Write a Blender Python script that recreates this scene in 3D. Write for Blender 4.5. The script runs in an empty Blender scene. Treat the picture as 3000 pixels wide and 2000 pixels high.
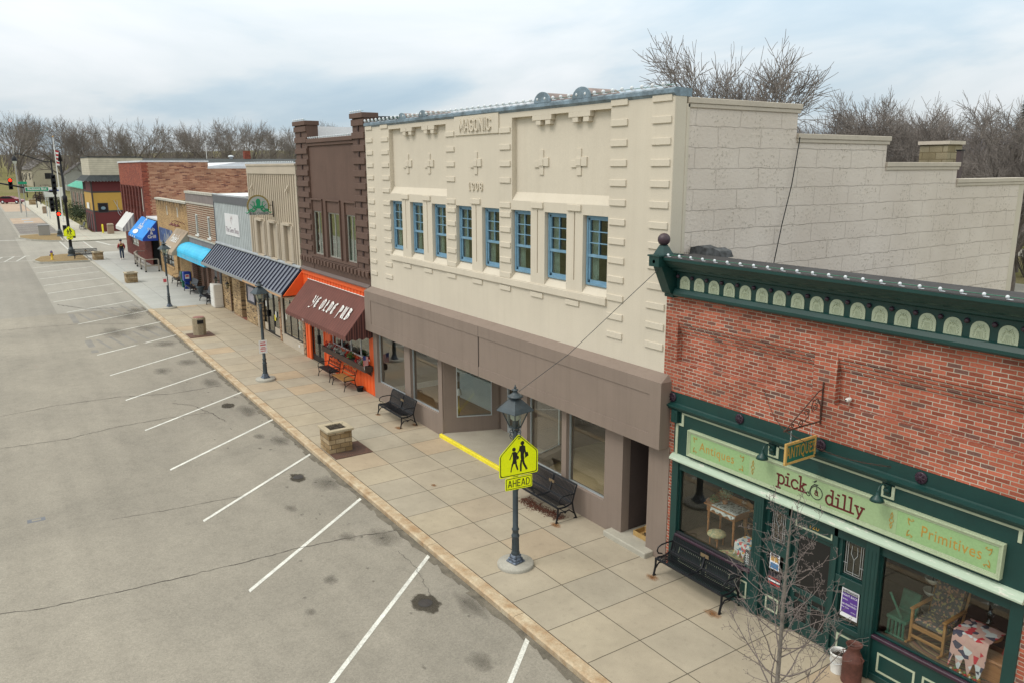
import bpy, bmesh, math, random
from mathutils import Matrix, Vector
R=math.radians
random.seed(7)
sc=bpy.context.scene
COL=sc.collection
# ---------------------------------------------------------------- camera
cam=bpy.data.cameras.new('camera'); camo=bpy.data.objects.new('camera',cam); COL.objects.link(camo)
cam.sensor_width=36; cam.lens=27.731; cam.clip_start=.1; cam.clip_end=4000
def cam_matrix(yaw,pitch,roll,loc):
    d=Vector((math.sin(yaw)*math.cos(pitch),math.cos(yaw)*math.cos(pitch),-math.sin(pitch)))
    r=Vector((math.cos(yaw),-math.sin(yaw),0)); u=r.cross(d)
    c,s=math.cos(roll),math.sin(roll)
    r2=c*r+s*u; u2=-s*r+c*u
    m=Matrix((r2,u2,-d)).transposed().to_4x4(); m.translation=loc
    return m
camo.matrix_world=cam_matrix(R(-56.3079),R(12.4304),R(-.1555),Vector((0,-11.775,8.6)))
sc.camera=camo
# ---------------------------------------------------------------- world and sun
SUN_EL,SUN_AZ=R(52),R(196)     # azimuth measured from +Y clockwise
w=bpy.data.worlds.new('World'); sc.world=w; w.use_nodes=True
nt=w.node_tree; N=nt.nodes; LK=nt.links
for n in list(N): N.remove(n)
out=N.new('ShaderNodeOutputWorld'); bg=N.new('ShaderNodeBackground'); bg.inputs[1].default_value=.1
sky=N.new('ShaderNodeTexSky'); sky.sky_type='NISHITA'; sky.sun_disc=False
sky.sun_elevation=SUN_EL; sky.sun_rotation=SUN_AZ
tc=N.new('ShaderNodeTexCoord'); sp=N.new('ShaderNodeSeparateXYZ'); LK.new(tc.outputs['Generated'],sp.inputs[0])
def wm(op,a,b=None,c=None):
    m=N.new('ShaderNodeMath'); m.operation=op
    for i,x in enumerate((a,b,c)):
        if x is None: continue
        if isinstance(x,(int,float)): m.inputs[i].default_value=x
        else: LK.new(x,m.inputs[i])
    return m.outputs[0]
# flat cloud layer: direction projected on a plane overhead so clouds shrink towards the horizon
den=wm('MAXIMUM',wm('ADD',sp.outputs[2],.22),.05)
cx=wm('DIVIDE',sp.outputs[0],den); cy=wm('DIVIDE',sp.outputs[1],den)
cb=N.new('ShaderNodeCombineXYZ'); LK.new(cx,cb.inputs[0]); LK.new(cy,cb.inputs[1])
n1=N.new('ShaderNodeTexNoise'); n1.inputs['Scale'].default_value=.85; n1.inputs['Detail'].default_value=6; n1.inputs['Roughness'].default_value=.52; n1.inputs['Distortion'].default_value=.5
LK.new(cb.outputs[0],n1.inputs['Vector'])
r1=N.new('ShaderNodeValToRGB'); LK.new(n1.outputs[0],r1.inputs[0])
e=r1.color_ramp.elements; e[0].position=.3; e[0].color=(5.1,6.7,8.0,1); e[1].position=.66; e[1].color=(9.6,10.0,10.3,1)
x=e.new(.43); x.color=(6.6,7.9,8.8,1)
x=e.new(.53); x.color=(8.4,9.1,9.5,1)
mx=N.new('ShaderNodeMixRGB'); mx.inputs[0].default_value=.93; LK.new(sky.outputs[0],mx.inputs[1]); LK.new(r1.outputs[0],mx.inputs[2])
# overcast luminance gradient: zenith brighter than horizon
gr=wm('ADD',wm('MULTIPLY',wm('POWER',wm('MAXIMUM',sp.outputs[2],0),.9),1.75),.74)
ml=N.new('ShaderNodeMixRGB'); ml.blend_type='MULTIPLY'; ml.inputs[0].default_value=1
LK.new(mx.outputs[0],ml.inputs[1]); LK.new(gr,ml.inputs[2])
# warm tint added to the upper sky, out of view, to warm the light
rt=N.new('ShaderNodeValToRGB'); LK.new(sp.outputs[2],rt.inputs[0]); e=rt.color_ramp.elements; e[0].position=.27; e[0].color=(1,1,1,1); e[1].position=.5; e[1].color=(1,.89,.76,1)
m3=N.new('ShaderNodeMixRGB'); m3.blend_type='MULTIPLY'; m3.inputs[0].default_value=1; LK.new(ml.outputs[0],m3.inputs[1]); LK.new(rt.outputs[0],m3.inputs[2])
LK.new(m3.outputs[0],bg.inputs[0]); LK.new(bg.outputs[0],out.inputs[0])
sl=bpy.data.lights.new('sun','SUN'); sl.energy=1.3; sl.angle=R(20); sl.color=(1,.96,.9)
so=bpy.data.objects.new('sun',sl); COL.objects.link(so)
sd=Vector((math.sin(SUN_AZ)*math.cos(SUN_EL),math.cos(SUN_AZ)*math.cos(SUN_EL),math.sin(SUN_EL)))
so.rotation_euler=sd.to_track_quat('Z','Y').to_euler(); so.location=(0,-40,60)
vs=sc.view_settings; vs.view_transform='Standard'; vs.look='None'; vs.exposure=0; vs.gamma=1; vs.use_curve_mapping=False
# ---------------------------------------------------------------- helpers
class MB:
    def __init__(s): s.v=[]; s.f=[]; s.m=[]; s.s=[]
    def add(s,vs,fs,m=0,sm=False):
        o=len(s.v); s.v+= [tuple(p) for p in vs]
        for f in fs: s.f.append([o+i for i in f]); s.m.append(m); s.s.append(sm)
        return s
    def box(s,x0,x1,y0,y1,z0,z1,m=0):
        if x0>x1:x0,x1=x1,x0
        if y0>y1:y0,y1=y1,y0
        if z0>z1:z0,z1=z1,z0
        return s.add([(x0,y0,z0),(x1,y0,z0),(x1,y1,z0),(x0,y1,z0),(x0,y0,z1),(x1,y0,z1),(x1,y1,z1),(x0,y1,z1)],
            [(0,3,2,1),(4,5,6,7),(0,1,5,4),(1,2,6,5),(2,3,7,6),(3,0,4,7)],m)
    def prism(s,poly,ax,a,b,m=0,sm=False):
        n=len(poly)
        if ax=='x': P=lambda p,t:(t,p[0],p[1])
        elif ax=='y': P=lambda p,t:(p[0],t,p[1])
        else: P=lambda p,t:(p[0],p[1],t)
        vs=[P(p,a) for p in poly]+[P(p,b) for p in poly]
        s.add(vs,[(i,(i+1)%n,n+(i+1)%n,n+i) for i in range(n)],m,sm)
        return s.add(vs,[tuple(range(n)),tuple(range(2*n-1,n-1,-1))],m)
    def quad(s,a,b,c,d,m=0): return s.add([a,b,c,d],[(0,1,2,3)],m)
    def tube(s,pts,r,n=6,m=0,cap=True,sm=True):
        pts=[Vector(p) for p in pts]; k=len(pts); rs=r if isinstance(r,(list,tuple)) else [r]*k
        vs=[]; up=None
        for i,p in enumerate(pts):
            t=(pts[min(i+1,k-1)]-pts[max(i-1,0)])
            if t.length<1e-9: t=Vector((0,0,1))
            t.normalize()
            if up is None: up=Vector((0,0,1)) if abs(t.z)<.9 else Vector((1,0,0))
            a=t.cross(up)
            if a.length<1e-4: a=t.cross(Vector((.3,1,.2)))
            a.normalize(); b=t.cross(a); up=-b if False else (a.cross(t))
            for j in range(n):
                an=2*math.pi*j/n; vs.append(p+rs[i]*(math.cos(an)*a+math.sin(an)*b))
        fs=[(i*n+j,i*n+(j+1)%n,(i+1)*n+(j+1)%n,(i+1)*n+j) for i in range(k-1) for j in range(n)]
        s.add(vs,fs,m,sm)
        if cap and n>2: s.add(vs[:n],[tuple(range(n))],m); s.add(vs[-n:],[tuple(range(n-1,-1,-1))],m)
        return s
    def lathe(s,prof,c=(0,0,0),n=16,m=0,ph=0,sm=True,ax='z'):
        vs=[]
        for r,z in prof:
            for j in range(n):
                a=2*math.pi*j/n+ph; q=(r*math.cos(a),r*math.sin(a),z)
                if ax=='y': q=(q[0],q[2],q[1])
                if ax=='x': q=(q[2],q[0],q[1])
                vs.append((c[0]+q[0],c[1]+q[1],c[2]+q[2]))
        k=len(prof); fs=[(i*n+j,i*n+(j+1)%n,(i+1)*n+(j+1)%n,(i+1)*n+j) for i in range(k-1) for j in range(n)]
        s.add(vs,fs,m,sm)
        if prof[0][0]>1e-4: s.add(vs[:n],[tuple(range(n))],m)
        if prof[-1][0]>1e-4: s.add(vs[-n:],[tuple(range(n))],m)
        return s
    def ball(s,c,r,n=10,m=0,sz=1):
        return s.lathe([(max(r*math.sin(math.pi*i/n),1e-5),-r*sz*math.cos(math.pi*i/n)) for i in range(n+1)],c,max(6,n+2),m)
    def xf(s,M):
        s.v=[tuple(M@Vector(p)) for p in s.v]; return s
    def join(s,o,M=None):
        vs=o.v if M is None else [tuple(M@Vector(p)) for p in o.v]
        k=len(s.v); s.v+=vs
        for f,m,q in zip(o.f,o.m,o.s): s.f.append([k+i for i in f]); s.m.append(m); s.s.append(q)
        return s
def wall_y(mb,x0,x1,z0,z1,y,th,holes=(),m=0,mr=None,back=False):
    """vertical wall facing -y at y with rectangular holes (xa,xb,za,zb[,depth]); reveals th deep"""
    mr=m if mr is None else mr
    xs=sorted({x0,x1}|{c for h in holes for c in h[:2] if x0<c<x1}); zs=sorted({z0,z1}|{c for h in holes for c in h[2:4] if z0<c<z1})
    for i in range(len(xs)-1):
        for j in range(len(zs)-1):
            cx=(xs[i]+xs[i+1])/2; cz=(zs[j]+zs[j+1])/2
            if any(h[0]<cx<h[1] and h[2]<cz<h[3] for h in holes): continue
            mb.quad((xs[i],y,zs[j]),(xs[i+1],y,zs[j]),(xs[i+1],y,zs[j+1]),(xs[i],y,zs[j+1]),m)
    for h in holes:
        a,b,c,d=h[:4]; t=h[4] if len(h)>4 else th; Y=y+t
        mb.quad((a,y,c),(a,y,d),(a,Y,d),(a,Y,c),mr); mb.quad((b,y,c),(b,Y,c),(b,Y,d),(b,y,d),mr)
        if c>z0+1e-6 or True: mb.quad((a,y,c),(a,Y,c),(b,Y,c),(b,y,c),mr)
        mb.quad((a,y,d),(b,y,d),(b,Y,d),(a,Y,d),mr)
        if len(h)>4: mb.quad((a,Y,c),(b,Y,c),(b,Y,d),(a,Y,d),m)
    return mb
def org(o):
    v=Vector((0,0,0))
    while o is not None: v+=o.location; o=o.parent
    return v
def tag(o,label=None,cat=None,group=None,kind=None):
    if label: o['label']=label
    if cat: o['category']=cat
    if group: o['group']=group
    if kind: o['kind']=kind
    return o
def thing(name,label,cat,loc=(0,0,0),group=None,rot=0):
    o=bpy.data.objects.new(name,None); COL.objects.link(o); o.empty_display_size=.2
    o.location=loc; o.rotation_euler=(0,0,rot); return tag(o,label,cat,group)
def build(name,mb,mats,parent=None,bevel=0,label=None,seg=1,recalc=True,weld=False):
    me=bpy.data.meshes.new(name); off=org(parent)
    if not isinstance(mats,(list,tuple)): mats=[mats]
    me.from_pydata([(p[0]-off.x,p[1]-off.y,p[2]-off.z) for p in mb.v],[],mb.f)
    for m in mats: me.materials.append(m)
    me.polygons.foreach_set('material_index',mb.m); me.polygons.foreach_set('use_smooth',mb.s)
    if recalc or weld:
        bm=bmesh.new(); bm.from_mesh(me)
        if weld: bmesh.ops.remove_doubles(bm,verts=bm.verts,dist=1e-5)
        if recalc: bmesh.ops.recalc_face_normals(bm,faces=bm.faces)
        bm.to_mesh(me); bm.free()
    uv=me.uv_layers.new(name='UVMap'); vs=me.vertices
    for p in me.polygons:
        n=p.normal; ax=max(range(3),key=lambda i:abs(n[i]))
        for li in p.loop_indices:
            c=vs[me.loops[li].vertex_index].co+off
            uv.data[li].uv=(c.y,c.z) if ax==0 else ((c.x,c.z) if ax==1 else (c.x,c.y))
    o=bpy.data.objects.new(name,me); COL.objects.link(o); o.parent=parent
    if bevel:
        b=o.modifiers.new('bevel','BEVEL'); b.width=bevel; b.segments=seg; b.limit_method='ANGLE'; b.angle_limit=R(35)
    if label: o['label']=label
    return o
def copyp(src,parent,loc=(0,0,0),rot=None,name=None):
    """copy a part (and its sub-parts) under a parent, moved by loc"""
    c=src.copy(); COL.objects.link(c); c.parent=parent; c.location=Vector(src.location)+Vector(loc)
    if rot is not None: c.rotation_euler=rot
    for k in list(src.children):
        d=k.copy(); COL.objects.link(d); d.parent=c
    return c
def dup(root,loc,rot=0,label=None,scale=None):
    c=root.copy(); COL.objects.link(c); c.location=loc; c.rotation_euler=(0,0,rot)
    if scale: c.scale=(scale,)*3 if isinstance(scale,(int,float)) else scale
    if label: c['label']=label
    for ch in list(root.children):
        d=ch.copy(); COL.objects.link(d); d.parent=c
        for g in list(ch.children):
            h=g.copy(); COL.objects.link(h); h.parent=d
    return c
def structure(name,mb,mats,**k):
    o=build(name,mb,mats,**k); o['kind']='structure'; return o
FY=Matrix(((1,0,0,0),(0,0,-1,0),(0,1,0,0),(0,0,0,1)))      # text plane facing -y
FX=Matrix(((0,0,1,0),(1,0,0,0),(0,1,0,0),(0,0,0,1)))       # text plane facing +x
def text_mb(s,size,ext=.002,bold=0,align='CENTER',shear=0,space=1,sx=1):
    c=bpy.data.curves.new('t','FONT'); c.body=s; c.size=size; c.extrude=ext; c.offset=bold; c.align_x=align; c.align_y='CENTER'
    c.shear=shear; c.space_character=space; c.resolution_u=3
    o=bpy.data.objects.new('t',c); COL.objects.link(o)
    dg=bpy.context.evaluated_depsgraph_get(); me=bpy.data.meshes.new_from_object(o.evaluated_get(dg))
    mb=MB(); mb.add([(v.co.x*sx,v.co.y,v.co.z) for v in me.vertices],[tuple(p.vertices) for p in me.polygons])
    bpy.data.objects.remove(o); bpy.data.curves.remove(c); bpy.data.meshes.remove(me)
    return mb
def text(name,s,size,mat,loc,face,parent,rot=None,**k):
    mb=text_mb(s,size,**k); M=face.copy()
    if rot is not None: M=rot@M
    M=Matrix.Translation(loc)@M
    return build(name,mb.xf(M),mat,parent,recalc=False)
def strokes_mb(polys,w=.1,nib=None,t=.004,step=.0004):
    """letter strokes in the xy plane; nib = fixed pen vector for calligraphic strokes"""
    mb=MB(); k=0
    for pl in polys:
        for (x0,y0),(x1,y1) in zip(pl[:-1],pl[1:]):
            d=Vector((x1-x0,y1-y0,0)); L=d.length
            if L<1e-6: continue
            if nib: a=Vector((nib[0],nib[1],0)); e=d/L*.001
            else: a=Vector((-d.y,d.x,0))/L*w/2; e=d/L*w*.35
            p=Vector((x0,y0,0))-e; q=Vector((x1,y1,0))+e; z=Vector((0,0,t+k*step)); k=(k+1)%6
            vs=[p-a,q-a,q+a,p+a]; mb.add(vs+[v+z for v in vs],[(0,3,2,1),(4,5,6,7),(0,1,5,4),(1,2,6,5),(2,3,7,6),(3,0,4,7)])
    return mb
def stroke_text(name,s,font,h,mat,loc,face,parent,wr=.6,gap=.2,rot=None,w=.1,nib=None,t=.004,align=.5,shear=0):
    """font: dict char -> (width, polylines) in unit height"""
    tot=MB(); x=0
    for ch in s:
        if ch==' ': x+=.45; continue
        wd,pl=font[ch]
        m=strokes_mb([[(px+x,py) for px,py in q] for q in pl],w,nib,t/h)
        tot.join(m); x+=wd+gap
    x-=gap
    tot.v=[((px-x*align+shear*py)*h,(py-.5)*h,pz*h) for px,py,pz in tot.v]
    M=face.copy()
    if rot is not None: M=rot@M
    return build(name,tot.xf(Matrix.Translation(loc)@M),mat,parent,recalc=False)
# ---------------------------------------------------------------- materials
MATS={}
def NT(name):
    m=bpy.data.materials.new(name); m.use_nodes=True; t=m.node_tree
    for n in list(t.nodes): t.nodes.remove(n)
    o=t.nodes.new('ShaderNodeOutputMaterial'); p=t.nodes.new('ShaderNodeBsdfPrincipled'); t.links.new(p.outputs[0],o.inputs[0])
    MATS[name]=m
    def nd(ty,**k):
        n=t.nodes.new('ShaderNode'+ty)
        for a,b in k.items():
            if a.startswith('i_'):
                key=a[2:].replace('_',' ')
                if key.isdigit(): key=int(key)
                if isinstance(b,bpy.types.NodeSocket): t.links.new(b,n.inputs[key])
                else: n.inputs[key].default_value=b
            else: setattr(n,a,b)
        return n
    return m,t,p,nd
def c4(c): return (c[0],c[1],c[2],1)
def mixc(nd,f,a,b,bt='MIX'):
    n=nd('MixRGB',blend_type=bt)
    for i,x in ((0,f),(1,a),(2,b)):
        if isinstance(x,bpy.types.NodeSocket): n.id_data.links.new(x,n.inputs[i])
        elif isinstance(x,(int,float)): n.inputs[i].default_value=x if i==0 else (x,x,x,1)
        else: n.inputs[i].default_value=c4(x)
    return n.outputs[0]
def ramp(nd,src,stops):
    r=nd('ValToRGB'); r.id_data.links.new(src,r.inputs[0]); e=r.color_ramp.elements
    while len(e)<len(stops): e.new(.5)
    for q,(p,c) in zip(e,stops): q.position=p; q.color=c4(c) if isinstance(c,(tuple,list)) else (c,c,c,1)
    return r.outputs[0]
def paint(name,col,rough=.7,var=.1,vs=1.2,fs=25,fv=.06,bump=0,bs=60,met=0,spec=.5,col2=None,coat=0,streak=0):
    m,t,p,nd=NT(name); tc=nd('TexCoord')
    n1=nd('TexNoise',i_Vector=tc.outputs['Object'],i_Scale=vs,i_Detail=4.,i_Roughness=.6)
    n2=nd('TexNoise',i_Vector=tc.outputs['Object'],i_Scale=fs,i_Detail=3.)
    a=tuple(c*(1-var) for c in col); b=tuple(min(1,c*(1+var)) for c in (col2 or col))
    c=mixc(nd,ramp(nd,n1.outputs[0],[(.3,0),(.7,1)]),a,b)
    c=mixc(nd,1.,c,ramp(nd,n2.outputs[0],[(.3,1-fv),(.7,1+fv)]),'MULTIPLY')
    if streak:
        mp=nd('Mapping',i_Vector=tc.outputs['Object']); mp.inputs['Scale'].default_value=(3.5,3.5,.16)
        n4=nd('TexNoise',i_Vector=mp.outputs[0],i_Scale=1.6,i_Detail=5.,i_Roughness=.65)
        c=mixc(nd,1.,c,ramp(nd,n4.outputs[0],[(.28,(1-streak*1.1,1-streak*1.2,1-streak*1.4)),(.5,1.),(.75,1+streak*.3)]),'MULTIPLY')
    t.links.new(c,p.inputs['Base Color']); p.inputs['Roughness'].default_value=rough; p.inputs['Metallic'].default_value=met
    p.inputs['Specular IOR Level'].default_value=spec; p.inputs['Coat Weight'].default_value=coat
    if bump:
        n3=nd('TexNoise',i_Vector=tc.outputs['Object'],i_Scale=float(bs),i_Detail=3.)
        b=nd('Bump',i_Strength=bump,i_Distance=.01,i_Height=n3.outputs[0]); t.links.new(b.outputs[0],p.inputs['Normal'])
    return m
def brick(name,c1,c2,mortar,bw=.215,rh=.0693,ms=.007,bias=0,off=.5,c3=None,stain=.15,bump=.5,rough=.85,eff=None,vs=.8,smooth=.1,shift=(0,0)):
    m,t,p,nd=NT(name); uv=nd('UVMap'); mp=nd('Mapping',i_Vector=uv.outputs[0]); mp.inputs['Location'].default_value=(shift[0],shift[1],0)
    wob=nd('TexNoise',i_Vector=mp.outputs[0],i_Scale=6.); wv=nd('MixRGB',blend_type='ADD'); wv.inputs[0].default_value=.012
    t.links.new(mp.outputs[0],wv.inputs[1]); t.links.new(wob.outputs['Color'],wv.inputs[2])
    def bt():
        b=nd('TexBrick',i_Vector=wv.outputs[0],i_Scale=1.); b.offset=off
        b.inputs['Brick Width'].default_value=bw; b.inputs['Row Height'].default_value=rh; b.inputs['Mortar Size'].default_value=ms
        b.inputs['Mortar Smooth'].default_value=smooth; b.inputs['Bias'].default_value=bias; return b
    b=bt(); b.inputs['Color1'].default_value=(0,0,0,1); b.inputs['Color2'].default_value=(1,1,1,1); b.inputs['Mortar'].default_value=(.5,.5,.5,1)
    stops=[(.0,c1),(1.,c2)] if not c3 else [(0,c3),(.05,c3),(.1,c1),(.8,c2),(1,tuple(min(1,x*1.15) for x in c2))]
    bc=ramp(nd,b.outputs['Color'],stops)
    ns=nd('TexNoise',i_Vector=uv.outputs[0],i_Scale=float(vs),i_Detail=5.)
    nf=nd('TexNoise',i_Vector=uv.outputs[0],i_Scale=35.,i_Detail=2.)
    bc=mixc(nd,1.,bc,ramp(nd,ns.outputs[0],[(.3,1-stain),(.7,1+stain*.6)]),'MULTIPLY')
    bc=mixc(nd,1.,bc,ramp(nd,nf.outputs[0],[(.3,.86),(.7,1.12)]),'MULTIPLY')
    mc=mortar
    if eff: 
        ne=nd('TexNoise',i_Vector=uv.outputs[0],i_Scale=1.6,i_Detail=3.); mc=mixc(nd,ramp(nd,ne.outputs[0],[(.42,0),(.62,1)]),mortar,eff)
    col=mixc(nd,b.outputs['Fac'],bc,mc)
    t.links.new(col,p.inputs['Base Color']); p.inputs['Roughness'].default_value=rough; p.inputs['Specular IOR Level'].default_value=.25
    inv=nd('Math',operation='SUBTRACT',i_0=1.,i_1=b.outputs['Fac'])
    ad=nd('Math',operation='MULTIPLY_ADD',i_0=nf.outputs[0],i_1=.4,i_2=inv.outputs[0])
    bp=nd('Bump',i_Strength=bump,i_Distance=.012,i_Height=ad.outputs[0]); t.links.new(bp.outputs[0],p.inputs['Normal'])
    return m
def glassm(name,tint=(.8,.86,.84),refl=1.0,rough=0.0,f0=1.5):
    m=bpy.data.materials.new(name); m.use_nodes=True; t=m.node_tree
    for n in list(t.nodes): t.nodes.remove(n)
    o=t.nodes.new('ShaderNodeOutputMaterial'); tr=t.nodes.new('ShaderNodeBsdfTransparent'); tr.inputs[0].default_value=c4(tint)
    g=t.nodes.new('ShaderNodeBsdfGlossy'); g.inputs['Roughness'].default_value=rough; g.inputs[0].default_value=(refl,refl,refl,1)
    f=t.nodes.new('ShaderNodeLayerWeight'); f.inputs[0].default_value=.5
    pw=t.nodes.new('ShaderNodeMath'); pw.operation='POWER'; t.links.new(f.outputs['Facing'],pw.inputs[0]); pw.inputs[1].default_value=4.
    r0=((f0-1)/(f0+1))**2; ma=t.nodes.new('ShaderNodeMath'); ma.operation='MULTIPLY_ADD'; t.links.new(pw.outputs[0],ma.inputs[0]); ma.inputs[1].default_value=1-r0; ma.inputs[2].default_value=r0
    mx=t.nodes.new('ShaderNodeMixShader'); t.links.new(ma.outputs[0],mx.inputs[0]); t.links.new(tr.outputs[0],mx.inputs[1]); t.links.new(g.outputs[0],mx.inputs[2])
    t.links.new(mx.outputs[0],o.inputs[0]); MATS[name]=m; return m
# ---------------------------------------------------------------- terrain profile
GP=[(60,0),(-22,0),(-34,.13),(-42,.24),(-52,.3),(-65,.45),(-85,.5),(-102,.6),(-125,.85),(-210,1.2),(-300,4),(-420,9),(-1500,30)]
def G(x):
    for (a,ga),(b,gb) in zip(GP[:-1],GP[1:]):
        if x>=b: return ga+(gb-ga)*(a-min(x,a))/(a-b)
    return GP[-1][1]
def sheet(mb,x0,x1,y0,y1,dz,step=3.,m=0):
    n=max(1,int(abs(x1-x0)/step)); xs=[x0+(x1-x0)*i/n for i in range(n+1)]
    xs=sorted(set(xs)|{a for a,_ in GP if min(x0,x1)<a<max(x0,x1)})
    for a,b in zip(xs[:-1],xs[1:]): mb.quad((a,y0,G(a)+dz),(b,y0,G(b)+dz),(b,y1,G(b)+dz),(a,y1,G(a)+dz),m)
    return mb
def bar(mb,p,q,w,dz,m=0,flat=False):
    p=Vector((p[0],p[1],0)); q=Vector((q[0],q[1],0)); d=(q-p).normalized(); a=Vector((0,1,0))*0
    a=Vector((-d.y,d.x,0))*w/2
    if flat: a=Vector((w/2/max(abs(d.y),.2),0,0))
    vs=[p+a,p-a,q-a,q+a]; mb.add([(v.x,v.y,G(v.x)+dz) for v in vs],[(0,1,2,3)],m)
def slabs(name,cols,joint,bw,rh,shift,fine=.08,ms=.011,rough=.9,stain=.12):
    m,t,p,nd=NT(name); uv=nd('UVMap'); mp=nd('Mapping',i_Vector=uv.outputs[0]); mp.inputs['Location'].default_value=(shift[0],shift[1],0)
    wob=nd('TexNoise',i_Vector=mp.outputs[0],i_Scale=3.); wv=nd('MixRGB',blend_type='ADD'); wv.inputs[0].default_value=.012
    t.links.new(mp.outputs[0],wv.inputs[1]); t.links.new(wob.outputs['Color'],wv.inputs[2])
    b=nd('TexBrick',i_Vector=wv.outputs[0],i_Scale=1.); b.offset=0; b.squash=1
    for k,v in (('Brick Width',bw),('Row Height',rh),('Mortar Size',ms),('Mortar Smooth',.2)): b.inputs[k].default_value=v
    b.inputs['Color1'].default_value=(0,0,0,1); b.inputs['Color2'].default_value=(1,1,1,1)
    c=ramp(nd,b.outputs['Color'],cols)
    na=nd('TexNoise',i_Vector=uv.outputs[0],i_Scale=.9,i_Detail=6.,i_Roughness=.65); nb=nd('TexNoise',i_Vector=uv.outputs[0],i_Scale=60.,i_Detail=2.)
    nc=nd('TexNoise',i_Vector=uv.outputs[0],i_Scale=7.,i_Detail=6.,i_Roughness=.7)
    c=mixc(nd,1.,c,ramp(nd,na.outputs[0],[(.3,1-stain),(.7,1+stain)]),'MULTIPLY')
    c=mixc(nd,1.,c,ramp(nd,nb.outputs[0],[(.3,1-fine),(.7,1+fine)]),'MULTIPLY')
    c=mixc(nd,1.,c,ramp(nd,nc.outputs[0],[(.25,.82),(.45,1.),(.6,1.0),(.75,1.06)]),'MULTIPLY')
    c=mixc(nd,b.outputs['Fac'],c,joint)
    t.links.new(c,p.inputs['Base Color']); p.inputs['Roughness'].default_value=rough; p.inputs['Specular IOR Level'].default_value=.3
    bp=nd('Bump',i_Strength=.25,i_Distance=.005,i_Height=nb.outputs[0]); t.links.new(bp.outputs[0],p.inputs['Normal'])
    return m
def asphalt(name,c0,c1,blue=(.9,.95,1.0),coarse=.13,streak=.06,speck=.22):
    m,t,p,nd=NT(name); uv=nd('UVMap')
    na=nd('TexNoise',i_Vector=uv.outputs[0],i_Scale=.22,i_Detail=5.,i_Roughness=.6,i_Distortion=.6)
    nb=nd('TexNoise',i_Vector=uv.outputs[0],i_Scale=2.2,i_Detail=6.,i_Roughness=.7)
    nc=nd('TexNoise',i_Vector=uv.outputs[0],i_Scale=42.,i_Detail=5.,i_Roughness=.8); nv=nd('TexVoronoi',i_Vector=uv.outputs[0],i_Scale=30.)
    mp=nd('Mapping',i_Vector=uv.outputs[0]); mp.inputs['Scale'].default_value=(.05,1.3,1)
    ns=nd('TexNoise',i_Vector=mp.outputs[0],i_Scale=1.,i_Detail=3.)
    c=mixc(nd,ramp(nd,na.outputs[0],[(.32,0),(.68,1)]),c0,c1)
    c=mixc(nd,1.,c,ramp(nd,nb.outputs[0],[(.25,1-coarse),(.5,1.),(.8,1+coarse*.5)]),'MULTIPLY')
    c=mixc(nd,1.,c,ramp(nd,ns.outputs[0],[(.3,1-streak),(.7,1+streak)]),'MULTIPLY')
    c=mixc(nd,1.,c,ramp(nd,nc.outputs[0],[(.3,1-speck),(.7,1+speck)]),'MULTIPLY')
    c=mixc(nd,.35,c,mixc(nd,1.,c,ramp(nd,nv.outputs['Color'],[(0,.6),(1,1.35)]),'MULTIPLY'))
    t.links.new(c,p.inputs['Base Color']); p.inputs['Roughness'].default_value=.95; p.inputs['Specular IOR Level'].default_value=.2
    bp=nd('Bump',i_Strength=.4,i_Distance=.006,i_Height=nc.outputs[0]); t.links.new(bp.outputs[0],p.inputs['Normal'])
    return m
M_as=asphalt('worn_asphalt',(.225,.208,.178),(.285,.262,.222))
M_as2=asphalt('smooth_asphalt',(.225,.213,.19),(.262,.246,.217),coarse=.09,speck=.1)
M_pc=asphalt('parking_concrete',(.27,.257,.23),(.315,.30,.265),coarse=.08,speck=.08)
M_sw=slabs('sidewalk_slabs',[(0,(.375,.325,.25)),(.25,(.35,.305,.235)),(.55,(.39,.335,.25)),(.85,(.355,.315,.25)),(.96,(.42,.32,.215)),(1,(.33,.305,.25))],(.09,.075,.055),1.205,1.25,(14.45,0))
M_sw2=slabs('new_sidewalk_concrete',[(0,(.36,.365,.35)),(.5,(.40,.405,.385)),(1,(.38,.385,.37))],(.2,.2,.19),1.5,2.5,(0,0),ms=.012,stain=.06)
M_sw3=slabs('far_sidewalk',[(0,(.40,.385,.33)),(1,(.44,.42,.36))],(.15,.14,.12),1.5,1.6,(0,0),stain=.08)
M_curb=paint('rusty_curb',(.44,.28,.15),.9,.25,3,30,.15,.3,80,col2=(.42,.36,.26))
M_curb2=paint('curb_concrete',(.36,.345,.30),.9,.12,3,30,.1)
M_white=paint('road_paint',(.60,.60,.56),.8,.18,4,30,.2)
M_worn=paint('worn_paint',(.45,.45,.42),.8,.2,4,30,.2)
M_crack=paint('crack',(.06,.05,.045),.95,.2)
M_gut=paint('gutter_dirt',(.135,.12,.095),.95,.35,4,40,.2)
M_yel=paint('yellow_paint',(.78,.66,.03),.6,.12,6,20,.1)
def dirtm(name,cols,sc_=.15):
    m,t,p,nd=NT(name); uv=nd('UVMap')
    a=nd('TexNoise',i_Vector=uv.outputs[0],i_Scale=sc_,i_Detail=8.,i_Roughness=.65); b=nd('TexNoise',i_Vector=uv.outputs[0],i_Scale=12.,i_Detail=3.)
    c=ramp(nd,a.outputs[0],cols); c=mixc(nd,1.,c,ramp(nd,b.outputs[0],[(.3,.75),(.7,1.25)]),'MULTIPLY')
    t.links.new(c,p.inputs['Base Color']); p.inputs['Roughness'].default_value=1; p.inputs['Specular IOR Level'].default_value=.1; return m
M_grass=dirtm('dormant_grass',[(.3,(.13,.125,.055)),(.5,(.16,.15,.06)),(.7,(.21,.175,.10))])
M_isl=dirtm('straw_grass',[(.3,(.20,.15,.08)),(.6,(.27,.2,.11)),(.8,(.17,.16,.06))],1.5)
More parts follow.
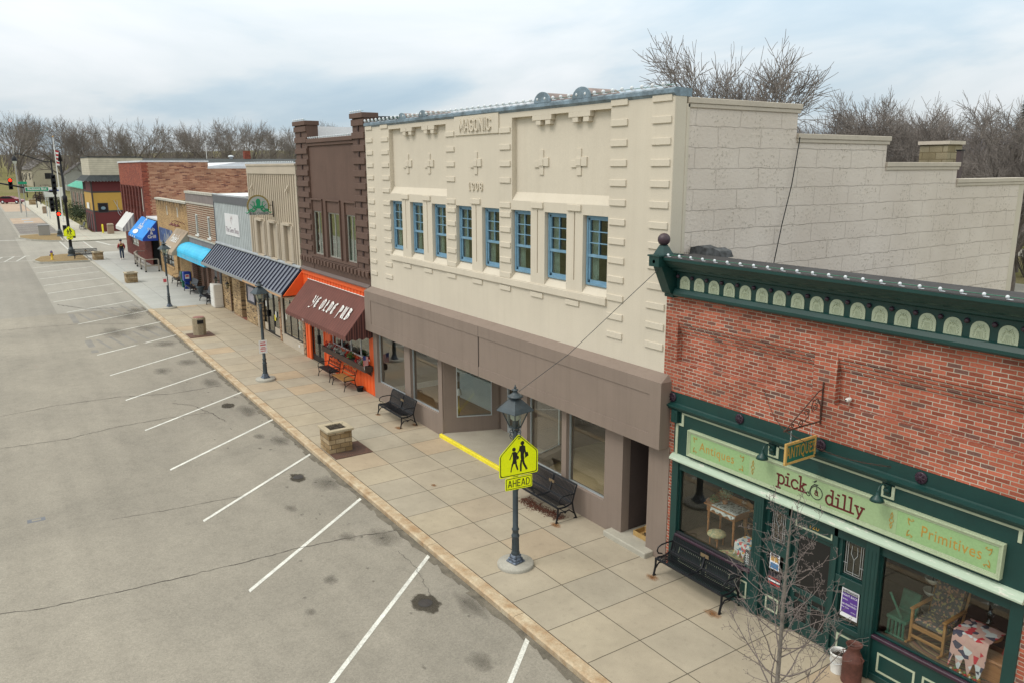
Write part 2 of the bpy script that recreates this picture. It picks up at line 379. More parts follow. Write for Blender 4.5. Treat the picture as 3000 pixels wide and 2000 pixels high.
M_hill=dirtm('wooded_hill_floor',[(.3,(.075,.065,.065)),(.5,(.10,.085,.08)),(.7,(.13,.11,.10))],.05)
# ground sheet with the profile along the street, reaching the horizon
mb=MB(); XS=[400,60,-22,-34,-42,-52,-65,-85,-102,-125,-170,-210,-300,-420,-700,-1500]; YS=[-1500,-300,-60,-10,40,150,400,1500]
def GH(x,y):
    z=G(x)
    if y>200: z+=(y-200)*.05 if y<600 else 20
    return z-.22
for i in range(len(XS)-1):
    for j in range(len(YS)-1):
        a,b,c,d=XS[i+1],XS[i],YS[j],YS[j+1]
        mb.quad((a,c,GH(a,c)),(b,c,GH(b,c)),(b,d,GH(b,d)),(a,d,GH(a,d)))
structure('ground',mb,M_grass)
# roads
mb=MB(); sheet(mb,-53.2,20,-24,-4,-.13); structure('street',mb,M_as)
mb=MB(); sheet(mb,-112,-53.2,-24,-8.66,-.13); sheet(mb,-330,-112,-24,-8.2,-.13); structure('street_far',mb,M_as2)
mb=MB(); sheet(mb,-88,-53.2,-8.66,-3.95,-.13); structure('parking_lane',mb,M_pc)
mb=MB(); sheet(mb,-112,-88,-8.66,-3.9,-.13); sheet(mb,-102,-88,-3.9,70,-.13); structure('side_street',mb,M_pc)
mb=MB(); sheet(mb,-215,-112,-8.2,-3.75,-.13); structure('far_parking_lane',mb,M_pc)
M_pav=paint('paver_band',(.36,.27,.20),.9,.15,.8)
mb=MB(); sheet(mb,-150,-136,-7.9,-3.8,-.126); sheet(mb,-212,-172,-7.9,-3.8,-.126); structure('paver_band',mb,M_pav)
M_dk=asphalt('dark_patch',(.17,.155,.15),(.2,.185,.17))
mb=MB(); sheet(mb,-136,-116,-7.9,-3.8,-.126); structure('dark_parking_patch',mb,M_dk)
# sidewalks with curb
def walk(name,x0,x1,y0,y1,mat,dz=0,low=-.2):
    mb=MB(); sheet(mb,x0,x1,y0,y1,dz)
    n=int(abs(x1-x0)/3)+1; xs=sorted({x0+(x1-x0)*i/n for i in range(n+1)}|{a for a,_ in GP if min(x0,x1)<a<max(x0,x1)})
    for a,b in zip(xs[:-1],xs[1:]):
        mb.quad((a,y0,G(a)+low),(b,y0,G(b)+low),(b,y0,G(b)+dz),(a,y0,G(a)+dz))
    for xx in (x0,x1): mb.quad((xx,y0,G(xx)+low),(xx,y1,G(xx)+low),(xx,y1,G(xx)+dz),(xx,y0,G(xx)+dz))
    return structure(name,mb,mat)
walk('sidewalk',-51.2,2,-3.76,.6,M_sw)
walk('new_sidewalk',-87.6,-51.21,-3.76,.9,M_sw2)
walk('far_sidewalk',-215,-113.0,-3.5,-.2,M_sw3); walk('corner_sidewalk',-113.0,-102.2,-3.9,40,M_sw3)
# curb stones: a rounded bar broken into lengths
def curb(name,x0,x1,y0,y1,mat,seg=3.6,gap=.012):
    mb=MB(); x=x0
    while x<x1-.01:
        e=min(x+seg,x1); n=2
        for k in range(n):
            a=x+(e-x)*k/n; b=x+(e-x)*(k+1)/n-(gap if k==n-1 else 0)
            pr=[(y0,-.22),(y0-.008,-.02),(y0+.03,.004),(y1,.006),(y1,-.22)]
            vs=[(a,p,G(a)+q) for p,q in pr]+[(b,p,G(b)+q) for p,q in pr]; m=len(pr)
            mb.add(vs,[(i,(i+1)%m,m+(i+1)%m,m+i) for i in range(m)]+[tuple(range(m)),tuple(range(2*m-1,m-1,-1))])
        x=e
    return structure(name,mb,mat)
curb('curb',-51.2,2,-4.02,-3.772,M_curb); curb('curb_far',-80,-51.21,-4.02,-3.772,M_curb2)
curb('curb_beyond',-215,-112.9,-3.76,-3.51,M_curb2)
# dirt in the gutter
mb=MB(); x=-53.
while x<1:
    w_=.1+.12*random.random(); b=x+.35
    w2=.1+.12*random.random()
    mb.add([(x,-4.03,G(x)-.126),(b,-4.03,G(b)-.126),(b,-4.03-w2,G(b)-.126),(x,-4.03-w_,G(x)-.126)],[(0,1,2,3)]); x=b
structure('gutter_dirt',mb,M_gut)
# painted stall lines
LN=[(-57.9,-8.53,-59.9,-4.2),(-61.8,-8.57,-64.1,-4.2),(-65.9,-8.55,-68.2,-4.2),(-70.0,-8.55,-72.3,-4.2),(-74.1,-8.55,-76.4,-4.2),(-78.1,-8.55,-80.0,-5.5),(-53.46,-8.15,-55.7,-4.2)]
L2=[(-49.16,-8.0,-51.5,-4.0),(-44.98,-8,-47.37,-4.0),(-40.65,-8,-43.2,-4.02),(-36.43,-8,-39.18,-4.0),(-32.23,-8,-34.99,-4.0),(-28.11,-8,-30.93,-4.0),(-23.93,-8,-26.9,-4.03),(-19.8,-8,-22.9,-4.1),(-15.71,-8.0,-18.87,-4.13),(-11.55,-8,-14.97,-4.12),(-7.5,-8,-10.98,-4.12),(-3.4,-8,-6.9,-4.12)]
mb=MB()
for a in L2: bar(mb,a[:2],a[2:],.095,-.1255,flat=True)
structure('stall_lines',mb,M_white)
mb=MB()
for a in LN: bar(mb,a[:2],a[2:],.09,-.1255,flat=True)
structure('stall_lines_far',mb,M_white)
mb=MB()
bar(mb,(-106,-4.6),(-88.4,-4.6),.16,-.1255); bar(mb,(-103.5,-2.35),(-88.9,-2.35),.16,-.1255)
for i in range(15): x=-104+i*1.05; bar(mb,(x-.2,-4.4),(x+1.0,-2.5),.16,-.1250)
bar(mb,(-101.5,-1.1),(-96,-.3),.3,-.1255); bar(mb,(-96,-.3),(-96,1.2),.3,-.1252)
for x in (-84.4,-88.9): bar(mb,(x,-8.2),(x-.8,-22),.14,-.1255)
for i in range(14): y=-8.6-i*.95; bar(mb,(-88.9,y),(-84.6,y-.9),.14,-.1250)
bar(mb,(-107.2,-5.2),(-109.6,-22),.4,-.1255)
for i in range(6): x=-117-i*4.0; bar(mb,(x,-7.9),(x-1.6,-3.9),.11,-.1215)
structure('crossing_markings',mb,M_worn)
M_blue=paint('blue_paint',(.22,.42,.6),.8,.2); mb=MB()
for x in (-139,-146): mb.quad((x-1.2,-6.4,G(x)-.121),(x,-6.4,G(x)-.121),(x-.4,-5.2,G(x)-.121),(x-1.6,-5.2,G(x)-.121))
structure('accessible_stall_marks',mb,M_blue)
# old hatch marks, darker patch, surveyor's box
M_ghost=paint('blacked_out_paint',(.2,.19,.175),.95,.12)
mb=MB()
for (xa,xb) in ((-53.0,-49.3),(-44.6,-41.0)):
    for i in range(6):
        y=-7.6+i*.62; bar(mb,(xa-.02-(y+8)*.62+.6,y),(xb-(y+8)*.62-.5,y+.35),.13,-.1262)
    bar(mb,(xa+.2,-8),(xb-.2,-8),.3,-.1264)
structure('old_hatching',mb,M_ghost)
mb=MB(); c=(-22.27,-11.52)
for a,b,d,e in ((-.2,.2,-.16,-.08),(-.2,.2,.08,.16),(-.2,-.1,-.08,.08),(.1,.2,-.08,.08)): mb.box(c[0]+d*.8,c[0]+e*.8,c[1]+a,c[1]+b,-.135,-.126)
structure('painted_box_mark',mb,paint('grey_paint',(.13,.14,.16),.8))
# cracks following wandering lines
def crack(mb,pts,w=.018,jit=.05):
    P=[]
    for (a,b),(c,d) in zip(pts[:-1],pts[1:]):
        n=max(3,int(math.hypot(c-a,d-b)/.13))
        for i in range(n): P.append((a+(c-a)*i/n+random.gauss(0,jit*.35),b+(d-b)*i/n+random.gauss(0,jit*.2)))
    P.append(pts[-1])
    for (a,b),(c,d) in zip(P[:-1],P[1:]): bar(mb,(a,b),(c,d),w*(.5+random.random()),-.1235)
mb=MB()
crack(mb,[(-32.4,-20),(-32.52,-12.06),(-32.9,-10.4),(-32.85,-8.2),(-32.2,-6.4),(-32.3,-4.4)],.02)
crack(mb,[(-28.7,-20),(-28.73,-12.15),(-28.6,-10.3),(-29.04,-8.7),(-29.1,-7),(-28.9,-5.7)],.02)
crack(mb,[(-49.8,-20),(-49.6,-11.6),(-49.2,-8),(-47.4,-5)],.03)
crack(mb,[(-21.2,-9.9),(-21.0,-8.6),(-20.85,-6.6)],.012)
crack(mb,[(-17.9,-20),(-17.62,-12.4),(-17.4,-11.7),(-17.2,-10.1),(-17.1,-8.5),(-17.0,-6.3),(-16.8,-5.0),(-16.5,-3.95)],.017)
crack(mb,[(-30.9,-6.6),(-30.1,-6.0),(-29.0,-5.7),(-27.6,-5.5)],.02,.15)
crack(mb,[(-15.6,-4.6),(-14.9,-4.6),(-14.2,-4.7),(-13.3,-4.9)],.008,.12)
crack(mb,[(-56.8,-8.4),(-54,-7),(-53.2,-4.2)],.05,.2)
structure('pavement_cracks',mb,M_crack)
# stains: discs whose colour fades out with a noisy radius
def stainm(name,col,alpha,inner=None,edge=.25):
    m,t,p,nd=NT(name); tc=nd('TexCoord'); ln=nd('VectorMath',operation='LENGTH'); t.links.new(tc.outputs['Object'],ln.inputs[0])
    oi=nd('ObjectInfo'); ad=nd('VectorMath',operation='ADD'); t.links.new(tc.outputs['Object'],ad.inputs[0]); t.links.new(oi.outputs['Location'],ad.inputs[1])
    ns=nd('TexNoise',i_Vector=ad.outputs[0],i_Scale=2.2,i_Detail=4.,i_Roughness=.65); s=nd('Math',operation='MULTIPLY_ADD',i_0=ns.outputs[0],i_1=.9,i_2=ln.outputs['Value'])
    f=ramp(nd,s.outputs[0],[(.0,alpha),(1.0-edge,alpha),(1.0,0)] ) if False else None
    mr=nd('MapRange',i_0=s.outputs[0]); mr.inputs[1].default_value=1.28; mr.inputs[2].default_value=1.28-edge; mr.inputs[3].default_value=0; mr.inputs[4].default_value=alpha
    t.links.new(mr.outputs[0],p.inputs['Alpha'])
    if inner:
        m2=nd('MapRange',i_0=s.outputs[0]); m2.inputs[1].default_value=.95; m2.inputs[2].default_value=.45; c=mixc(nd,m2.outputs[0],col,inner); t.links.new(c,p.inputs['Base Color'])
    else: p.inputs['Base Color'].default_value=c4(col)
    p.inputs['Roughness'].default_value=.7; return m
M_oil=stainm('oil_stain_dark',(.15,.13,.10),.6,(.035,.03,.026),.15)
M_oil2=stainm('oil_stain_faint',(.14,.125,.105),.28,None,.7)
M_rust=stainm('rust_stain',(.42,.2,.07),.6,None,.7)
disc=MB(); disc.lathe([(1e-4,0),(1.3,0)],n=24)
me0=None
def stain(x,y,rx,ry,mat,dz=-.1215,name='oil_stain'):
    o=build(name,disc,mat,None,recalc=False); o.location=(x,y,G(x)+dz); o.scale=(rx,ry,1); o['kind']='structure'; return o
k=0
for x,y,rx,ry,mm in [(-13.2,-5.12,.52,.34,M_oil),(-21.27,-5.06,.45,.28,M_oil),(-25.4,-4.95,.42,.24,M_oil2),(-29.4,-4.93,.42,.3,M_oil),(-16.9,-5.3,.4,.25,M_oil2),(-12.6,-4.4,.8,.35,M_oil2),(-16.4,-4.6,.8,.5,M_oil2),(-20.4,-4.5,.8,.5,M_oil2),(-24.6,-4.5,.7,.4,M_oil2),(-28.4,-4.5,1.1,.45,M_oil2),
   (-33.0,-4.7,1.0,.5,M_oil2),(-37,-4.8,1.0,.6,M_oil2),(-41.3,-4.9,1.2,.7,M_oil2),(-46,-5,1.5,.7,M_oil2),(-50.2,-5.2,1.8,1.0,M_oil2),(-52.0,-4.6,1.4,.7,M_oil2),(-36,-6,.9,.5,M_oil2),(-19.3,-5.9,.35,.2,M_oil2),(-15.2,-6.4,.3,.22,M_oil2),(-14.2,-7.2,.22,.15,M_oil2),(-10.9,-5.2,.5,.3,M_oil2),(-45.5,-6.6,2,.9,M_oil2)]:
    stain(x,y,rx,ry,mm,-.1215+.0004*(k%5)); k+=1
for i in range(46):
    x=random.uniform(-34,-8); stain(x,random.choice([random.gauss(-4.9,.35),random.gauss(-5.6,.9)]),random.uniform(.04,.13),random.uniform(.03,.09),M_oil2,-.1190+.0003*(i%7))
for x,y,r in [(-23.3,-.86,.16),(-25.0,-.84,.12),(-18.3,-2.2,.09),(-14.4,-.9,.15),(-11.2,-.7,.14),(-9.5,-.7,.16),(-23.3,-.25,.14)]: stain(x,y,r*1.6,r,M_rust,.004,'rust_stain')
# leaf and bark litter by the second bench
# island in front of the crossing
def island(name,pts,mat,z=.0,curbm=M_curb2):
    mb=MB(); n=len(pts); c=(sum(p[0] for p in pts)/n,sum(p[1] for p in pts)/n)
    inn=[(c[0]+(p[0]-c[0])*.93,c[1]+(p[1]-c[1])*.93) for p in pts]
    for i in range(n):
        a,b,ai,bi=pts[i],pts[(i+1)%n],inn[i],inn[(i+1)%n]
        mb.quad((a[0],a[1],G(a[0])-.2),(b[0],b[1],G(b[0])-.2),(b[0],b[1],G(b[0])+.01),(a[0],a[1],G(a[0])+.01),0)
        mb.quad((a[0],a[1],G(a[0])+.01),(b[0],b[1],G(b[0])+.01),(bi[0],bi[1],G(bi[0])+.01),(ai[0],ai[1],G(ai[0])+.01),0)
    mb.add([(p[0],p[1],G(p[0])+.03) for p in inn],[tuple(range(n))],1)
    return structure(name,mb,[curbm,mat])
island('planted_island',[(-80.3,-3.9),(-80.6,-6.8),(-81.2,-7.9),(-83.2,-8.3),(-86.2,-7.6),(-87.6,-5.6),(-87.9,-3.9)],M_isl)
island('far_island',[(-103.0,-4.2),(-103.8,-5.6),(-106,-7.2),(-109.5,-8.3),(-112.4,-8.2),(-113.6,-6.5),(-113.4,-3.9)],M_isl)
# streets and lots behind the buildings
mb=MB(); sheet(mb,-80,-5,72,79,-.16,20); sheet(mb,-80,-5,18,53,-.16,20); structure('back_street',mb,M_pc)
# ---------------------------------------------------------------- shared building materials
M_cream=paint('cream_stucco',(.60,.545,.455),.9,.05,.6,40,.04,.25,45,spec=.2,streak=.035)
M_side=None
def blockwall():
    m,t,p,nd=NT('painted_block_wall'); uv=nd('UVMap')
    wob=nd('TexNoise',i_Vector=uv.outputs[0],i_Scale=2.5,i_Detail=3.); wv=nd('MixRGB',blend_type='ADD'); wv.inputs[0].default_value=.09
    t.links.new(uv.outputs[0],wv.inputs[1]); t.links.new(wob.outputs['Color'],wv.inputs[2])
    b=nd('TexBrick',i_Vector=wv.outputs[0],i_Scale=1.); b.offset=.5
    for k,v in (('Brick Width',1.35),('Row Height',.43),('Mortar Size',.010),('Mortar Smooth',.6)): b.inputs[k].default_value=v
    na=nd('TexNoise',i_Vector=uv.outputs[0],i_Scale=.5,i_Detail=5.); nb=nd('TexNoise',i_Vector=uv.outputs[0],i_Scale=14.,i_Detail=6.,i_Roughness=.75); nc=nd('TexNoise',i_Vector=uv.outputs[0],i_Scale=1.7,i_Detail=3.)
    c=mixc(nd,ramp(nd,na.outputs[0],[(.35,0),(.65,1)]),(.66,.585,.52),(.74,.665,.60))
    # pitted, crumbled patches
    pit=nd('Math',operation='MULTIPLY',i_0=ramp(nd,nb.outputs[0],[(.54,0),(.62,1)]),i_1=ramp(nd,nc.outputs[0],[(.44,0),(.58,1)]))
    c=mixc(nd,pit.outputs[0],c,(.40,.35,.29))
    mk=nd('Math',operation='MULTIPLY',i_0=b.outputs['Fac'],i_1=ramp(nd,nd('TexNoise',i_Vector=uv.outputs[0],i_Scale=1.1,i_Detail=3.).outputs[0],[(.44,0.0),(.66,.7)]))
    c=mixc(nd,mk.outputs[0],c,(.52,.46,.40))
    t.links.new(c,p.inputs['Base Color']); p.inputs['Roughness'].default_value=.92; p.inputs['Specular IOR Level'].default_value=.15
    h=nd('Math',operation='MULTIPLY_ADD',i_0=b.outputs['Fac'],i_1=-1.2,i_2=nb.outputs[0])
    bp=nd('Bump',i_Strength=.8,i_Distance=.03,i_Height=h.outputs[0]); t.links.new(bp.outputs[0],p.inputs['Normal'])
    return m
M_side=blockwall()
M_cope=paint('tan_coping',(.52,.46,.385),.6,.08,2)
M_taupe=paint('taupe_panel',(.225,.175,.145),.75,.06,.8,50,.04,.08,60,streak=.08)
M_tar=paint('tar_roofing',(.035,.034,.036),.9,.3,2,20,.2,.2,30)
M_roofw=paint('white_membrane',(.62,.64,.68),.5,.12,.7,10,.05)
M_flash=paint('blue_flashing',(.14,.18,.21),.5,.3,2.5,20,.1,met=.2,col2=(.19,.26,.32))
M_wblue=paint('blue_window_paint',(.16,.30,.42),.5,.12,5)
M_glass=glassm('window_glass',(.95,.97,.96)); M_gdark=glassm('upper_glass',(.72,.8,.8),1.0,0,1.7)
M_curt=paint('curtain',(.5,.52,.45),.9,.2,8)
M_dark=paint('dark_interior',(.02,.02,.02),.9,.2)
M_black=paint('black_metal',(.009,.010,.013),.4,.2,6,spec=.3)
M_lampm=paint('lamp_paint',(.035,.05,.06),.45,.25,5)
M_alu=paint('aluminium',(.55,.6,.64),.35,.08,met=.6)
M_wht=paint('white_paint',(.72,.72,.70),.6,.06)
M_bulb=paint('bulb_white',(.62,.66,.70),.3,.05)
M_redr=paint('red_rust',(.24,.19,.18),.8,.25,5)
M_metal=paint('grey_metal',(.33,.35,.37),.5,.15,3,met=.5)
M_floorw=None
def woodm(name,a,b,scale=(1.,14.,14.),rough=.55,plank=None):
    m,t,p,nd=NT(name); tc=nd('TexCoord'); mp=nd('Mapping',i_Vector=tc.outputs['Object']); mp.inputs['Scale'].default_value=scale
    n=nd('TexNoise',i_Vector=mp.outputs[0],i_Scale=1.5,i_Detail=5.,i_Distortion=1.)
    c=mixc(nd,ramp(nd,n.outputs[0],[(.3,0),(.7,1)]),a,b); t.links.new(c,p.inputs['Base Color']); p.inputs['Roughness'].default_value=rough; return m
M_wood=woodm('old_pine',(.30,.12,.04),(.42,.19,.07)); M_woodl=woodm('pale_floor',(.62,.46,.27),(.72,.56,.36),(.6,10,1)); M_woodd=woodm('dark_floor',(.25,.14,.07),(.34,.2,.1),(.6,10,1))
M_oak=woodm('varnished_oak',(.27,.13,.04),(.37,.19,.06)); M_grey_wood=woodm('weathered_wood',(.26,.23,.19),(.36,.33,.28))
# ---------------------------------------------------------------- light strings
def bulb_proto():
    mb=MB(); mb.ball((0,0,.04),.034,6); mb.box(-.01,.09,-.015,.015,-.004,.008); return mb
BULB=None
def light_string(label,pts,sp,parentless=True,scale=1.,group='strings of white roofline bulbs'):
    """bulbs every sp metres along a polyline"""
    t=thing('light_string',label,'string lights',pts[0],group)
    global BULB
    mb=MB(); mb.tube([(p[0],p[1]+.03,p[2]+.03) for p in pts],.006,4); build('wire',mb,MATS['green_wire'],t)
    n=0
    for a,b in zip(pts[:-1],pts[1:]):
        a=Vector(a); b=Vector(b); L=(b-a).length; k=int(L/sp+.5)
        for i in range(k):
            p=a+(b-a)*(i/k)
            if BULB is None:
                h=thing('tmp','x','x'); BULB=build('bulb',bulb_proto(),M_bulb,h); BULB.parent=None; bpy.data.objects.remove(h)
                BULB.parent=t; BULB.location=p-org(t); BULB.scale=(scale,)*3
            else:
                c=BULB.copy(); COL.objects.link(c); c.parent=t; c.location=p-org(t); c.scale=(scale,)*3
            n+=1
            if n>=98: return t
    return t
paint('green_wire',(.03,.16,.10),.5)
# ---------------------------------------------------------------- the cream lodge building
X0,X1=-27.08,-11.8
cm=thing('lodge_building','two storey cream stucco lodge building with eight blue windows above a taupe shopfront','building',(-19.4,0,0))
WC=[-24.72,-23.22,-21.71,-20.19,-18.72,-17.23,-15.72,-14.19]; WW=.45
holes=[(c-WW,c+WW,5.66,7.5) for c in WC]
recs=[(-25.11,-21.17,7.74,9.85),(-17.64,-13.72,7.74,9.85)]
grv=[(c-.022,c+.022,5.93,7.55,.03) for c in (-24.0,-22.48,-19.49,-16.48,-14.96)]
mb=MB(); wall_y(mb,X0,X1,4.2,10.04,0,.16,holes+grv,0)
# recessed fields: replace the wall there by a set-back panel with sloped foot
mb=MB(); wall_y(mb,X0,X1,4.2,10.04,0,.16,[h for h in holes]+grv+[r for r in recs],0)
for a,b,c,d in recs:
    mb.quad((a,.14,c+.22),(b,.14,c+.22),(b,.14,d),(a,.14,d)); mb.quad((a,0.002,c+.002),(b,.002,c+.002),(b,.14,c+.22),(a,.14,c+.22))
for c in WC: mb.add([(c-WW,-.0,5.66),(c+WW,0,5.66),(c+WW,.15,5.85),(c-WW,.15,5.85),(c-WW,.15,5.66),(c+WW,.15,5.66)],[(0,1,2,3),(0,3,4),(1,5,2),(0,4,5,1)])
build('front_wall',mb,M_cream,cm,recalc=False)
# other shell faces
mb=MB(); mb.prism([(.02,-.1),(15.03,-.1),(15.03,8.1),(11.0,8.1),(11.0,8.56),(7.5,8.56),(7.5,9.2),(3.88,9.2),(3.88,9.85),(.34,9.85),(.34,10.0),(.02,10.0)],'x',X1-.3,X1-.002)
build('side_wall',mb,M_side,cm)
mb=MB(); mb.box(X1-.31,X1+.022,-.004,.33,6.05,10.1); mb.box(X1-.02,X1+.03,.33,.42,6.2,9.85)
build('corner_pier',mb,M_cream,cm,bevel=.01)
mb=MB(); mb.box(X0,X0+.3,.1,15,0,9.6); mb.box(X0,X1,14.7,15,0,8.1); build('rear_walls',mb,M_cream,cm)
mb=MB(); mb.box(X0+.3,X1-.3,.15,14.7,7.7,7.8); build('roof_deck',mb,M_tar,cm)
mb=MB()
for ya,yb,zt in [(.36,3.98,9.97),(3.9,7.6,9.33),(7.52,11.08,8.70),(11.02,15.1,8.25)]:
    mb.box(X1-.36,X1+.05,ya,yb,zt-.115,zt); mb.box(X1-.33,X1+.03,ya,yb-.03,zt-.2,zt-.117)
build('coping',mb,M_cope,cm,bevel=.008)
# quoin-like relief blocks
bk=MB(); bk.box(-.27,.27,-.035,.01,-.14,0); BK0=None
def blk(x0,x1,zt,h=.14,t=.035):
    global BK0
    if BK0 is None: BK0=build('relief_block',MB().join(bk,Matrix.Translation((-19.4,0,0))),M_cream,cm,bevel=.006); o=BK0
    else: o=BK0.copy(); COL.objects.link(o); o.parent=cm
    o.location=((x0+x1)/2+19.4,0,zt); o.scale=((x1-x0)/.54,t/.035,h/.14)
for i in range(13):
    z=10.03-i*.4265
    for a,b in ((-26.99,-26.45),(-25.74,-25.16),(-13.70,-13.16),(-12.41,-11.85)): blk(a,b,z)
for z in (9.62,9.19,8.76,8.33,7.68,7.43,7.03,6.62,6.21,5.80):
    for a,b in ((-21.18,-20.66),(-18.22,-17.70)): blk(a,b,z)
for c in (-24.0,-22.48,-19.49,-16.48,-14.96): blk(c-.26,c+.26,7.73,.15,.045)
for c in WC[:-2]: blk(c+.48,c+1.02,5.43,.125)
blk(-15.26,-14.73,5.43,.125)
mb=MB(); mb.box(-25.2,-13.72,-.06,.01,5.47,5.645); mb.box(-25.16,-13.74,-.03,.01,5.645,5.66); build('sill_band',mb,M_cream,cm,bevel=.008)
for cx in (-23.72,-22.24,-19.45,-16.29,-14.8):
    mb=MB(); z=8.715; yo=0 if cx==-19.45 else .14
    if yo: cx*=1.012
    mb.box(cx-.085,cx+.085,-.03,.01,z-.31,z+.31)
    mb.box(cx-.30,cx+.085,-.036,.01,z-.125,z+.035); mb.box(cx-.085,cx+.30,-.040,.01,z-.095,z+.115); mb.box(cx-.1,cx+.095,-.055,.01,z-.085,z+.08)
    mb.v=[(p[0],p[1]+yo,p[2]) for p in mb.v]
    build('relief_cross',mb,M_cream,cm,bevel=.004)
for cx in (-24.02,-23.6,-22.53,-22.1,-16.53,-16.13,-15.05,-14.65):
    mb=MB(); mb.box(cx-.2,cx+.2,-.0,.139,9.73,9.852); mb.box(cx-.06,cx+.14,.01,.139,9.62,9.73); build('bracket',mb,M_cream,cm,bevel=.005)
mb=MB(); mb.box(-20.59,-18.24,-.04,.01,9.49,10.02); build('name_plaque',mb,M_cream,cm,bevel=.006)
BLKF={'M':(.75,[[(0,0),(0,1),(.37,.25),(.75,1),(.75,0)]]),'A':(.65,[[(0,0),(.27,1),(.38,1),(.65,0)],[(.13,.32),(.52,.32)]]),
'S':(.55,[[(.55,.82),(.42,1),(.13,1),(0,.85),(0,.62),(.12,.5),(.43,.5),(.55,.38),(.55,.15),(.42,0),(.13,0),(0,.18)]]),
'O':(.55,[[(.15,0),(0,.18),(0,.82),(.15,1),(.4,1),(.55,.82),(.55,.18),(.4,0),(.15,0)]]),'N':(.6,[[(0,0),(0,1),(.6,0),(.6,1)]]),'I':(.1,[[(.05,0),(.05,1)]]),
'C':(.55,[[(.55,.8),(.4,1),(.15,1),(0,.82),(0,.18),(.15,0),(.4,0),(.55,.2)]]),'1':(.3,[[(0,.8),(.2,1),(.2,0)],[(.02,0),(.38,0)]]),
'9':(.5,[[(.5,.6),(.12,.5),(0,.65),(0,.85),(.15,1),(.35,1),(.5,.85),(.5,.15),(.35,0),(.1,0)]]),'0':(.5,[[(.15,0),(0,.18),(0,.82),(.15,1),(.35,1),(.5,.82),(.5,.18),(.35,0),(.15,0)]]),
'8':(.5,[[(.15,.5),(0,.65),(0,.85),(.15,1),(.35,1),(.5,.85),(.5,.65),(.35,.52),(.15,.5),(0,.36),(0,.15),(.15,0),(.35,0),(.5,.15),(.5,.36),(.35,.5)]])}
stroke_text('name_lettering','MASONIC',BLKF,.3,M_cream,(-19.42,-.04,9.755),FY,cm,w=.16,t=.045,gap=.28)
stroke_text('date_numerals','1908',BLKF,.2,M_cream,(-19.48,-.0,8.07),FY,cm,w=.14,t=.04,gap=.62)
# flashing and barrel vents
mb=MB(); mb.prism([(-.06,10.04),(-.06,10.115),(.0,10.15),(.45,10.14),(.45,9.98),(-.0,9.98)],'x',X0+.04,X1+.03); build('roof_flashing',mb,M_flash,cm)
for cx,r in ((-24.0,.26),(-22.55,.26),(-16.25,.34),(-14.72,.34)):
    mb=MB(); n=10; pr=[(cx+r*math.cos(math.pi*i/n),10.13+r*.75*math.sin(math.pi*i/n)) for i in range(n+1)]
    mb.prism(pr,'y',-.05,-.02,0); mb.prism([(cx+(x-cx)*.93,10.13+(z-10.13)*.93) for x,z in pr],'y',-.02,.9,1); build('barrel_vent',mb,[M_flash,M_redr],cm)
# windows: blue sashes, two over one with six small panes
def sash_window(parent,cx,w=.86,z0=5.86,z1=7.49,y=.15):
    f=MB(); a,b=cx-w/2,cx+w/2
    f.box(a,a+.055,y-.05,y+.04,z0,z1); f.box(b-.055,b,y-.05,y+.04,z0,z1); f.box(a+.055,b-.055,y-.05,y+.04,z1-.05,z1); f.box(a+.055,b-.055,y-.06,y+.04,z0,z0+.05)
    w_=build('window',f,M_wblue,parent)
    s=MB(); zm=z0+.42*(z1-z0); i0,i1=a+.055,b-.055
    s.box(i0,i1,y-.035,y+.02,zm-.02,zm+.045); s.box(i0,i0+.045,y-.03,y+.02,zm,z1-.05); s.box(i1-.045,i1,y-.03,y+.02,zm,z1-.05); s.box(i0,i1,y-.03,y+.02,z1-.1,z1-.05)
    s.box(i0,i0+.05,y-.01,y+.035,z0+.05,zm); s.box(i1-.05,i1,y-.01,y+.035,z0+.05,zm); s.box(i0,i1,y-.01,y+.035,z0+.05,z0+.12)
    for k in (1,2): x=i0+.045+(i1-i0-.09)*k/3; 
    x=(i0+i1)/2; s.box(x-.011,x+.011,y-.028,y+.0,zm+.045,z1-.1)
    for k in (1,2): z=zm+.045+(z1-.1-zm-.045)*k/3; s.box(i0+.045,i1-.045,y-.026,y+.001,z-.011,z+.011)
    build('sash',s,M_wblue,w_)
    g=MB(); g.box(i0,i1,y+.004,y+.010,z0+.05,z1-.05); build('pane',g,M_gdark,w_)
    c=MB()
    for u,v in ((i0,i0+.26),(i1-.12,i1)):
        n=10; pts=[(u+(v-u)*i/n,y+.09+.018*math.sin(i*2.2)) for i in range(n+1)]
        for (p,q),(r,s2) in zip(pts[:-1],pts[1:]): c.quad((p,q,z0+.02),(r,s2,z0+.02),(r,s2,z1),(p,q,z1))
    build('curtain',c,M_curt,w_,recalc=False)
for c in WC: sash_window(cm,c)
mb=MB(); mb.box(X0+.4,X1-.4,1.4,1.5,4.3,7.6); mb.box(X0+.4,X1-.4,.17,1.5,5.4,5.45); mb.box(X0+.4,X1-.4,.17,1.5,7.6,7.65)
build('upper_room',mb,paint('upper_room_wall',(.10,.10,.095),.9,.3,2),cm)
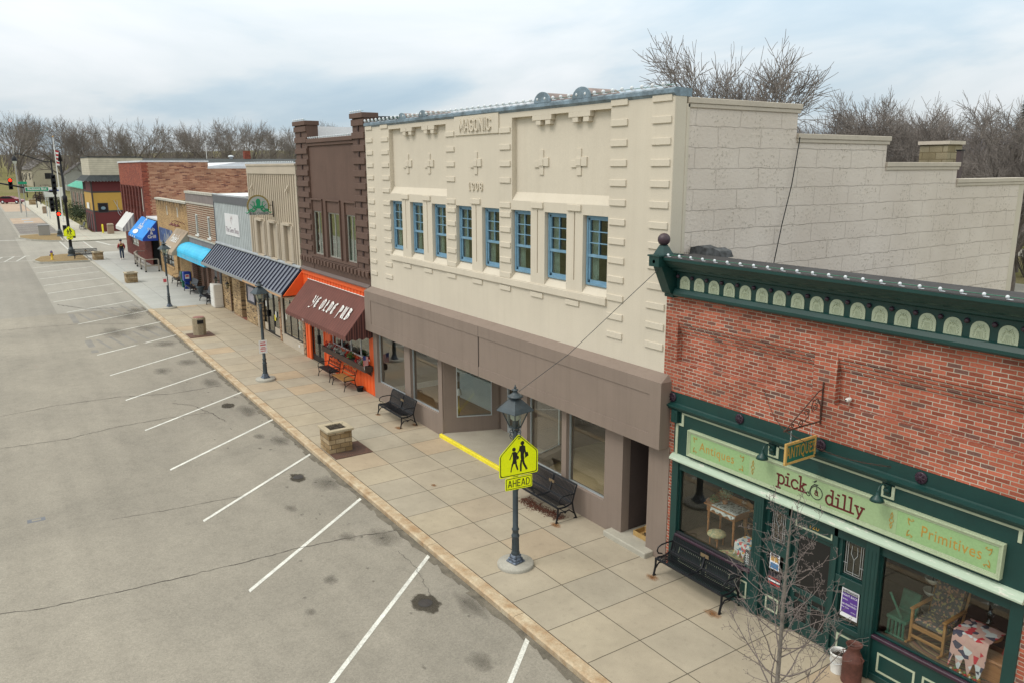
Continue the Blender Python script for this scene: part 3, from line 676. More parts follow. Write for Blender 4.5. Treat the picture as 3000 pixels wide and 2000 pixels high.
# taupe fascia
fx0,fx1=X0+.01,-11.56
mb=MB(); wall_y(mb,fx0,fx1,2.69,4.17,-.3,.02,[(-26.55,-11.9,2.98,3.86,.018)],0)
mb.quad((fx0,-.3,4.17),(fx1,-.3,4.17),(fx1-.1,0,4.3),(fx0,0,4.3)); mb.quad((fx1,-.3,2.69),(fx1,0.02,2.69),(fx1,0,4.17),(fx1,-.3,4.17)); mb.add([(fx1,-.3,4.17),(fx1,0,4.17),(fx1-.1,0,4.3)],[(0,1,2)])
mb.quad((fx0,-.3,2.69),(fx1,-.3,2.69),(fx1,.15,2.69),(fx0,.15,2.69)); mb.quad((fx0,-.3,2.69),(fx0,-.3,4.17),(fx0,0,4.3),(fx0,0,2.69))
mb.quad((fx0,.02,4.1),(X1,.02,4.1),(X1,.02,4.35),(fx0,.02,4.35))
build('fascia',mb,M_taupe,cm,recalc=False)
mb=MB(); mb.box(-18.98,-18.968,-.303,-.28,2.69,4.17); mb.box(-18.98,-18.968,-.284,-.275,2.98,3.86); build('fascia_joint',mb,M_crack,cm)
mb=MB(); mb.box(-26.6,-11.86,-.296,-.28,2.955,2.975); build('fascia_moulding',mb,paint('taupe_light',(.32,.26,.22),.7),cm)
# shopfront piers
mb=MB(); H=[(-26.75,-24.44,.70,2.62),(-24.0,-21.98,.70,2.62),(-21.72,-17.2,-.1,2.7),(-16.9,-15.34,.70,2.62),(-15.15,-13.64,.70,2.62),(-13.0,-12.15,.0,2.62)]
wall_y(mb,X0,X1+.28,-.1,2.7,-.02,.24,H,0); mb.quad((X1+.28,-.02,-.1),(X1+.28,.02,-.1),(X1+.28,.02,2.7),(X1+.28,-.02,2.7))
mb.prism([(-21.98,-.012),(-21.722,-.012),(-21.05,1.72),(-21.05,1.82),(-21.3,1.82)],'z',-.1,.62,0)     # splayed bulkhead left
mb.prism([(-21.74,-.0),(-21.70,.05),(-21.56,.42),(-21.72,.42),(-21.98,.22)],'z',.62,2.7); mb.prism([(-21.12,1.5),(-21.05,1.72),(-21.05,1.85),(-21.3,1.85)],'z',.62,2.7)
mb.prism([(-17.198,-.012),(-16.95,.2),(-17.5,1.85),(-17.9,1.85),(-17.85,1.72)],'z',-.1,.55); mb.prism([(-17.2,-.01),(-16.95,.22),(-17.0,.4),(-17.32,.4)],'z',.55,2.7)
mb.box(-21.1,-20.62,1.8,1.9,0,2.7); mb.box(-19.0,-17.8,1.8,1.9,0,2.7)
build('shopfront_piers',mb,M_taupe,cm)
def sgl(parent,x0,x1,z0,z1,y,fm=M_alu,mat=None,t=.03,mull=(),gm=None):
    f=MB(); f.box(x0,x1,y-.02,y+.03,z0,z0+t); f.box(x0,x1,y-.02,y+.03,z1-t,z1); f.box(x0,x0+t,y-.02,y+.03,z0+t,z1-t); f.box(x1-t,x1,y-.02,y+.03,z0+t,z1-t)
    for q in mull: f.box(q-t/2,q+t/2,y-.02,y+.03,z0+t,z1-t)
    w_=build('shop_window',f,fm,parent); g=MB(); g.box(x0+t,x1-t,y+.002,y+.008,z0+t,z1-t); build('pane',g,gm or M_glass,w_); return w_
for h in (H[0],H[1],H[3],H[4]): sgl(cm,h[0],h[1],h[2],h[3],.10)
def splay(parent,p,q,z0,z1,fm=M_alu):
    p=Vector((p[0],p[1],0)); q=Vector((q[0],q[1],0)); d=(q-p).normalized(); n=Vector((d.y,-d.x,0))*.02
    def bx(mb,a,b,za,zb,e=1.):
        A=p+d*a; B=p+d*b; mb.add([(v.x,v.y,z) for z in (za,zb) for v in (A+n*e,B+n*e,B-n*e,A-n*e)],[(0,3,2,1),(4,5,6,7),(0,1,5,4),(1,2,6,5),(2,3,7,6),(3,0,4,7)])
    L=(q-p).length; f=MB(); bx(f,0,L,z0,z0+.03); bx(f,0,L,z1-.03,z1); bx(f,0,.03,z0+.03,z1-.03); bx(f,L-.03,L,z0+.03,z1-.03)
    w_=build('side_window',f,fm,parent); g=MB(); bx(g,.03,L-.03,z0+.03,z1-.03,.2); build('pane',g,M_glass,w_)
splay(cm,(-21.56,.42),(-21.12,1.5),.63,2.66); splay(cm,(-17.3,.4),(-17.7,1.7),.56,2.66)
d=MB()
for a,b in ((-20.62,-19.85),(-19.75,-19.0)): d.box(a,a+.06,1.78,1.84,.12,2.3); d.box(b-.06,b,1.78,1.84,.12,2.3); d.box(a+.06,b-.06,1.78,1.84,.12,.3); d.box(a+.06,b-.06,1.78,1.84,2.2,2.3)
d.box(-20.62,-19.0,1.78,1.84,2.3,2.36)
dd=build('double_door',d,M_alu,cm); g=MB(); g.box(-20.6,-19.02,1.805,1.812,.2,2.68); build('pane',g,M_glass,dd)
mb=MB(); mb.box(-21.68,-17.0,-.04,2.0,-.1,.115); build('entry_slab',mb,paint('entry_concrete',(.36,.33,.27),.9,.08,1.5),cm)
mb=MB(); mb.box(-21.76,-16.9,-.14,-.04,-.1,.118); build('step_edge',mb,M_yel,cm,bevel=.015)
mb=MB(); mb.box(-13.35,-11.9,-.28,1.6,-.1,.13); build('side_door_step',mb,paint('step_concrete',(.40,.38,.32),.9,.1,2),cm,bevel=.02)
mb=MB(); mb.box(-13.05,-13.01,.05,1.8,.1,2.7); mb.box(-12.14,-12.1,.05,1.8,.1,2.7); mb.box(-13.05,-12.1,1.6,1.65,.1,2.7); mb.box(-13.05,-12.1,.05,1.8,2.66,2.7)
build('stair_lobby',mb,paint('lobby_wall',(.075,.055,.05),.8),cm)
# shop interior
mb=MB(); mb.prism([(X0+.2,.22),(-21.9,.22),(-21.2,1.95),(-18.0,1.95),(-18.0,6),(X0+.2,6)],'z',.1,.2,0); mb.prism([(-17.0,.24),(-13.2,.24),(-13.2,6),(-17.998,6),(-17.998,1.95),(-17.6,1.95)],'z',.1,.2,1); build('shop_floor',mb,[M_woodd,M_woodl],cm)
M_teal=paint('shop_wall',(.55,.60,.57),.9,.1)
mb=MB(); mb.box(X0+.2,-13.2,6,6.1,.2,2.9,0); mb.box(X0+.2,X0+.3,.2,6,.2,2.9,0); mb.box(-13.25,-13.15,.24,6,.2,2.9,0); mb.box(X0+.2,-13.2,.22,6,2.75,2.8,0); mb.box(-24.8,-22.2,2.4,2.5,.2,1.2,0); mb.box(-24.9,-22.1,2.3,2.6,1.2,1.28,0)
mb.box(X0+.31,X0+.34,.3,6,.2,.42,1); mb.box(X0+.3,-21,5.95,5.98,.2,.42,1); build('shop_interior',mb,[M_teal,M_wht],cm)
for (x,y,w_,d_,h_,nm,lb,ct,mt) in [(-20.6,2.9,.95,.6,.62,'storage_cabinet','low black cabinet with a label standing inside the angled lodge shop window','cabinet',M_black),(-19.6,2.7,.6,.45,.3,'cardboard_box','flat brown cardboard box on the floor inside the lodge shop by the aluminium doors','box',paint('cardboard',(.30,.19,.1),.9))]:
    t=thing(nm,lb,ct,(x,y,.2)); mb=MB(); mb.box(x-w_/2,x+w_/2,y-d_/2,y+d_/2,.2,.2+h_); build('body',mb,mt,t,bevel=.02)
    mb=MB(); mb.box(x-w_/2-.01,x+w_/2+.01,y-d_/2-.01,y+d_/2+.01,.2+h_,.225+h_); build('lid',mb,mt,t,bevel=.006)
t=thing('brass_lamp','small brass lamp with white label hanging in the second lodge shop window','lamp',(-22.25,.9,.2)); mb=MB(); mb.lathe([(.14,0),(.13,.02),(.03,.06),(.02,.3),(.05,.38),(.06,.48),(.02,.55),(.015,.9),(.04,.95),(.001,1.0)],(-22.25,.9,.2),12)
build('stem',mb,paint('brass',(.6,.42,.1),.3,.1,met=.8),t); mb=MB(); mb.lathe([(.11,.95),(.07,1.15)],(-22.25,.9,.2),12); build('shade',mb,M_wht,t)
light_string('string of white bulbs along the blue flashing of the cream lodge roof',[(X0+.1,-.03,10.17),(X1,-.03,10.17)],.31,scale=1.25)
t=thing('cable','thin dark cable hanging down the lodge side wall to the antique shop roof','cable',(-11.7,3.86,9.2)); mb=MB(); mb.tube([(-11.72,3.9,9.25),(-11.7,3.7,8.2),(-11.7,3.45,7.3),(-11.7,3.25,6.4)],.012,5); build('cable_run',mb,M_black,t)
t=thing('guy_wire','thin diagonal wire from the green cornice post across the lodge front to its doorway','cable',(-11.7,-.5,6.6)); mb=MB(); mb.tube([(-11.6,-.5,6.55),(-14.2,-.7,4.35),(-17.1,-.9,2.3)],.007,5); build('wire',mb,M_lampm,t)
t=thing('chimney','squat tan block chimney behind the stepped side wall','chimney',(-13.1,12.4,7.8))
mb=MB(); mb.box(-13.5,-12.66,12,12.8,7.7,9.22); build('stack',mb,brick('chimney_block',(.26,.215,.13),(.34,.295,.20),(.15,.12,.07),.4,.2,.012,stain=.4),t)
mb=MB(); mb.box(-13.55,-12.60,11.95,12.85,9.22,9.32); build('cap',mb,M_cope,t)
t=thing('vent_pipe','tall square brown flue beside the last step of the block wall','pipe',(-12.2,11.6,8)); mb=MB(); mb.box(-12.37,-12.24,11.95,12.1,7.8,9.03); build('flue',mb,paint('brown_flue',(.07,.05,.05),.6),t); mb=MB(); mb.box(-12.39,-12.22,11.93,12.12,9.03,9.06); build('cap',mb,M_black,t)
# ---------------------------------------------------------------- antique shop
M_rb=brick('red_brick',(.25,.068,.042),(.41,.118,.072),(.35,.30,.235),c3=(.17,.08,.065),eff=(.52,.47,.39),stain=.18,ms=.0065)
M_gr=paint('dark_green_paint',(.005,.041,.037),.45,.12,2,30,.05,coat=.04)
M_pg=paint('pale_green_trim',(.42,.47,.34),.6,.06,3)
def peel():
    m,t,p,nd=NT('peeling_pale_green'); tc=nd('TexCoord'); mp=nd('Mapping',i_Vector=tc.outputs['Object']); mp.inputs['Scale'].default_value=(1.2,1,9)
    n=nd('TexNoise',i_Vector=mp.outputs[0],i_Scale=2.2,i_Detail=6.,i_Roughness=.7)
    c=ramp(nd,n.outputs[0],[(.0,(.36,.45,.36)),(.56,(.42,.52,.41)),(.60,(.62,.64,.56)),(.68,(.42,.40,.33)),(.8,(.5,.56,.46))]); t.links.new(c,p.inputs['Base Color']); p.inputs['Roughness'].default_value=.7; return m
M_peel=peel()
M_sg=paint('sign_green',(.27,.43,.20),.5,.03,1); M_sg2=paint('sign_green_centre',(.31,.43,.23),.5,.03,1)
M_pur=paint('plum_paint',(.035,.015,.03),.4,.25,5); M_gold=paint('gold_lettering',(.42,.24,.04),.5,.1); M_mar=paint('maroon_lettering',(.10,.006,.008),.5,.1)
ps=thing('antique_shop','single storey red brick antique shop with dark green cornice and pale green sign band','building',(-8,0,0))
A0,A1=-11.8,-3.95
mb=MB(); D=.13
wall_y(mb,A0,A1,3.97,6.1,0,.1,[(-11.45,-8.17,4.62,5.5,D),(-7.72,-4.35,4.62,5.5,D)],0)
for a,b in ((-11.45,-8.17),(-7.72,-4.35)):
    for k in range(4): mb.box(a,b,.13-.03*(k+1),.13,5.5-.0693*(4-k),5.5-.0693*(3-k)-.002)
wall_y(mb,A0,-11.42,-.1,3.97,0,.4,(),0); mb.quad((-11.42,0,-.1),(-11.42,.3,-.1),(-11.42,.3,3.97),(-11.42,0,3.97))
wall_y(mb,-4.42,A1,-.1,3.97,0,.4,(),0); mb.quad((-4.42,0,-.1),(-4.42,.3,-.1),(-4.42,.3,3.97),(-4.42,0,3.97))
mb.box(A1-.25,A1-.002,.012,9.5,-.1,5.6)
build('brick_wall',mb,M_rb,ps,recalc=False)
mb=MB(); mb.box(A0+.01,A1-.26,.3,9.5,5.2,5.3,0); mb.prism([(.36,6.82),(.36,5.3),(.6,5.3)],'x',A0+.01,A1-.26); mb.box(A0+.01,A1,9.3,9.5,-.1,5.2,0); mb.box(A0+.012,A0+.25,.3,9.5,-.1,5.2); build('roof_deck',mb,M_tar,ps)
# cornice
cx0,cx1=-11.44,-4.05
mb=MB()
mb.prism([(-.0,6.02),(-.16,6.02),(-.19,6.05),(-.19,6.10),(-.15,6.17),(-.10,6.19),(-.10,6.51),(-.16,6.54),(-.24,6.555),(-.25,6.60),(-.30,6.61),(-.36,6.64),(-.42,6.70),(-.47,6.76),(-.50,6.765),(-.52,6.78),(-.52,6.83),(.0,6.83)],'x',cx0,cx1,0)
build('cornice',mb,M_gr,ps)
mb=MB(); mb.prism([(-.51,6.832),(-.5,6.85),(.36,6.852),(.36,6.80),(-.4,6.80)],'x',cx0,cx1); build('cornice_cap',mb,M_tar,ps)
def archm(x,w,z0,z1,y0,y1):
    mb=MB(); n=7; r=w/2; zs=z0+(z1-z0)*.42; pr=[(x-r,z0),(x-r,zs)]
    for i in range(1,n): a=i/n; pr.append((x-r+r*(1-math.cos(a*math.pi/2))**1.15,zs+(z1-zs)*math.sin(a*math.pi/2)))
    pr.append((x,z1))
    for i in range(n-1,0,-1): a=i/n; pr.append((x+r-r*(1-math.cos(a*math.pi/2))**1.15,zs+(z1-zs)*math.sin(a*math.pi/2)))
    pr+=[(x+r,zs),(x+r,z0)]
    mb.prism(pr,'y',y0,y1); return mb
def archpanel():
    mb=archm(-11.2,.265,6.18,6.445,-.112,-.095)
    for a in range(-4,5):
        an=a*.36; px,pz=-11.2+.07*math.sin(an)*1.1,6.27+.1*math.cos(an)
        mb.ball((px,-.112,pz),.013,5,sz=1.4)
    for a in (-.05,-.025,0,.025,.05): mb.tube([(-11.2+a,-.113,6.2),(-11.2+a*.6,-.113,6.30)],.005,4)
    for sx in (-1,1): mb.tube([(-11.2,-.113,6.33),(-11.2+sx*.03,-.114,6.37),(-11.2+sx*.045,-.113,6.4)],.007,4); mb.tube([(-11.2+sx*.06,-.113,6.2),(-11.2+sx*.09,-.113,6.23),(-11.2+sx*.07,-.113,6.26)],.006,4)
    return mb
ap=build('arch_panel',archpanel(),M_pg,ps)
rm=MB(); rm.ball((-11.39,-.12,6.425),.04,8); rp=build('rosette',rm,M_pur,ps)
for i in range(1,19): copyp(ap,ps,(.3825*i,0,0)); copyp(rp,ps,(.3825*i,0,0))
# end posts of the cornice
for ex in (-11.585,-3.95):
    mb=MB(); a,b=ex-.14,ex+.14
    mb.box(a,b,-.62,.0,6.64,6.84,0); mb.prism([(-.0,5.98),(-.16,5.98),(-.17,6.05),(-.24,6.08),(-.50,6.60),(-.50,6.64),(0,6.64)],'x',a+.02,b-.02,0)
    mb.box(a-.03,b+.03,-.64,.02,6.84,6.87,0); mb.prism([(-.215,6.135),(-.245,6.12),(-.47,6.55),(-.44,6.57)],'x',a+.07,b-.07,1)
    mb.prism([(-.16,6.2),(-.22,6.2),(-.40,6.58),(-.3,6.58),(-.16,6.35)],'x',a+.014,a+.021,1)
    mb.lathe([(.2,6.87),(.185,6.90),(.11,7.02),(.085,7.05),(.095,7.06),(.001,7.06)],(ex,-.36,0),4,0,R(45),sm=False)
    mb.lathe([(.04,0),(.03,.03),(.0001,.035)],(ex,-.62,6.74),8,1,ax='y'); 
    e=build('cornice_post',mb,[M_gr,M_pur],ps); 
    bl=MB(); bl.ball((ex,-.36,7.17),.128,12); build('ball_finial',bl,paint('finial_plum%d'%(ex<-8),(.045,.025,.035),.45,.3,9,bump=.5,bs=16),e)
light_string('string of large white bulbs clipped along the dark cap of the green cornice',[(-11.36,-.45,6.85),(-4.1,-.45,6.85)],.305,scale=.82)
t=thing('roof_lump','rough lump of black roofing felt and concrete behind the round finial','roof flashing',(-11.5,.5,6.8)); mb=MB(); mb.prism([(-11.75,6.8),(-11.72,6.95),(-11.5,7.0),(-11.3,6.96),(-11.1,6.98),(-10.93,6.93),(-10.86,6.8)],'y',.55,.9); build('felt_lump',mb,paint('torn_felt',(.06,.065,.07),.8,.7,7,bump=1,bs=12),t)
# sign band
mb=MB(); mb.box(-11.42,-4.42,.0,.06,2.3,3.63,0); mb.box(-11.66,-3.98,-.004,.05,3.63,3.965,0)
mb.prism([(.0,3.60),(-.07,3.60),(-.085,3.64),(-.12,3.66),(-.13,3.69),(-.03,3.72),(.0,3.74)],'x',-11.64,-3.98,0)
mb.box(-11.45,-11.28,-.09,.0,3.33,3.6,0); mb.box(-11.40,-11.33,-.1,-.09,3.40,3.54,0)
build('sign_band',mb,M_gr,ps)
rs=MB()
for k,x in enumerate((-11.5,-9.7,-7.9,-6.1,-4.3)):
    rs=MB(); rs.lathe([(.098,0),(.10,-.02),(.085,-.035),(.05,-.028),(.03,-.045),(.0001,-.05)],(x,-.004,3.845),14,ax='y')
    for a in range(8): an=a*math.pi/4; rs.tube([(x+.03*math.cos(an),-.045,3.845+.03*math.sin(an)),(x+.085*math.cos(an),-.043,3.845+.085*math.sin(an))],.008,4)
    build('wall_rosette',rs,M_pur,ps)
mb=MB()
def tr(x0,x1,z0,z1,y=-.02): mb.box(x0,x1,y,.0,z0,z1)
for (xa,xb) in ((-11.21,-8.99),(-8.75,-6.72),(-6.5,-4.58)):
    tr(xa,xb,3.54,3.595)
for xa in (-11.21,): tr(xa-.0,xa+.06,3.33,3.54)
tr(-11.36,-11.15,3.28,3.33); tr(-11.37,-11.30,2.62,3.28)
for xa in (-8.99,-6.72,-4.64): tr(xa-.0,xa+.055,3.36,3.54)
for xa in (-8.81,-6.55): tr(xa,xa+.055,3.36,3.54)
tr(-8.99,-8.81+.055,3.32,3.36); tr(-6.72,-6.55+.055,3.32,3.36)
build('trim_lines',mb,M_pg,ps,bevel=.004)
mb=MB(); mb.prism([(.0,2.50),(-.10,2.50),(-.13,2.52),(-.13,2.55),(-.09,2.60),(-.05,2.63),(.0,2.64)],'x',-11.42,-4.42); build('pale_ledge',mb,M_peel,ps)
sb=thing('shop_sign','long pale green framed fascia sign with maroon and gold lettering','sign',(-7.86,-.03,2.72))
mb=MB(); z0,z1,xa,xb=2.72,3.28,-10.96,-4.77
mb.box(xa,xb,-.06,.0,z0,z1,0)
for i,(t_,d_) in enumerate(((.022,-.10),(.04,-.085),(.06,-.075))):
    a,b,c,e=xa+(i*.022),xb-(i*.022),z0+i*.022,z1-i*.022
    mb.box(a,b,d_,-.06,c,c+.024,0); mb.box(a,b,d_,-.06,e-.024,e,0); mb.box(a,a+.024,d_,-.06,c+.024,e-.024,0); mb.box(b-.024,b,d_,-.06,c+.024,e-.024,0)
fr=build('sign_frame',mb,paint('sign_frame_green',(.38,.45,.30),.6,.05,3),sb,bevel=.003)
mb=MB(); mb.box(xa+.07,xb-.07,-.064,-.055,z0+.07,z1-.07,0); mb.box(-9.36,-6.38,-.067,-.064,z0+.072,z1-.072,1); build('sign_board',mb,[M_sg,M_sg2],sb)
sy=-.0675
text('lettering','Antiques',.27,M_gold,(-10.18,sy+.002,3.0),FY,sb,ext=.001,space=1.1,sx=.86)
text('lettering','Primitives',.27,M_gold,(-5.52,sy+.002,3.0),FY,sb,ext=.001,space=1.08,sx=.80)
def arc(cx,cy,r,a0,a1,n=10,ry=None): return [(cx+r*math.cos(R(a0+(a1-a0)*i/n)),cy+(ry or r)*math.sin(R(a0+(a1-a0)*i/n))) for i in range(n+1)]
SLAB={'p':(.62,[[(0,.6),(.16,.6),(.16,-.38)],[(0,-.38),(.34,-.38)],arc(.36,.28,.26,150,-150,14,.32)]),
'i':(.4,[[(.02,.6),(.2,.6),(.2,0)],[(0,0),(.42,0)],[(.14,.86),(.26,.86)]]),'c':(.5,arc and [arc(.3,.3,.28,35,325,12,.32)]),
'k':(.6,[[(0,1),(.14,1),(.14,0)],[(0,0),(.3,0)],[(.14,.24),(.46,.56)],[(.34,.58),(.58,.58)],[(.26,.34),(.5,0)],[(.38,0),(.64,0)]]),
'd':(.62,[[(.34,1),(.5,1),(.5,0),(.64,0)],arc(.27,.29,.25,30,330,14,.32)]),
'l':(.36,[[(0,1),(.18,1),(.18,0)],[(0,0),(.4,0)]]),'y':(.62,[[(.08,.6),(.33,.02)],[(.56,.6),(.24,-.3),(.06,-.36)],[(0,.6),(.22,.6)],[(.42,.6),(.66,.6)]]),
'a':(.56,[[(.06,.5),(.2,.6),(.36,.58),(.44,.46),(.44,.06),(.56,0)],arc(.25,.19,.19,20,340,12,.17)])}
stroke_text('lettering','pick',SLAB,.26,M_mar,(-8.4,sy-.0008,3.035),FY,sb,w=.13,gap=.1,t=.002)
stroke_text('lettering','dilly',SLAB,.26,M_mar,(-7.32,sy-.0008,2.99),FY,sb,w=.13,gap=.1,t=.002)
stroke_text('lettering','a',SLAB,.14,M_mar,(-7.87,sy-.0015,3.0),FY,sb,w=.14,t=.002)
m=strokes_mb([arc(-7.87,2.975,.12,0,360,28),arc(-8.03,2.905,.035,0,360,14),[(-8.03,2.905),(-7.98,3.06),(-7.93,3.11),(-7.87,3.12),(-7.87,2.98)],[(-7.93,3.12),(-7.85,3.13)]],.012)
M_ink=paint('dark_ink',(.02,.02,.02),.6); o=build('bicycle_emblem',m.xf(Matrix.Translation((0,sy-.001,0))@FY),M_ink,sb,recalc=False)
m=MB(); m.prism([(-7.95,3.155),(-7.925,3.15),(-7.90,3.165),(-7.875,3.2),(-7.89,3.205),(-7.915,3.19),(-7.945,3.165),(-7.985,3.145)],'y',sy-.002,sy); build('bird_emblem',m,M_ink,sb)
# small scroll ornaments
for (x,z,sx,sz) in [(-10.8,3.15,1,1),(-10.8,2.86,1,-1),(-9.5,3.13,-1,1),(-9.5,2.86,-1,-1),(-6.2,3.13,1,1),(-6.2,2.86,1,-1),(-4.93,3.13,-1,1),(-4.93,2.86,-1,-1)]:
    m=strokes_mb([[(x,z),(x+.05*sx,z-.02*sz),(x+.09*sx,z+.0*sz),(x+.07*sx,z+.02*sz)],[(x,z),(x+.01*sx,z-.06*sz),(x+.03*sx,z-.09*sz)],[(x,z+.015*sz),(x+.03*sx,z+.0*sz)]],.01); build('scroll_ornament',m.xf(Matrix.Translation((0,sy+.001,0))@FY),M_gold,sb,recalc=False)
for x in (-9.27,-6.47):
    m=strokes_mb([arc(x,3.0,.035,0,360,10),[(x,2.86),(x-.02,2.92),(x,2.96),(x+.02,2.92),(x,2.86)],[(x,3.14),(x-.02,3.08),(x,3.04),(x+.02,3.08),(x,3.14)]],.009); build('scroll_ornament',m.xf(Matrix.Translation((0,sy-.001,0))@FY),M_gold,sb,recalc=False)
# gooseneck lamps
def goose(x):
    t=thing('gooseneck_lamp','','lamp',(x,-.02,3.45),'dark green gooseneck lamps on the sign band')
    mb=MB(); mb.box(x-.055,x+.055,-.03,-.0,3.36,3.56); mb.lathe([(.05,0),(.05,-.03),(.03,-.05),(.001,-.05)],(x,-.03,3.46),10,ax='y'); build('wall_plate',mb,M_gr,t)
    mb=MB(); mb.tube([(x,-.06,3.47),(x,-.1,3.56),(x,-.18,3.60),(x,-.26,3.57),(x,-.29,3.5)],.014,6); build('arm',mb,M_gr,t)
    mb=MB(); mb.lathe([(.025,.06),(.03,.0),(.06,-.03),(.09,-.06),(.115,-.11),(.11,-.112),(.085,-.06),(.02,-.02)],(x,-.29,3.45),14); build('shade',mb,M_gr,t)
    return t
g1=goose(-8.9); g1['label']='left dark green gooseneck lamp above the left part of the long green shop sign'
g2=dup(g1,(-6.62,-.02,3.45)); g2['label']='right dark green gooseneck lamp above the right part of the long green shop sign'
# shopfront joinery
mb=MB()
YB=.05
mb.box(-11.42,-11.24,-.03,.12,0.02,2.5); mb.box(-9.19,-8.97,-.06,.12,0.02,2.5); mb.box(-9.21,-8.95,-.08,-.06,.02,.35); mb.box(-6.86,-6.62,-.06,.12,.02,2.5); mb.box(-6.88,-6.60,-.08,-.06,.02,.35); mb.box(-4.60,-4.42,-.03,.12,.02,2.5)
for a in (-9.14,-9.08,-9.02,-6.81,-6.74,-6.67): mb.box(a-.008,a+.008,-.068,-.06,.45,2.35)
for a,b in ((-11.24,-9.19),(-6.62,-4.60)):
    mb.box(a,b,.0,.1,.02,.78); mb.box(a,b,-.04,0,.02,.14); mb.box(a,b,.02,.1,2.42,2.5)
for a,b in ((-8.97,-8.45),(-7.42,-6.86)):
    wall_y(mb,a,b,.02,2.5,.05,.06,[(a+.07,b-.07,1.60,2.36),(a+.07,b-.07,.72,1.42)],0)
    mb.box(a,b,.02,.05,1.42,1.60); mb.box(a,b,.0,.05,.6,.70); mb.box(a,b,.0,.05,.02,.14)
mb.box(-8.45,-8.36,.0,.12,.02,2.5); mb.box(-7.5,-7.42,.0,.12,.02,2.5); mb.box(-8.36,-7.5,.04,.12,2.10,2.5)
build('shopfront',mb,M_gr,ps,bevel=.004)
mb=MB()
def rect(x0,x1,z0,z1,y,w=.035):
    mb.box(x0,x1,y-.008,y,z0,z0+w); mb.box(x0,x1,y-.008,y,z1-w,z1); mb.box(x0,x0+w,y-.008,y,z0+w,z1-w); mb.box(x1-w,x1,y-.008,y,z0+w,z1-w)
for a in (-11.14,-10.36,-9.58+.0): rect(a,a+.30 if a>-9.6 else a+.66,.2,.56,.0)
for a in (-6.5,-5.72): rect(a,a+.66,.2,.56,.0)
rect(-4.94,-4.66,.2,.56,.0)
rect(-8.86,-8.56,.2,.5,.05); rect(-7.31,-6.97,.2,.5,.05); rect(-8.31,-7.55,2.16,2.38,.04,.03)
build('panel_trim',mb,M_pg,ps)
text('house_number','120',.15,M_gold,(-7.93,.036,2.27),FY,ps,ext=.002)
for a,b in ((-11.24,-9.19),(-6.62,-4.60)): mb=MB(); mb.box(a,b,-.05,.03,.785,.845); build('plum_sill',mb,M_pur,ps,bevel=.008)
for a,b in ((-11.24,-9.19),(-6.62,-4.60)): sgl(ps,a,b,.845,2.42,.06,M_gr,t=.025)
for a,b in ((-8.90,-8.52),(-7.35,-6.93)):
    mb=MB(); wl=sgl(ps,a,b,1.61,2.35,.10,M_gr,t=.015,gm=M_gdark); mc=(a+b)/2
    L=[[(a+.05,1.66),(a+.05,2.3),(b-.05,2.3),(b-.05,1.66),(a+.05,1.66)],[(a+.09,1.7),(a+.09,2.26),(b-.09,2.26),(b-.09,1.7),(a+.09,1.7)],[(mc,1.66),(mc,1.8)],[(mc-.05,2.2),(mc-.06,2.05),(mc,1.95),(mc+.06,2.05),(mc+.05,2.2)],[(mc,1.95),(mc,1.8)],[(a,1.85),(a+.09,1.85)],[(b-.09,1.85),(b,1.85)]]
    build('leading',strokes_mb(L,.007,t=.004).xf(Matrix.Translation((0,.095,0))@FY),M_alu,wl,recalc=False)
    sgl(ps,a,b,.73,1.41,.10,M_gr,t=.015,gm=M_gdark)
dr=MB(); a,b,y=-8.36,-7.5,.09
dr.box(a,a+.1,y,y+.04,.03,2.1); dr.box(b-.1,b,y,y+.04,.03,2.1); dr.box(a+.1,b-.1,y,y+.04,2.0,2.1); dr.box(a+.1,b-.1,y,y+.04,.03,.28); dr.box(a+.1,b-.1,y,y+.04,.82,.93)
dr.box(-7.97,-7.89,y,y+.04,.28,.82); dr.box(a+.1,b-.1,y,y+.04,.68,.72)
d_=build('screen_door',dr,M_gr,ps,bevel=.003); g=MB(); g.box(a+.1,b-.1,y+.018,y+.024,.28,2.0); build('screen',g,paint('dark_screen',(.008,.009,.011),.3),d_)
# posters in the sidelights
def poster(x0,x1,z0,z1,y,bands,label):
    t=thing('poster',label,'poster',((x0+x1)/2,y,z0)); mb=MB(); mb.box(x0,x1,y-.004,y,z0,z1,0)
    for i,(a,b,c,d_) in enumerate(bands): mb.box(x0+(x1-x0)*a,x0+(x1-x0)*b,y-.0055,y-.004,z0+(z1-z0)*c,z0+(z1-z0)*d_,1+i%9)
    return t,mb
M_pp=paint('poster_purple',(.09,.035,.25),.5,.05); M_pw=paint('poster_white',(.75,.76,.80),.5,.03); M_pb=paint('poster_black',(.02,.02,.03),.5)
t,mb=poster(-7.28,-6.95,.86,1.40,.05,[(.05,.95,.15,.84),(.05,.95,.84,.96)],'purple poster in the window right of the shop door'); build('sheet',mb,[M_pw,M_pp,M_pb],t)
for s,sz,z,x in (('OUR COMMUNITIES',.034,1.365,-7.115),('FIGHTING TOGETHER',.028,1.335,-7.115),('FIGHT BACK',.052,1.275,-7.115),('SMALL',.035,1.20,-7.2),('BE PREPARED',.046,1.105,-7.115),('Stay Calm',.036,1.05,-7.19),('Take Out',.032,1.16,-7.04),('US ALL',.03,1.0,-7.03)): text('poster_text',s,sz,M_pw,(x,.043,z),FY,t,ext=.0005)
t,mb=poster(-8.82,-8.60,1.08,1.41,.05,[(.08,.92,.05,.4),(.1,.48,.5,.8),(.52,.9,.5,.8),(.08,.9,.85,.95)],'blue and white notice in the window left of the shop door'); build('sheet',mb,[M_pw,paint('notice_blue',(.06,.2,.42),.5),paint('notice_gold',(.5,.3,.08),.5),MATS['notice_gold'],M_pb],t)
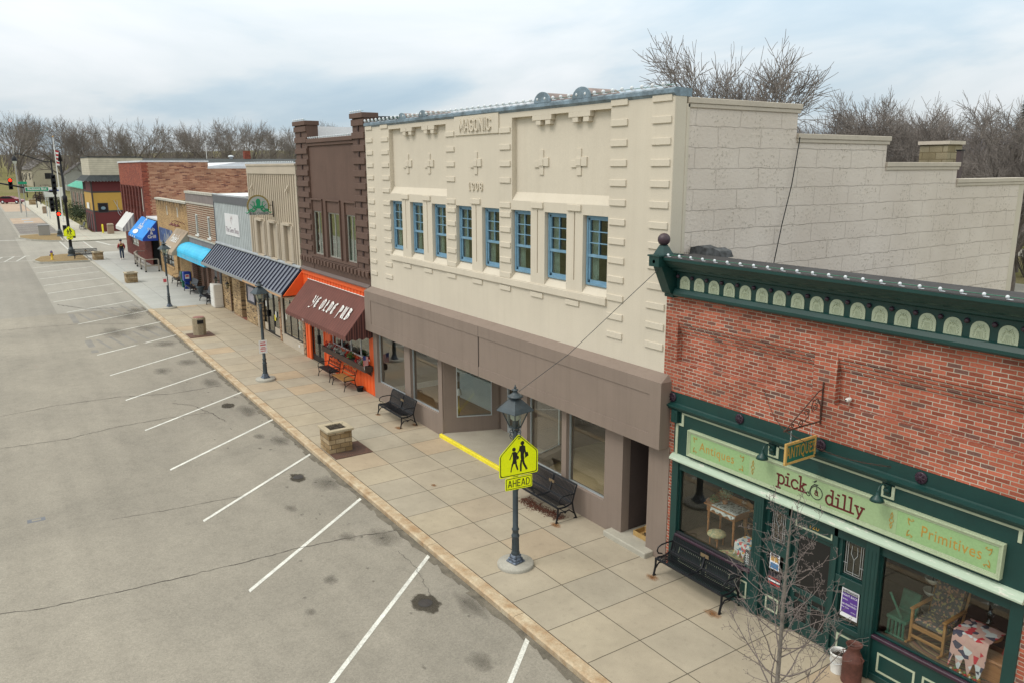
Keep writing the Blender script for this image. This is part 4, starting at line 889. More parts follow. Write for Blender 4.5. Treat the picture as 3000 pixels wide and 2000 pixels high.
t,mb=poster(-8.84,-8.54,.74,1.02,.05,[(.05,.95,.1,.22),(.05,.95,.3,.42),(.05,.95,.5,.62)],'black and red decal with striped rounded lettering low beside the shop door'); build('sheet',mb,[M_pb,paint('decal_red',(.45,.02,.02),.5),M_pw,MATS['decal_red']],t)
# shop windows' interior: raised display floors and dark room
mb=MB(); mb.box(-11.2,-9.22,.09,1.7,.70,.80,0); mb.box(-6.6,-4.62,.09,1.7,.70,.80,0); build('display_floor',mb,paint('display_boards',(.09,.065,.045),.6,.2,3),ps)
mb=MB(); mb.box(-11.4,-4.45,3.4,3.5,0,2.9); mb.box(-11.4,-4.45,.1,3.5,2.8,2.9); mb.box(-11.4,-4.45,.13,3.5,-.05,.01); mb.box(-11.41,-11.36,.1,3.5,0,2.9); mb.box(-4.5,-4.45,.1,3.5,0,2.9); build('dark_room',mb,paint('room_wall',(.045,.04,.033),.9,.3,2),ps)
# ---- goods in the windows
def legs4(t,x0,x1,y0,y1,z0,z1,r,mat,nm='leg'):
    for x,y in ((x0,y0),(x1,y0),(x0,y1),(x1,y1)):
        m=MB(); h=z1-z0; m.lathe([(r*.6,0),(r*.9,h*.1),(r*.7,h*.3),(r*.95,h*.55),(r*.7,h*.6),(r*1.1,h*.75),(r,h)],(x,y,z0),8); build(nm,m,mat,t)
SX=-.22
t=thing('washstand','orange pine washstand with shaped back board under a lace cloth in the left shop window','table',(-10.5,.75,.8))
mb=MB(); mb.box(-10.95,-10.08,.5,1.05,1.50,1.53); build('table_top',mb,M_wood,t,bevel=.006)
mb=MB(); mb.box(-10.9,-10.13,.55,1.0,1.36,1.50); build('drawer_box',mb,M_wood,t); legs4(t,-10.86,-10.17,.58,.97,.8,1.36,.028,M_wood)
mb=MB(); mb.prism([(-10.95,1.53),(-10.95,1.66),(-10.8,1.70),(-10.6,1.66),(-10.4,1.66),(-10.2,1.70),(-10.08,1.64),(-10.08,1.53)],'y',1.03,1.05); mb.prism([(.55,1.53),(.62,1.60),(.75,1.60),(1.04,1.68),(1.04,1.53)],'x',-10.95,-10.93); build('back_board',mb,M_wood,t)
def cloth(t,nm,c,rx,ry,z,mat,drop=.12,n=22):
    mb=MB(); vs=[];fs=[]
    for i in range(n+1):
        for j in range(n+1):
            u,v=(i/n-.5)*2,(j/n-.5)*2; x=c[0]+u*rx; y=c[1]+v*ry; e=max(0,abs(v)-.75)/.25*(1 if v<0 else 0)
            vs.append((x+.006*math.sin(9*v),y+e*.03,z+.004+.003*math.sin(7*u+5*v)-e*drop*(1+.25*math.sin(11*u))))
    fs=[(i*(n+1)+j,(i+1)*(n+1)+j,(i+1)*(n+1)+j+1,i*(n+1)+j+1) for i in range(n) for j in range(n)]
    mb.add(vs,fs,0,True); return build(nm,mb,mat,t,recalc=False)
def quiltm(name,cols,sc_=14.):
    m,t,p,nd=NT(name); uv=nd('TexCoord'); v=nd('TexVoronoi',i_Vector=uv.outputs['Object'],i_Scale=sc_); v.feature='F1'
    sx=nd('SeparateXYZ'); t.links.new(v.outputs['Color'],sx.inputs[0]); r=nd('ValToRGB'); t.links.new(sx.outputs[0],r.inputs[0]); r.color_ramp.interpolation='CONSTANT'; e=r.color_ramp.elements
    while len(e)<len(cols): e.new(.5)
    for i,(q,c) in enumerate(zip(e,cols)): q.position=i/len(cols); q.color=c4(c)
    t.links.new(r.outputs[0],p.inputs['Base Color']); p.inputs['Roughness'].default_value=.9; return m
M_lace=quiltm('lace',[(.6,.62,.6),(.5,.52,.5),(.2,.2,.18),(.62,.64,.62)],30.)
ln=thing('lace_runner','white crocheted lace runner draped over the washstand front','cloth',(-10.35,.75,1.53)); cloth(ln,'lace_cloth',(-10.42,.72),.33,.26,1.535,M_lace,.1)
def leafy(t,c,r,n,mat,sz=.03,squash=1.,nm='foliage'):
    mb=MB(); rnd=random.Random(int(c[0]*100))
    for i in range(n):
        d=Vector((rnd.gauss(0,1),rnd.gauss(0,1),rnd.gauss(0,1))).normalized()*r*rnd.random()**.5; p=Vector(c)+Vector((d.x,d.y,d.z*squash))
        a=Vector((rnd.gauss(0,1),rnd.gauss(0,1),rnd.gauss(0,1))).normalized()*sz; b=a.cross(Vector((rnd.random(),rnd.random(),rnd.random()-.3))).normalized()*sz*.4
        mb.add([p-a,p+b,p+a,p-b],[(0,1,2,3)])
    return build(nm,mb,mat,t,recalc=False)
M_leaf=paint('leaf',(.10,.22,.06),.6,.4,9); M_leafp=paint('pale_leaf',(.32,.45,.28),.6,.35,9)
t=thing('potted_plant','pale leafy trailing plant on the washstand in the left shop window','plant',(-10.62,.8,1.54)); leafy(t,(-10.6,.8,1.80),.15,260,M_leafp,.025); m=MB(); m.lathe([(.05,0),(.07,.1),(.065,.1),(.045,.02)],(-10.62,.8,1.54),10); build('pot',m,M_wood,t)
t=thing('potted_plant','low dark green bushy plant at the left end of the washstand','plant',(-10.82,.66,1.54)); leafy(t,(-10.8,.66,1.62),.1,200,M_leaf,.022); m=MB(); m.lathe([(.04,0),(.055,.06),(.05,.06),(.035,.01)],(-10.82,.66,1.54),10); build('pot',m,M_wood,t)
M_clr=glassm('lamp_glass',(.75,.78,.76),1.0,.05,1.7)
def oil_lamp(x,y,z,label):
    t=thing('oil_lamp',label,'lamp',(x,y,z)); m=MB(); m.lathe([(.07,0),(.05,.03),(.02,.08),(.06,.13),(.07,.17),(.03,.21),(.03,.23)],(x,y,z),12); build('font',m,M_clr,t)
    m=MB(); m.lathe([(.03,.23),(.055,.3),(.05,.36),(.025,.44),(.028,.5)],(x,y,z),12); build('chimney_glass',m,M_clr,t)
oil_lamp(-10.2,.9,1.54,'clear glass oil lamp on the right end of the washstand')
t=thing('footstool','round cream upholstered footstool with four turned legs in the left shop window','stool',(-10.42,.36,.8)); m=MB(); m.lathe([(.001,.0),(.17,0),(.2,.03),(.19,.07),(.1,.11),(.001,.12)],(-10.42,.36,1.0),18); build('cushion',m,quiltm('cream_tapestry',[(.45,.38,.2),(.38,.34,.2),(.5,.42,.26),(.3,.32,.2)],25.),t); legs4(t,-10.52,-10.32,.27,.45,.8,1.0,.018,M_wood)
t=thing('floral_rug','cream floral rug spread on the left window display floor','rug',(-9.75,.4,.8)); m=MB(); m.prism([(-10.25,.12),(-9.26,.12),(-9.26,.85),(-9.75,.9)],'z',.801,.812); build('rug_pile',m,quiltm('floral_rug_pattern',[(.45,.38,.2),(.4,.36,.2),(.48,.42,.26),(.38,.2,.15),(.2,.24,.14)],18.),t)
def wheel(t,c,r,mat,ns=12,tr_=.016,nm='wheel'):
    m=MB(); m.tube([(c[0]+r*math.cos(a*math.pi/16),c[1]+.12*r*math.cos(a*math.pi/16),c[2]+r*math.sin(a*math.pi/16)) for a in range(33)],tr_*1.5,6); 
    for a in range(ns): an=2*math.pi*a/ns; m.tube([c,(c[0]+r*math.cos(an),c[1]+.12*r*math.cos(an),c[2]+r*math.sin(an))],tr_*.5,5)
    m.ball(c,.035,6); return build(nm,m,mat,t)
t=thing('spinning_wheel','large wooden spinning wheel standing behind the quilt chair in the left window','spinning wheel',(-9.85,1.0,.8)); wheel(t,(-9.85,1.0,1.25),.36,M_oak); m=MB(); m.tube([(-9.85,1.08,1.25),(-9.75,1.12,.8)],.02); m.tube([(-9.85,.92,1.25),(-9.95,.88,.8)],.02); build('stand',m,M_oak,t); wheel(t,(-9.42,.95,1.2),.14,M_oak,8,.011,'flyer')
t=thing('child_chair','small green painted chair draped with a quilt by the right edge of the left window','chair',(-9.55,.45,.8)); m=MB(); m.lathe([(.001,0),(.12,0),(.14,.02),(.12,.04),(.001,.04)],(-9.52,.42,1.08),14); build('seat',m,paint('chair_green',(.12,.25,.12),.6),t); legs4(t,-9.62,-9.42,.33,.52,.8,1.08,.016,M_oak)
t=thing('wooden_keg','pale wooden keg beneath the quilt in the left shop window','keg',(-9.68,.52,.8)); m=MB(); m.lathe([(.1,0),(.13,.12),(.13,.2),(.11,.32),(.001,.32)],(-9.72,.55,.8),14); build('staves',m,M_oak,t); m=MB(); m.lathe([(.122,.06),(.127,.06),(.129,.08),(.124,.08)],(-9.72,.55,.8),14); build('hoop',m,M_metal,t)
M_q1=quiltm('quilt_bright',[(.6,.6,.6),(.55,.1,.1),(.6,.6,.58),(.1,.25,.35),(.6,.35,.1),(.62,.6,.6)],16.)
t=thing('quilt','white quilt with red border and bright patches draped over the keg','quilt',(-9.68,.5,1.12)); cloth(t,'quilt_cloth',(-9.66,.42),.2,.2,1.15,M_q1,.25)
t=thing('flower_basket','green leafy plant with flowers hanging at the right edge of the left window','plant',(-9.33,.4,.8)); leafy(t,(-9.33,.38,1.15),.17,360,MATS['leaf'],.03,1.5); m=MB(); m.lathe([(.06,0),(.09,.12),(.08,.12),(.05,.02)],(-9.33,.4,.8),10); build('basket',m,M_oak,t)
t=thing('chalkboard','small grey slate with white lettering leaning in the left window corner','sign',(-9.42,.14,.8)); m=MB(); m.add([(-9.50,.12,.8),(-9.33,.12,.8),(-9.33,.17,1.13),(-9.50,.17,1.13),(-9.50,.14,.8),(-9.33,.14,.8),(-9.33,.19,1.13),(-9.50,.19,1.13)],[(0,1,2,3),(4,7,6,5),(0,4,5,1),(1,5,6,2),(2,6,7,3),(3,7,4,0)]); build('slate',m,paint('slate',(.06,.07,.08),.7),t); build('lettering',strokes_mb([[(-9.45,.86+i*.05),(-9.38,.88+i*.05)] for i in range(5)]+[[(-9.38,.86+i*.05),(-9.44,.90+i*.05)] for i in range(5)],.012).xf(Matrix.Translation((0,.125,0))@FY),M_pw,t,recalc=False)
t=thing('bird_cage','openwork wire bird cage beside the spinning wheel','bird cage',(-9.45,.9,1.5)); m=MB()
for k in range(8): an=k*math.pi/4; m.tube([(-9.42+.11*math.cos(an),.9+.11*math.sin(an),1.5),(-9.42+.11*math.cos(an),.9+.11*math.sin(an),1.85),(-9.42,.9,2.0)],.005,4)
build('bars',m,M_oak,t); m=MB(); m.lathe([(.001,0),(.12,0),(.12,.02),(.001,.02)],(-9.42,.9,1.48),12); build('base',m,M_oak,t)
# right window
M_tap=quiltm('dark_tapestry',[(.07,.07,.075),(.06,.065,.07),(.08,.08,.08),(.30,.17,.12),(.06,.065,.07),(.28,.24,.1),(.07,.07,.07)],30.)
t=thing('rocking_chair','oak platform rocking chair with dark floral tapestry seat and tall back in the right window','chair',(-5.95,.55,.8))
rz=Matrix.Translation((-5.9,.62,.8))@Matrix.Rotation(R(0),4,'Z')
def rb(nm,mat,*bx,bev=.006):
    m=MB()
    for b in bx: m.box(*b)
    return build(nm,m.xf(rz),mat,t,bevel=bev)
rb('seat',M_tap,(-.25,.25,-.25,.25,.36,.46),bev=.03); m=MB(); m.prism([(.18,.44),(.26,.42),(.48,1.12),(.40,1.14)],'x',-.23,.23); build('back_cushion',m.xf(rz),M_tap,t,bevel=.02)
rb('seat_rail',M_oak,(-.28,.28,-.28,-.25,.28,.36),(-.28,-.25,-.25,.25,.28,.36),(.25,.28,-.25,.25,.28,.36))
for sx in (-.27,.27):
    m=MB(); m.box(sx-.02,sx+.02,-.29,-.25,.04,.62); build('front_post',m.xf(rz),M_oak,t); m=MB(); m.tube([(sx,.27,.04),(sx,.27,.4),(sx,.5,1.2)],.02); build('back_post',m.xf(rz),M_oak,t)
    m=MB(); m.box(sx-.035,sx+.035,-.32,.34,.62,.65); build('armrest',m.xf(rz),M_oak,t,bevel=.008); m=MB(); m.tube([(sx,-.4,.06),(sx,-.2,.02),(sx,.1,.0),(sx,.4,.05)],.022); build('rocker',m.xf(rz),M_oak,t)
m=MB(); m.prism([(-.3,1.12),(-.3,1.2),(-.2,1.24),(-.1,1.22),(0,1.27),(.1,1.22),(.2,1.24),(.3,1.2),(.3,1.12)],'y',.45,.48); build('crest_rail',m.xf(rz),M_oak,t); rb('stretcher',M_oak,(-.27,.27,-.29,-.26,.12,.17))
m=None
def stripes(name,cols,sc_):
    m,t,p,nd=NT(name); tc=nd('TexCoord'); mp=nd('Mapping',i_Vector=tc.outputs['Object']); mp.inputs['Scale'].default_value=(1.0,1.9,0)
    ln=nd('VectorMath',operation='LENGTH'); t.links.new(mp.outputs[0],ln.inputs[0]); s=nd('Math',operation='MULTIPLY',i_0=ln.outputs['Value'],i_1=sc_); fr=nd('Math',operation='FRACT',i_0=s.outputs[0])
    c=ramp(nd,fr.outputs[0],cols); t.links.new(c,p.inputs['Base Color']); p.inputs['Roughness'].default_value=.95; return m
t=thing('braided_rug','oval braided rug in brown tan and black bands on the right window floor','rug',(-5.6,.6,.8)); m=MB(); m.prism([(-5.55+.9*math.cos(a*math.pi/14),.62+.47*math.sin(a*math.pi/14)) for a in range(28)],'z',.802,.815); build('braids',m,stripes('braid',[(0,(.10,.06,.04)),(.3,(.28,.2,.1)),(.5,(.05,.05,.045)),(.75,(.2,.08,.06)),(1,(.16,.13,.08))],4.2),t)
t=thing('garden_glider','old dark green metal slatted garden seat at the left edge of the right window','seat',(-6.42,.5,.8)); m=MB()
for k in range(5): m.box(-6.55+k*.065,-6.51+k*.065,.28,.32,.82,1.1)
m.box(-6.57,-6.22,.27,.62,1.1,1.16); m.box(-6.57,-6.22,.27,.31,.80,.84)
build('slats',m,paint('old_green',(.02,.11,.07),.6,.3,6),t,bevel=.01); m=MB(); m.prism([(.6,1.12),(.66,1.12),(.76,1.5),(.7,1.52)],'x',-6.55,-6.24); build('backrest',m,MATS['old_green'],t,bevel=.02); m=MB(); m.tube([(-6.5,.2,1.62),(-6.38,.22,1.4),(-6.30,.24,1.22)],.022); build('handle',m,MATS['old_green'],t)
M_bowl=paint('stoneware',(.52,.5,.42),.35,.08)
t=thing('bowl_stand','wire plant stand holding three cream stoneware bowls in the right window','bowl stand',(-6.25,1.05,.8)); m=MB(); m.tube([(-6.25,1.05,.8),(-6.25,1.05,1.9)],.012); m.tube([(-6.25+.1*math.cos(a*.5),1.05+.1*math.sin(a*.5),1.88) for a in range(13)],.008,5); build('stem',m,M_black,t)
for z in (1.02,1.38,1.62):
    m=MB(); m.lathe([(.05,0),(.11,.05),(.14,.12),(.13,.12),(.1,.05),(.001,.02)],(-6.25,1.05,z),16); build('bowl',m,M_bowl,t)
t=thing('steamer_trunk','low brown wooden trunk lying in the right corner of the right window','trunk',(-4.9,.55,.8)); m=MB(); m.box(-5.2,-4.64,.35,.8,.81,1.12); build('box_body',m,M_wood,t,bevel=.01); m=MB(); m.box(-5.22,-4.63,.33,.82,1.12,1.18); build('lid',m,M_wood,t,bevel=.02)
M_q2=quiltm('quilt_pink',[(.55,.33,.3),(.56,.35,.31),(.58,.6,.62),(.55,.33,.3),(.05,.05,.09),(.56,.35,.31),(.5,.03,.05),(.55,.33,.3)],11.)
t=thing('quilt','pink patchwork quilt with navy white and red pieces draped over the window table','quilt',(-5.25,.4,1.15)); cloth(t,'quilt_cloth',(-5.2,.5),.27,.3,1.45,M_q2,.52)
t=thing('side_table','dark round side table under the pink quilt in the right window','table',(-5.2,.55,.8)); m=MB(); m.lathe([(.001,0),(.3,0),(.3,.025),(.001,.025)],(-5.2,.6,1.41),20); build('table_top',m,M_wood,t); m=MB(); m.lathe([(.15,0),(.04,.05),(.03,.5),(.06,.61)],(-5.2,.6,.8),10); build('pedestal',m,M_wood,t)
oil_lamp(-5.25,.95,1.44,'glass oil lamp behind the pink quilt in the right window')
t=thing('bobbin_tray','tray of coloured marbles and spools at the front of the right window','tray',(-5.2,.2,.8)); m=MB()
m.box(-5.4,-4.95,.12,.24,.801,.82); build('tray_board',m,M_wood,t)
for k in range(12):
    m=MB(); m.ball((-5.38+k*.037,.15+.06*(k%2),.845),.022,6); build('spool',m,[M_bowl,M_leaf,MATS['decal_red'],M_gold][k%4],t)
t=thing('wooden_sled','tall red wooden sled frame leaning at the right edge of the right window','sled',(-4.75,.7,.8)); m=MB(); m.tube([(-4.68,.75,2.2),(-4.78,.7,1.6),(-4.68,.6,1.2)],.025); m.tube([(-4.78,.75,2.2),(-4.8,.7,1.6),(-4.85,.6,1.2)],.025); build('rails',m,paint('sled_red',(.25,.03,.02),.6),t); m=MB(); m.box(-4.83,-4.7,.69,.71,1.7,1.73); build('crossbar',m,MATS['sled_red'],t)
# hanging sign with scrolled bracket
M_irn=paint('rusty_iron',(.07,.03,.02),.7,.4,12)
t=thing('sign_bracket','rusty scrolled iron bracket with chains on the brick pier','bracket',(-7.95,0,4.26)); X=-7.95
m=MB(); m.tube([(X,-.0,4.27),(X,-1.0,4.27)],.014); m.tube([(X,-.02,4.85),(X,-.12,4.83),(X,-.97,4.28)],.011); m.tube([(X,-.015,4.22),(X,-.015,4.98)],.014); build('frame',m,M_irn,t)
m=MB()
def spiral(m,cy,cz,r,a0,turns,r1=.02):
    n=22; m.tube([(X,cy+(r+(r1-r)*i/n)*math.cos(a0+turns*6.28*i/n),cz+(r+(r1-r)*i/n)*math.sin(a0+turns*6.28*i/n)) for i in range(n+1)],.008,5)
m.tube([(X,-.03,4.35),(X,-.04,4.55),(X,-.14,4.70),(X,-.26,4.68),(X,-.30,4.56),(X,-.24,4.48)],.009); spiral(m,-.2,4.56,.07,1.5,-1.4); spiral(m,-.42,4.5,.07,0,1.4); spiral(m,-.56,4.34,.065,3,1.4); m.tube([(X,-.35,4.52),(X,-.36,4.42),(X,-.45,4.36),(X,-.6,4.41),(X,-.3,4.29)],.008); spiral(m,-.78,4.33,.035,0,1.2); build('scrollwork',m,M_irn,t)
def chain(p,q,n,mat,parent,nm='chain',r=.011,sag=0):
    m=MB(); p=Vector(p);q=Vector(q); d=(q-p)/n
    for i in range(n):
        a=p+d*i; b=p+d*(i+1); a.z-=sag*math.sin(math.pi*i/n); b.z-=sag*math.sin(math.pi*(i+1)/n); c=(a+b)/2; u=(b-a)*.62; s_=u.cross(Vector((0,0,1)) if abs(u.normalized().z)<.9 else Vector((1,0,0))).normalized()
        if i%2: s_=s_.cross(u.normalized())
        s_*=r; m.tube([c-u,c-u*.5+s_,c+u*.5+s_,c+u,c+u*.5-s_,c-u*.5-s_,c-u],r*.32,4,cap=False)
    return build(nm,m,mat,parent)
chain((X,-.80,4.265),(X,-.80,4.035),6,M_alu,t); chain((X,-.25,4.265),(X,-.25,4.035),6,M_alu,t); chain((X,-.97,4.27),(-6.6,0,3.86),26,M_irn,t,sag=.12); chain((X,-.97,4.28),(-9.2,0,4.55),26,M_irn,t,sag=.1)
t=thing('hanging_sign','small framed ANTIQUES sign hanging on chains from the scrolled bracket','sign',(X,-.52,3.64)); m=MB()
m.box(X-.02,X+.02,-.93,-.10,3.645,3.69); m.box(X-.02,X+.02,-.93,-.10,3.99,4.035); m.box(X-.02,X+.02,-.93,-.885,3.69,3.99); m.box(X-.02,X+.02,-.145,-.10,3.69,3.99); build('sign_frame',m,paint('yellow_wood',(.52,.33,.10),.6,.1,6),t,bevel=.004)
m=MB(); m.box(X-.012,X+.012,-.885,-.145,3.69,3.99); build('sign_panel',m,paint('sign_dark_green',(.01,.13,.09),.5,.1),t); text('lettering','ANTIQUES',.29,M_gold,(X+.013,-.515,3.845),FX,t,ext=.001,sx=.52,space=1.08,bold=.004)
t=thing('security_camera','small round white security camera fixed to the brick beside the iron bracket','camera',(-7.5,.08,4.76)); m=MB(); m.lathe([(.035,0),(.035,-.05),(.03,-.06),(.001,-.06)],(-7.5,.1,4.76),12,ax='y'); m.ball((-7.5,.02,4.76),.035,8); build('housing',m,M_wht,t); m=MB(); m.lathe([(.014,0),(.014,-.01),(.001,-.01)],(-7.5,-.013,4.76),8,ax='y'); build('lens',m,M_black,t)
# ---------------------------------------------------------------- brown pub
M_brn=paint('brown_masonry_paint',(.115,.068,.052),.8,.1,.8,40,.06,.3,40,streak=.12)
M_brn2=paint('dark_brown_brick',(.04,.02,.017),.8,.1)  # small dark brown bricks between the pilaster blocks
M_org=paint('orange_siding',(.80,.115,.018),.6,.05,1)
pb=thing('pub_building','narrow two storey brown painted masonry building with block pilasters above an orange pub front','building',(-30.8,0,0))
P0,P1=-34.55,-27.1
W3=[(-32.98,-31.92),(-31.33,-29.97),(-29.36,-28.36)]
mb=MB(); mb2=MB()
wall_y(mb,-33.1,-28.2,4.2,9.6,.06,.1,[(a,b,5.0,6.82) for a,b in W3],0)
mb.box(P0,-33.1,.0,.5,4.2,10.35); mb.box(-28.2,P1-.01,.0,.5,4.2,10.35); mb.box(-33.1,-28.2,.2+.1,.5,9.0,9.6); mb.box(P0,P0+.25,.5,15,0,9.3); mb.box(P1-.27,P1-.012,.5,15,0,9.9)
mb.box(-33.1,-28.2,.02,.06,4.2,4.80)
build('masonry_wall',mb,M_brn,pb,recalc=False)
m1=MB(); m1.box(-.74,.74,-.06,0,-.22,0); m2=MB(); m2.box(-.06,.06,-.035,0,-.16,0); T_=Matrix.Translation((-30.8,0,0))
q1=q2=None
for (a,b) in ((P0,-33.1),(-28.2,P1)):
    c=(a+b)/2
    for i in range(13):
        z=10.30-i*.452
        if q1 is None: q1=build('pilaster_block',MB().join(m1,T_),M_brn,pb,bevel=.008); o=q1
        else: o=q1.copy(); COL.objects.link(o)
        o.location=(c+30.8,0,z); o.scale=((b-a+.0)/1.48,1,1)
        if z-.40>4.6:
            if q2 is None: q2=build('dark_brick',MB().join(m2,T_),M_brn2,pb); o=q2
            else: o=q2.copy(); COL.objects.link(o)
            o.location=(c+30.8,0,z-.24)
mb=MB()
for (a,b) in ((P0-.04,-33.06),(-28.24,P1+.02)): mb.box(a,b,-.1,.55,10.34,10.52)
mb.box(-33.1,-28.2,-.05,.5,9.6,9.76); mb.box(-33.1,-28.2,.0,.06,9.48,9.6); build('parapet_cap',mb,M_brn,pb,bevel=.01)
mb=MB()
for i in range(21): x=-34.5+i*.36; mb.box(x,x+.2,-.12,.02,4.6,4.80)
mb.box(P0,P1,-.02,.05,4.80,4.86); build('corbel_row',mb,M_brn,pb,bevel=.008)
mb=MB(); mb.prism([(-.02,4.34),(-.13,4.24),(-.13,4.2),(.0,4.2)],'x',P0,P1); build('sloped_ledge',mb,paint('brown_ledge',(.12,.085,.075),.6,.1),pb)
mb=MB(); mb.box(-28.2-.0,-27.35,.5,.9,9.5,10.4,0); mb.prism([(.5,9.6),(.5,10.4),(2.5,10.45),(9,9.9),(9,9.6)],'x',-27.3,-27.11,0); mb.box(P0+.3,P1-.3,.5,15,8.9,9.0,0)
build('roof_felt',mb,paint('patched_felt',(.05,.055,.06),.7,.6,1.2,14,.2),pb)
M_wm=paint('white_membrane_wall',(.88,.88,.9),.6,.03); M_mc=paint('maroon_coping',(.10,.045,.045),.6)
mb=MB(); mb.box(-34.3,-34.1,.5,3.2,9.3,10.35,0); mb.box(-34.32,-34.05,3.0,3.25,9.3,10.3,1); build('white_parapet_return',mb,[M_wm,M_mc],pb)
mb=MB(); mb.box(-34.3,-31.9,4.9,5.1,8.9,10.45,0); mb.box(-34.4,-31.86,4.8,5.15,10.45,10.62,1); build('white_parapet_backing',mb,[M_wm,M_mc],pb)
for a,b in W3:
    w_=sgl(pb,a,b,5.0,6.82,.12,paint('bronze_frame',(.30,.29,.26),.5,.1),t=.05,mull=[(a+b)/2],gm=glassm('green_glass',(.75,.9,.85),1,0,2.6))
mb=MB()
for a,b in W3: mb.box(a-.1,a-.03,.0,.06,4.95,7.3); mb.box(b+.03,b+.1,.0,.06,4.95,7.3)
for a,b in W3: mb.box(a-.1,b+.1,-.01,.06,7.28,7.34)
mb.box(-33.1,-28.2,-.03,.06,4.88,4.96); build('window_surround',mb,M_brn,pb)
mb=MB(); mb.box(-34.4,-28,1.6,1.7,4.6,7.2); mb.box(-34.4,-28,.3,1.6,4.7,4.75); build('room_back',mb,paint('green_room',(.30,.42,.36),.8,.2),pb)
# orange front
mb=MB(); wall_y(mb,P0-.08,P1,-.1,4.2,-.0,.14,[(-34.02,-32.36,.08,2.32),(-31.5,-27.5,1.32,2.45)],0)
for i in range(24):
    x=-34.35+i*.31; mb.box(x-.02,x+.02,-.025,.0,3.8,4.0)
    if x>-32.3: mb.box(x-.012,x+.012,-.014,0,.02,1.05)
mb.box(P0,P1,-.05,0,4.0,4.199); mb.box(P0-.08,P0-.055,-.9,0,3.0,3.0+.01)
mb.prism([(0,4.1),(-.95,3.0),(0,3.0)],'x',P0-.12,P0-.06)
mb.box(P0-.05,-34.42,-.03,0,.06,2.4); mb.box(-34.1,-34.02,-.03,0,.06,2.4); mb.box(-32.36,-32.28,-.03,0,.06,2.4); mb.box(-31.62,-31.5,-.03,0,1.2,2.5); mb.box(-31.5,-27.5,-.04,0,1.24,1.32)
build('orange_front',mb,M_org,pb)
mb=MB()
for a,b in ((-34.02,-33.2),(-33.18,-32.36)):
    mb.box(a,a+.07,.05,.1,.08,2.3); mb.box(b-.07,b,.05,.1,.08,2.3); mb.box(a+.07,b-.07,.05,.1,.08,.4); mb.box(a+.07,b-.07,.05,.1,2.2,2.3)
dd=build('glass_door',mb,M_black,pb); g=MB(); g.box(-33.98,-32.4,.07,.076,.2,2.25); build('pane',g,M_gdark,dd); g=MB(); g.box(-33.25,-33.13,.0,.05,1.0,1.35); build('push_bar',g,M_black,dd)
sgl(pb,-31.5,-27.5,1.32,2.45,.08,M_wht,t=.04,mull=[-30.5,-29.5,-28.5],gm=M_gdark)
mb=MB(); mb.box(-34.3,-27.3,2.5,2.6,0,3); mb.box(-34.3,-27.3,.2,2.5,-.02,.06); mb.box(-34.3,-27.3,.16,2.5,2.5,2.6); mb.box(-34.35,-34.3,.16,2.5,0,3); mb.box(-27.4,-27.3,.16,2.5,0,3); build('bar_room',mb,M_dark,pb)
# awnings
def stripem(name,cols,sc_,axis=0,rough=.85):
    m,t,p,nd=NT(name); tc=nd('TexCoord'); sx=nd('SeparateXYZ'); t.links.new(tc.outputs['Object'],sx.inputs[0])
    s_=nd('Math',operation='MULTIPLY_ADD',i_0=sx.outputs[axis],i_1=sc_,i_2=100.); fr=nd('Math',operation='FRACT',i_0=s_.outputs[0]); r=nd('ValToRGB'); t.links.new(fr.outputs[0],r.inputs[0]); r.color_ramp.interpolation='CONSTANT'; e=r.color_ramp.elements
    while len(e)<len(cols): e.new(.5)
    for q,(a,b) in zip(e,cols): q.position=a; q.color=c4(b)
    n=nd('TexNoise',i_Vector=tc.outputs['Object'],i_Scale=1.5,i_Detail=3.); c=mixc(nd,1.,r.outputs[0],ramp(nd,n.outputs[0],[(.3,.88),(.7,1.1)]),'MULTIPLY')
    t.links.new(c,p.inputs['Base Color']); p.inputs['Roughness'].default_value=rough; return m
M_mst=stripem('maroon_stripe',[(0,(.14,.046,.034)),(.22,(.085,.026,.022)),(.42,(.175,.07,.052)),(.55,(.105,.032,.026)),(.8,(.155,.058,.044))],4.2)
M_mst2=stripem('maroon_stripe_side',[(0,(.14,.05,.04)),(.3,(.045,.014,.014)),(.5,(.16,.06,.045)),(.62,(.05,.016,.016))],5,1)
def awning(parent,x0,x1,zt,yb,zb,mat,val=.2,scal=.0,side=None,yt=0.0,pitch=.25,sides=True,dome=False):
    mb=MB(); n=max(2,int((x1-x0)/pitch)); nb=max(1,int(abs(yb)/pitch))
    prof=[(yt,zt),(yb,zb)]
    if dome: prof=[(yb*math.sin(a*math.pi/12),zb+(zt-zb)*math.cos(a*math.pi/12)) for a in range(7)]
    for i in range(n):
        a=x0+(x1-x0)*i/n; b=x0+(x1-x0)*(i+1)/n; c=(a+b)/2
        for (ya,za),(yc,zc) in zip(prof[:-1],prof[1:]):
            if dome: s=.03; mb.add([(a,ya,za),(c,ya-s,za+s),(b,ya,za),(b,yc,zc),(c,yc-s,zc+s),(a,yc,zc)],[(0,1,4,5),(1,2,3,4)],0,False)
            else: mb.quad((a,ya,za),(b,ya,za),(b,yc,zc),(a,yc,zc),0)
        mb.add([(a,yb,zb),(b,yb,zb),(b,yb-.01,zb-val+scal),(c,yb-.015,zb-val),(a,yb-.01,zb-val+scal)],[(0,1,2,3,4)],0)
    if sides:
        for x in (x0,x1):
            pr=[(x,y,z) for y,z in prof]+[(x,prof[0][0] if not dome else 0,zb)]; mb.add(pr,[tuple(range(len(pr)))],1)
            for i in range(nb):
                a=yb*(1-i/nb); b=yb*(1-(i+1)/nb); mb.add([(x,a,zb),(x,b,zb),(x,b,zb-val+scal),(x,(a+b)/2,zb-val),(x,a,zb-val+scal)],[(0,1,2,3,4)],1)
    return build('awning',mb,[mat,side or mat],parent,recalc=False)
aw=awning(pb,-33.95,-27.12,3.80,-1.1,2.5,M_mst,.2,.07,M_mst2)
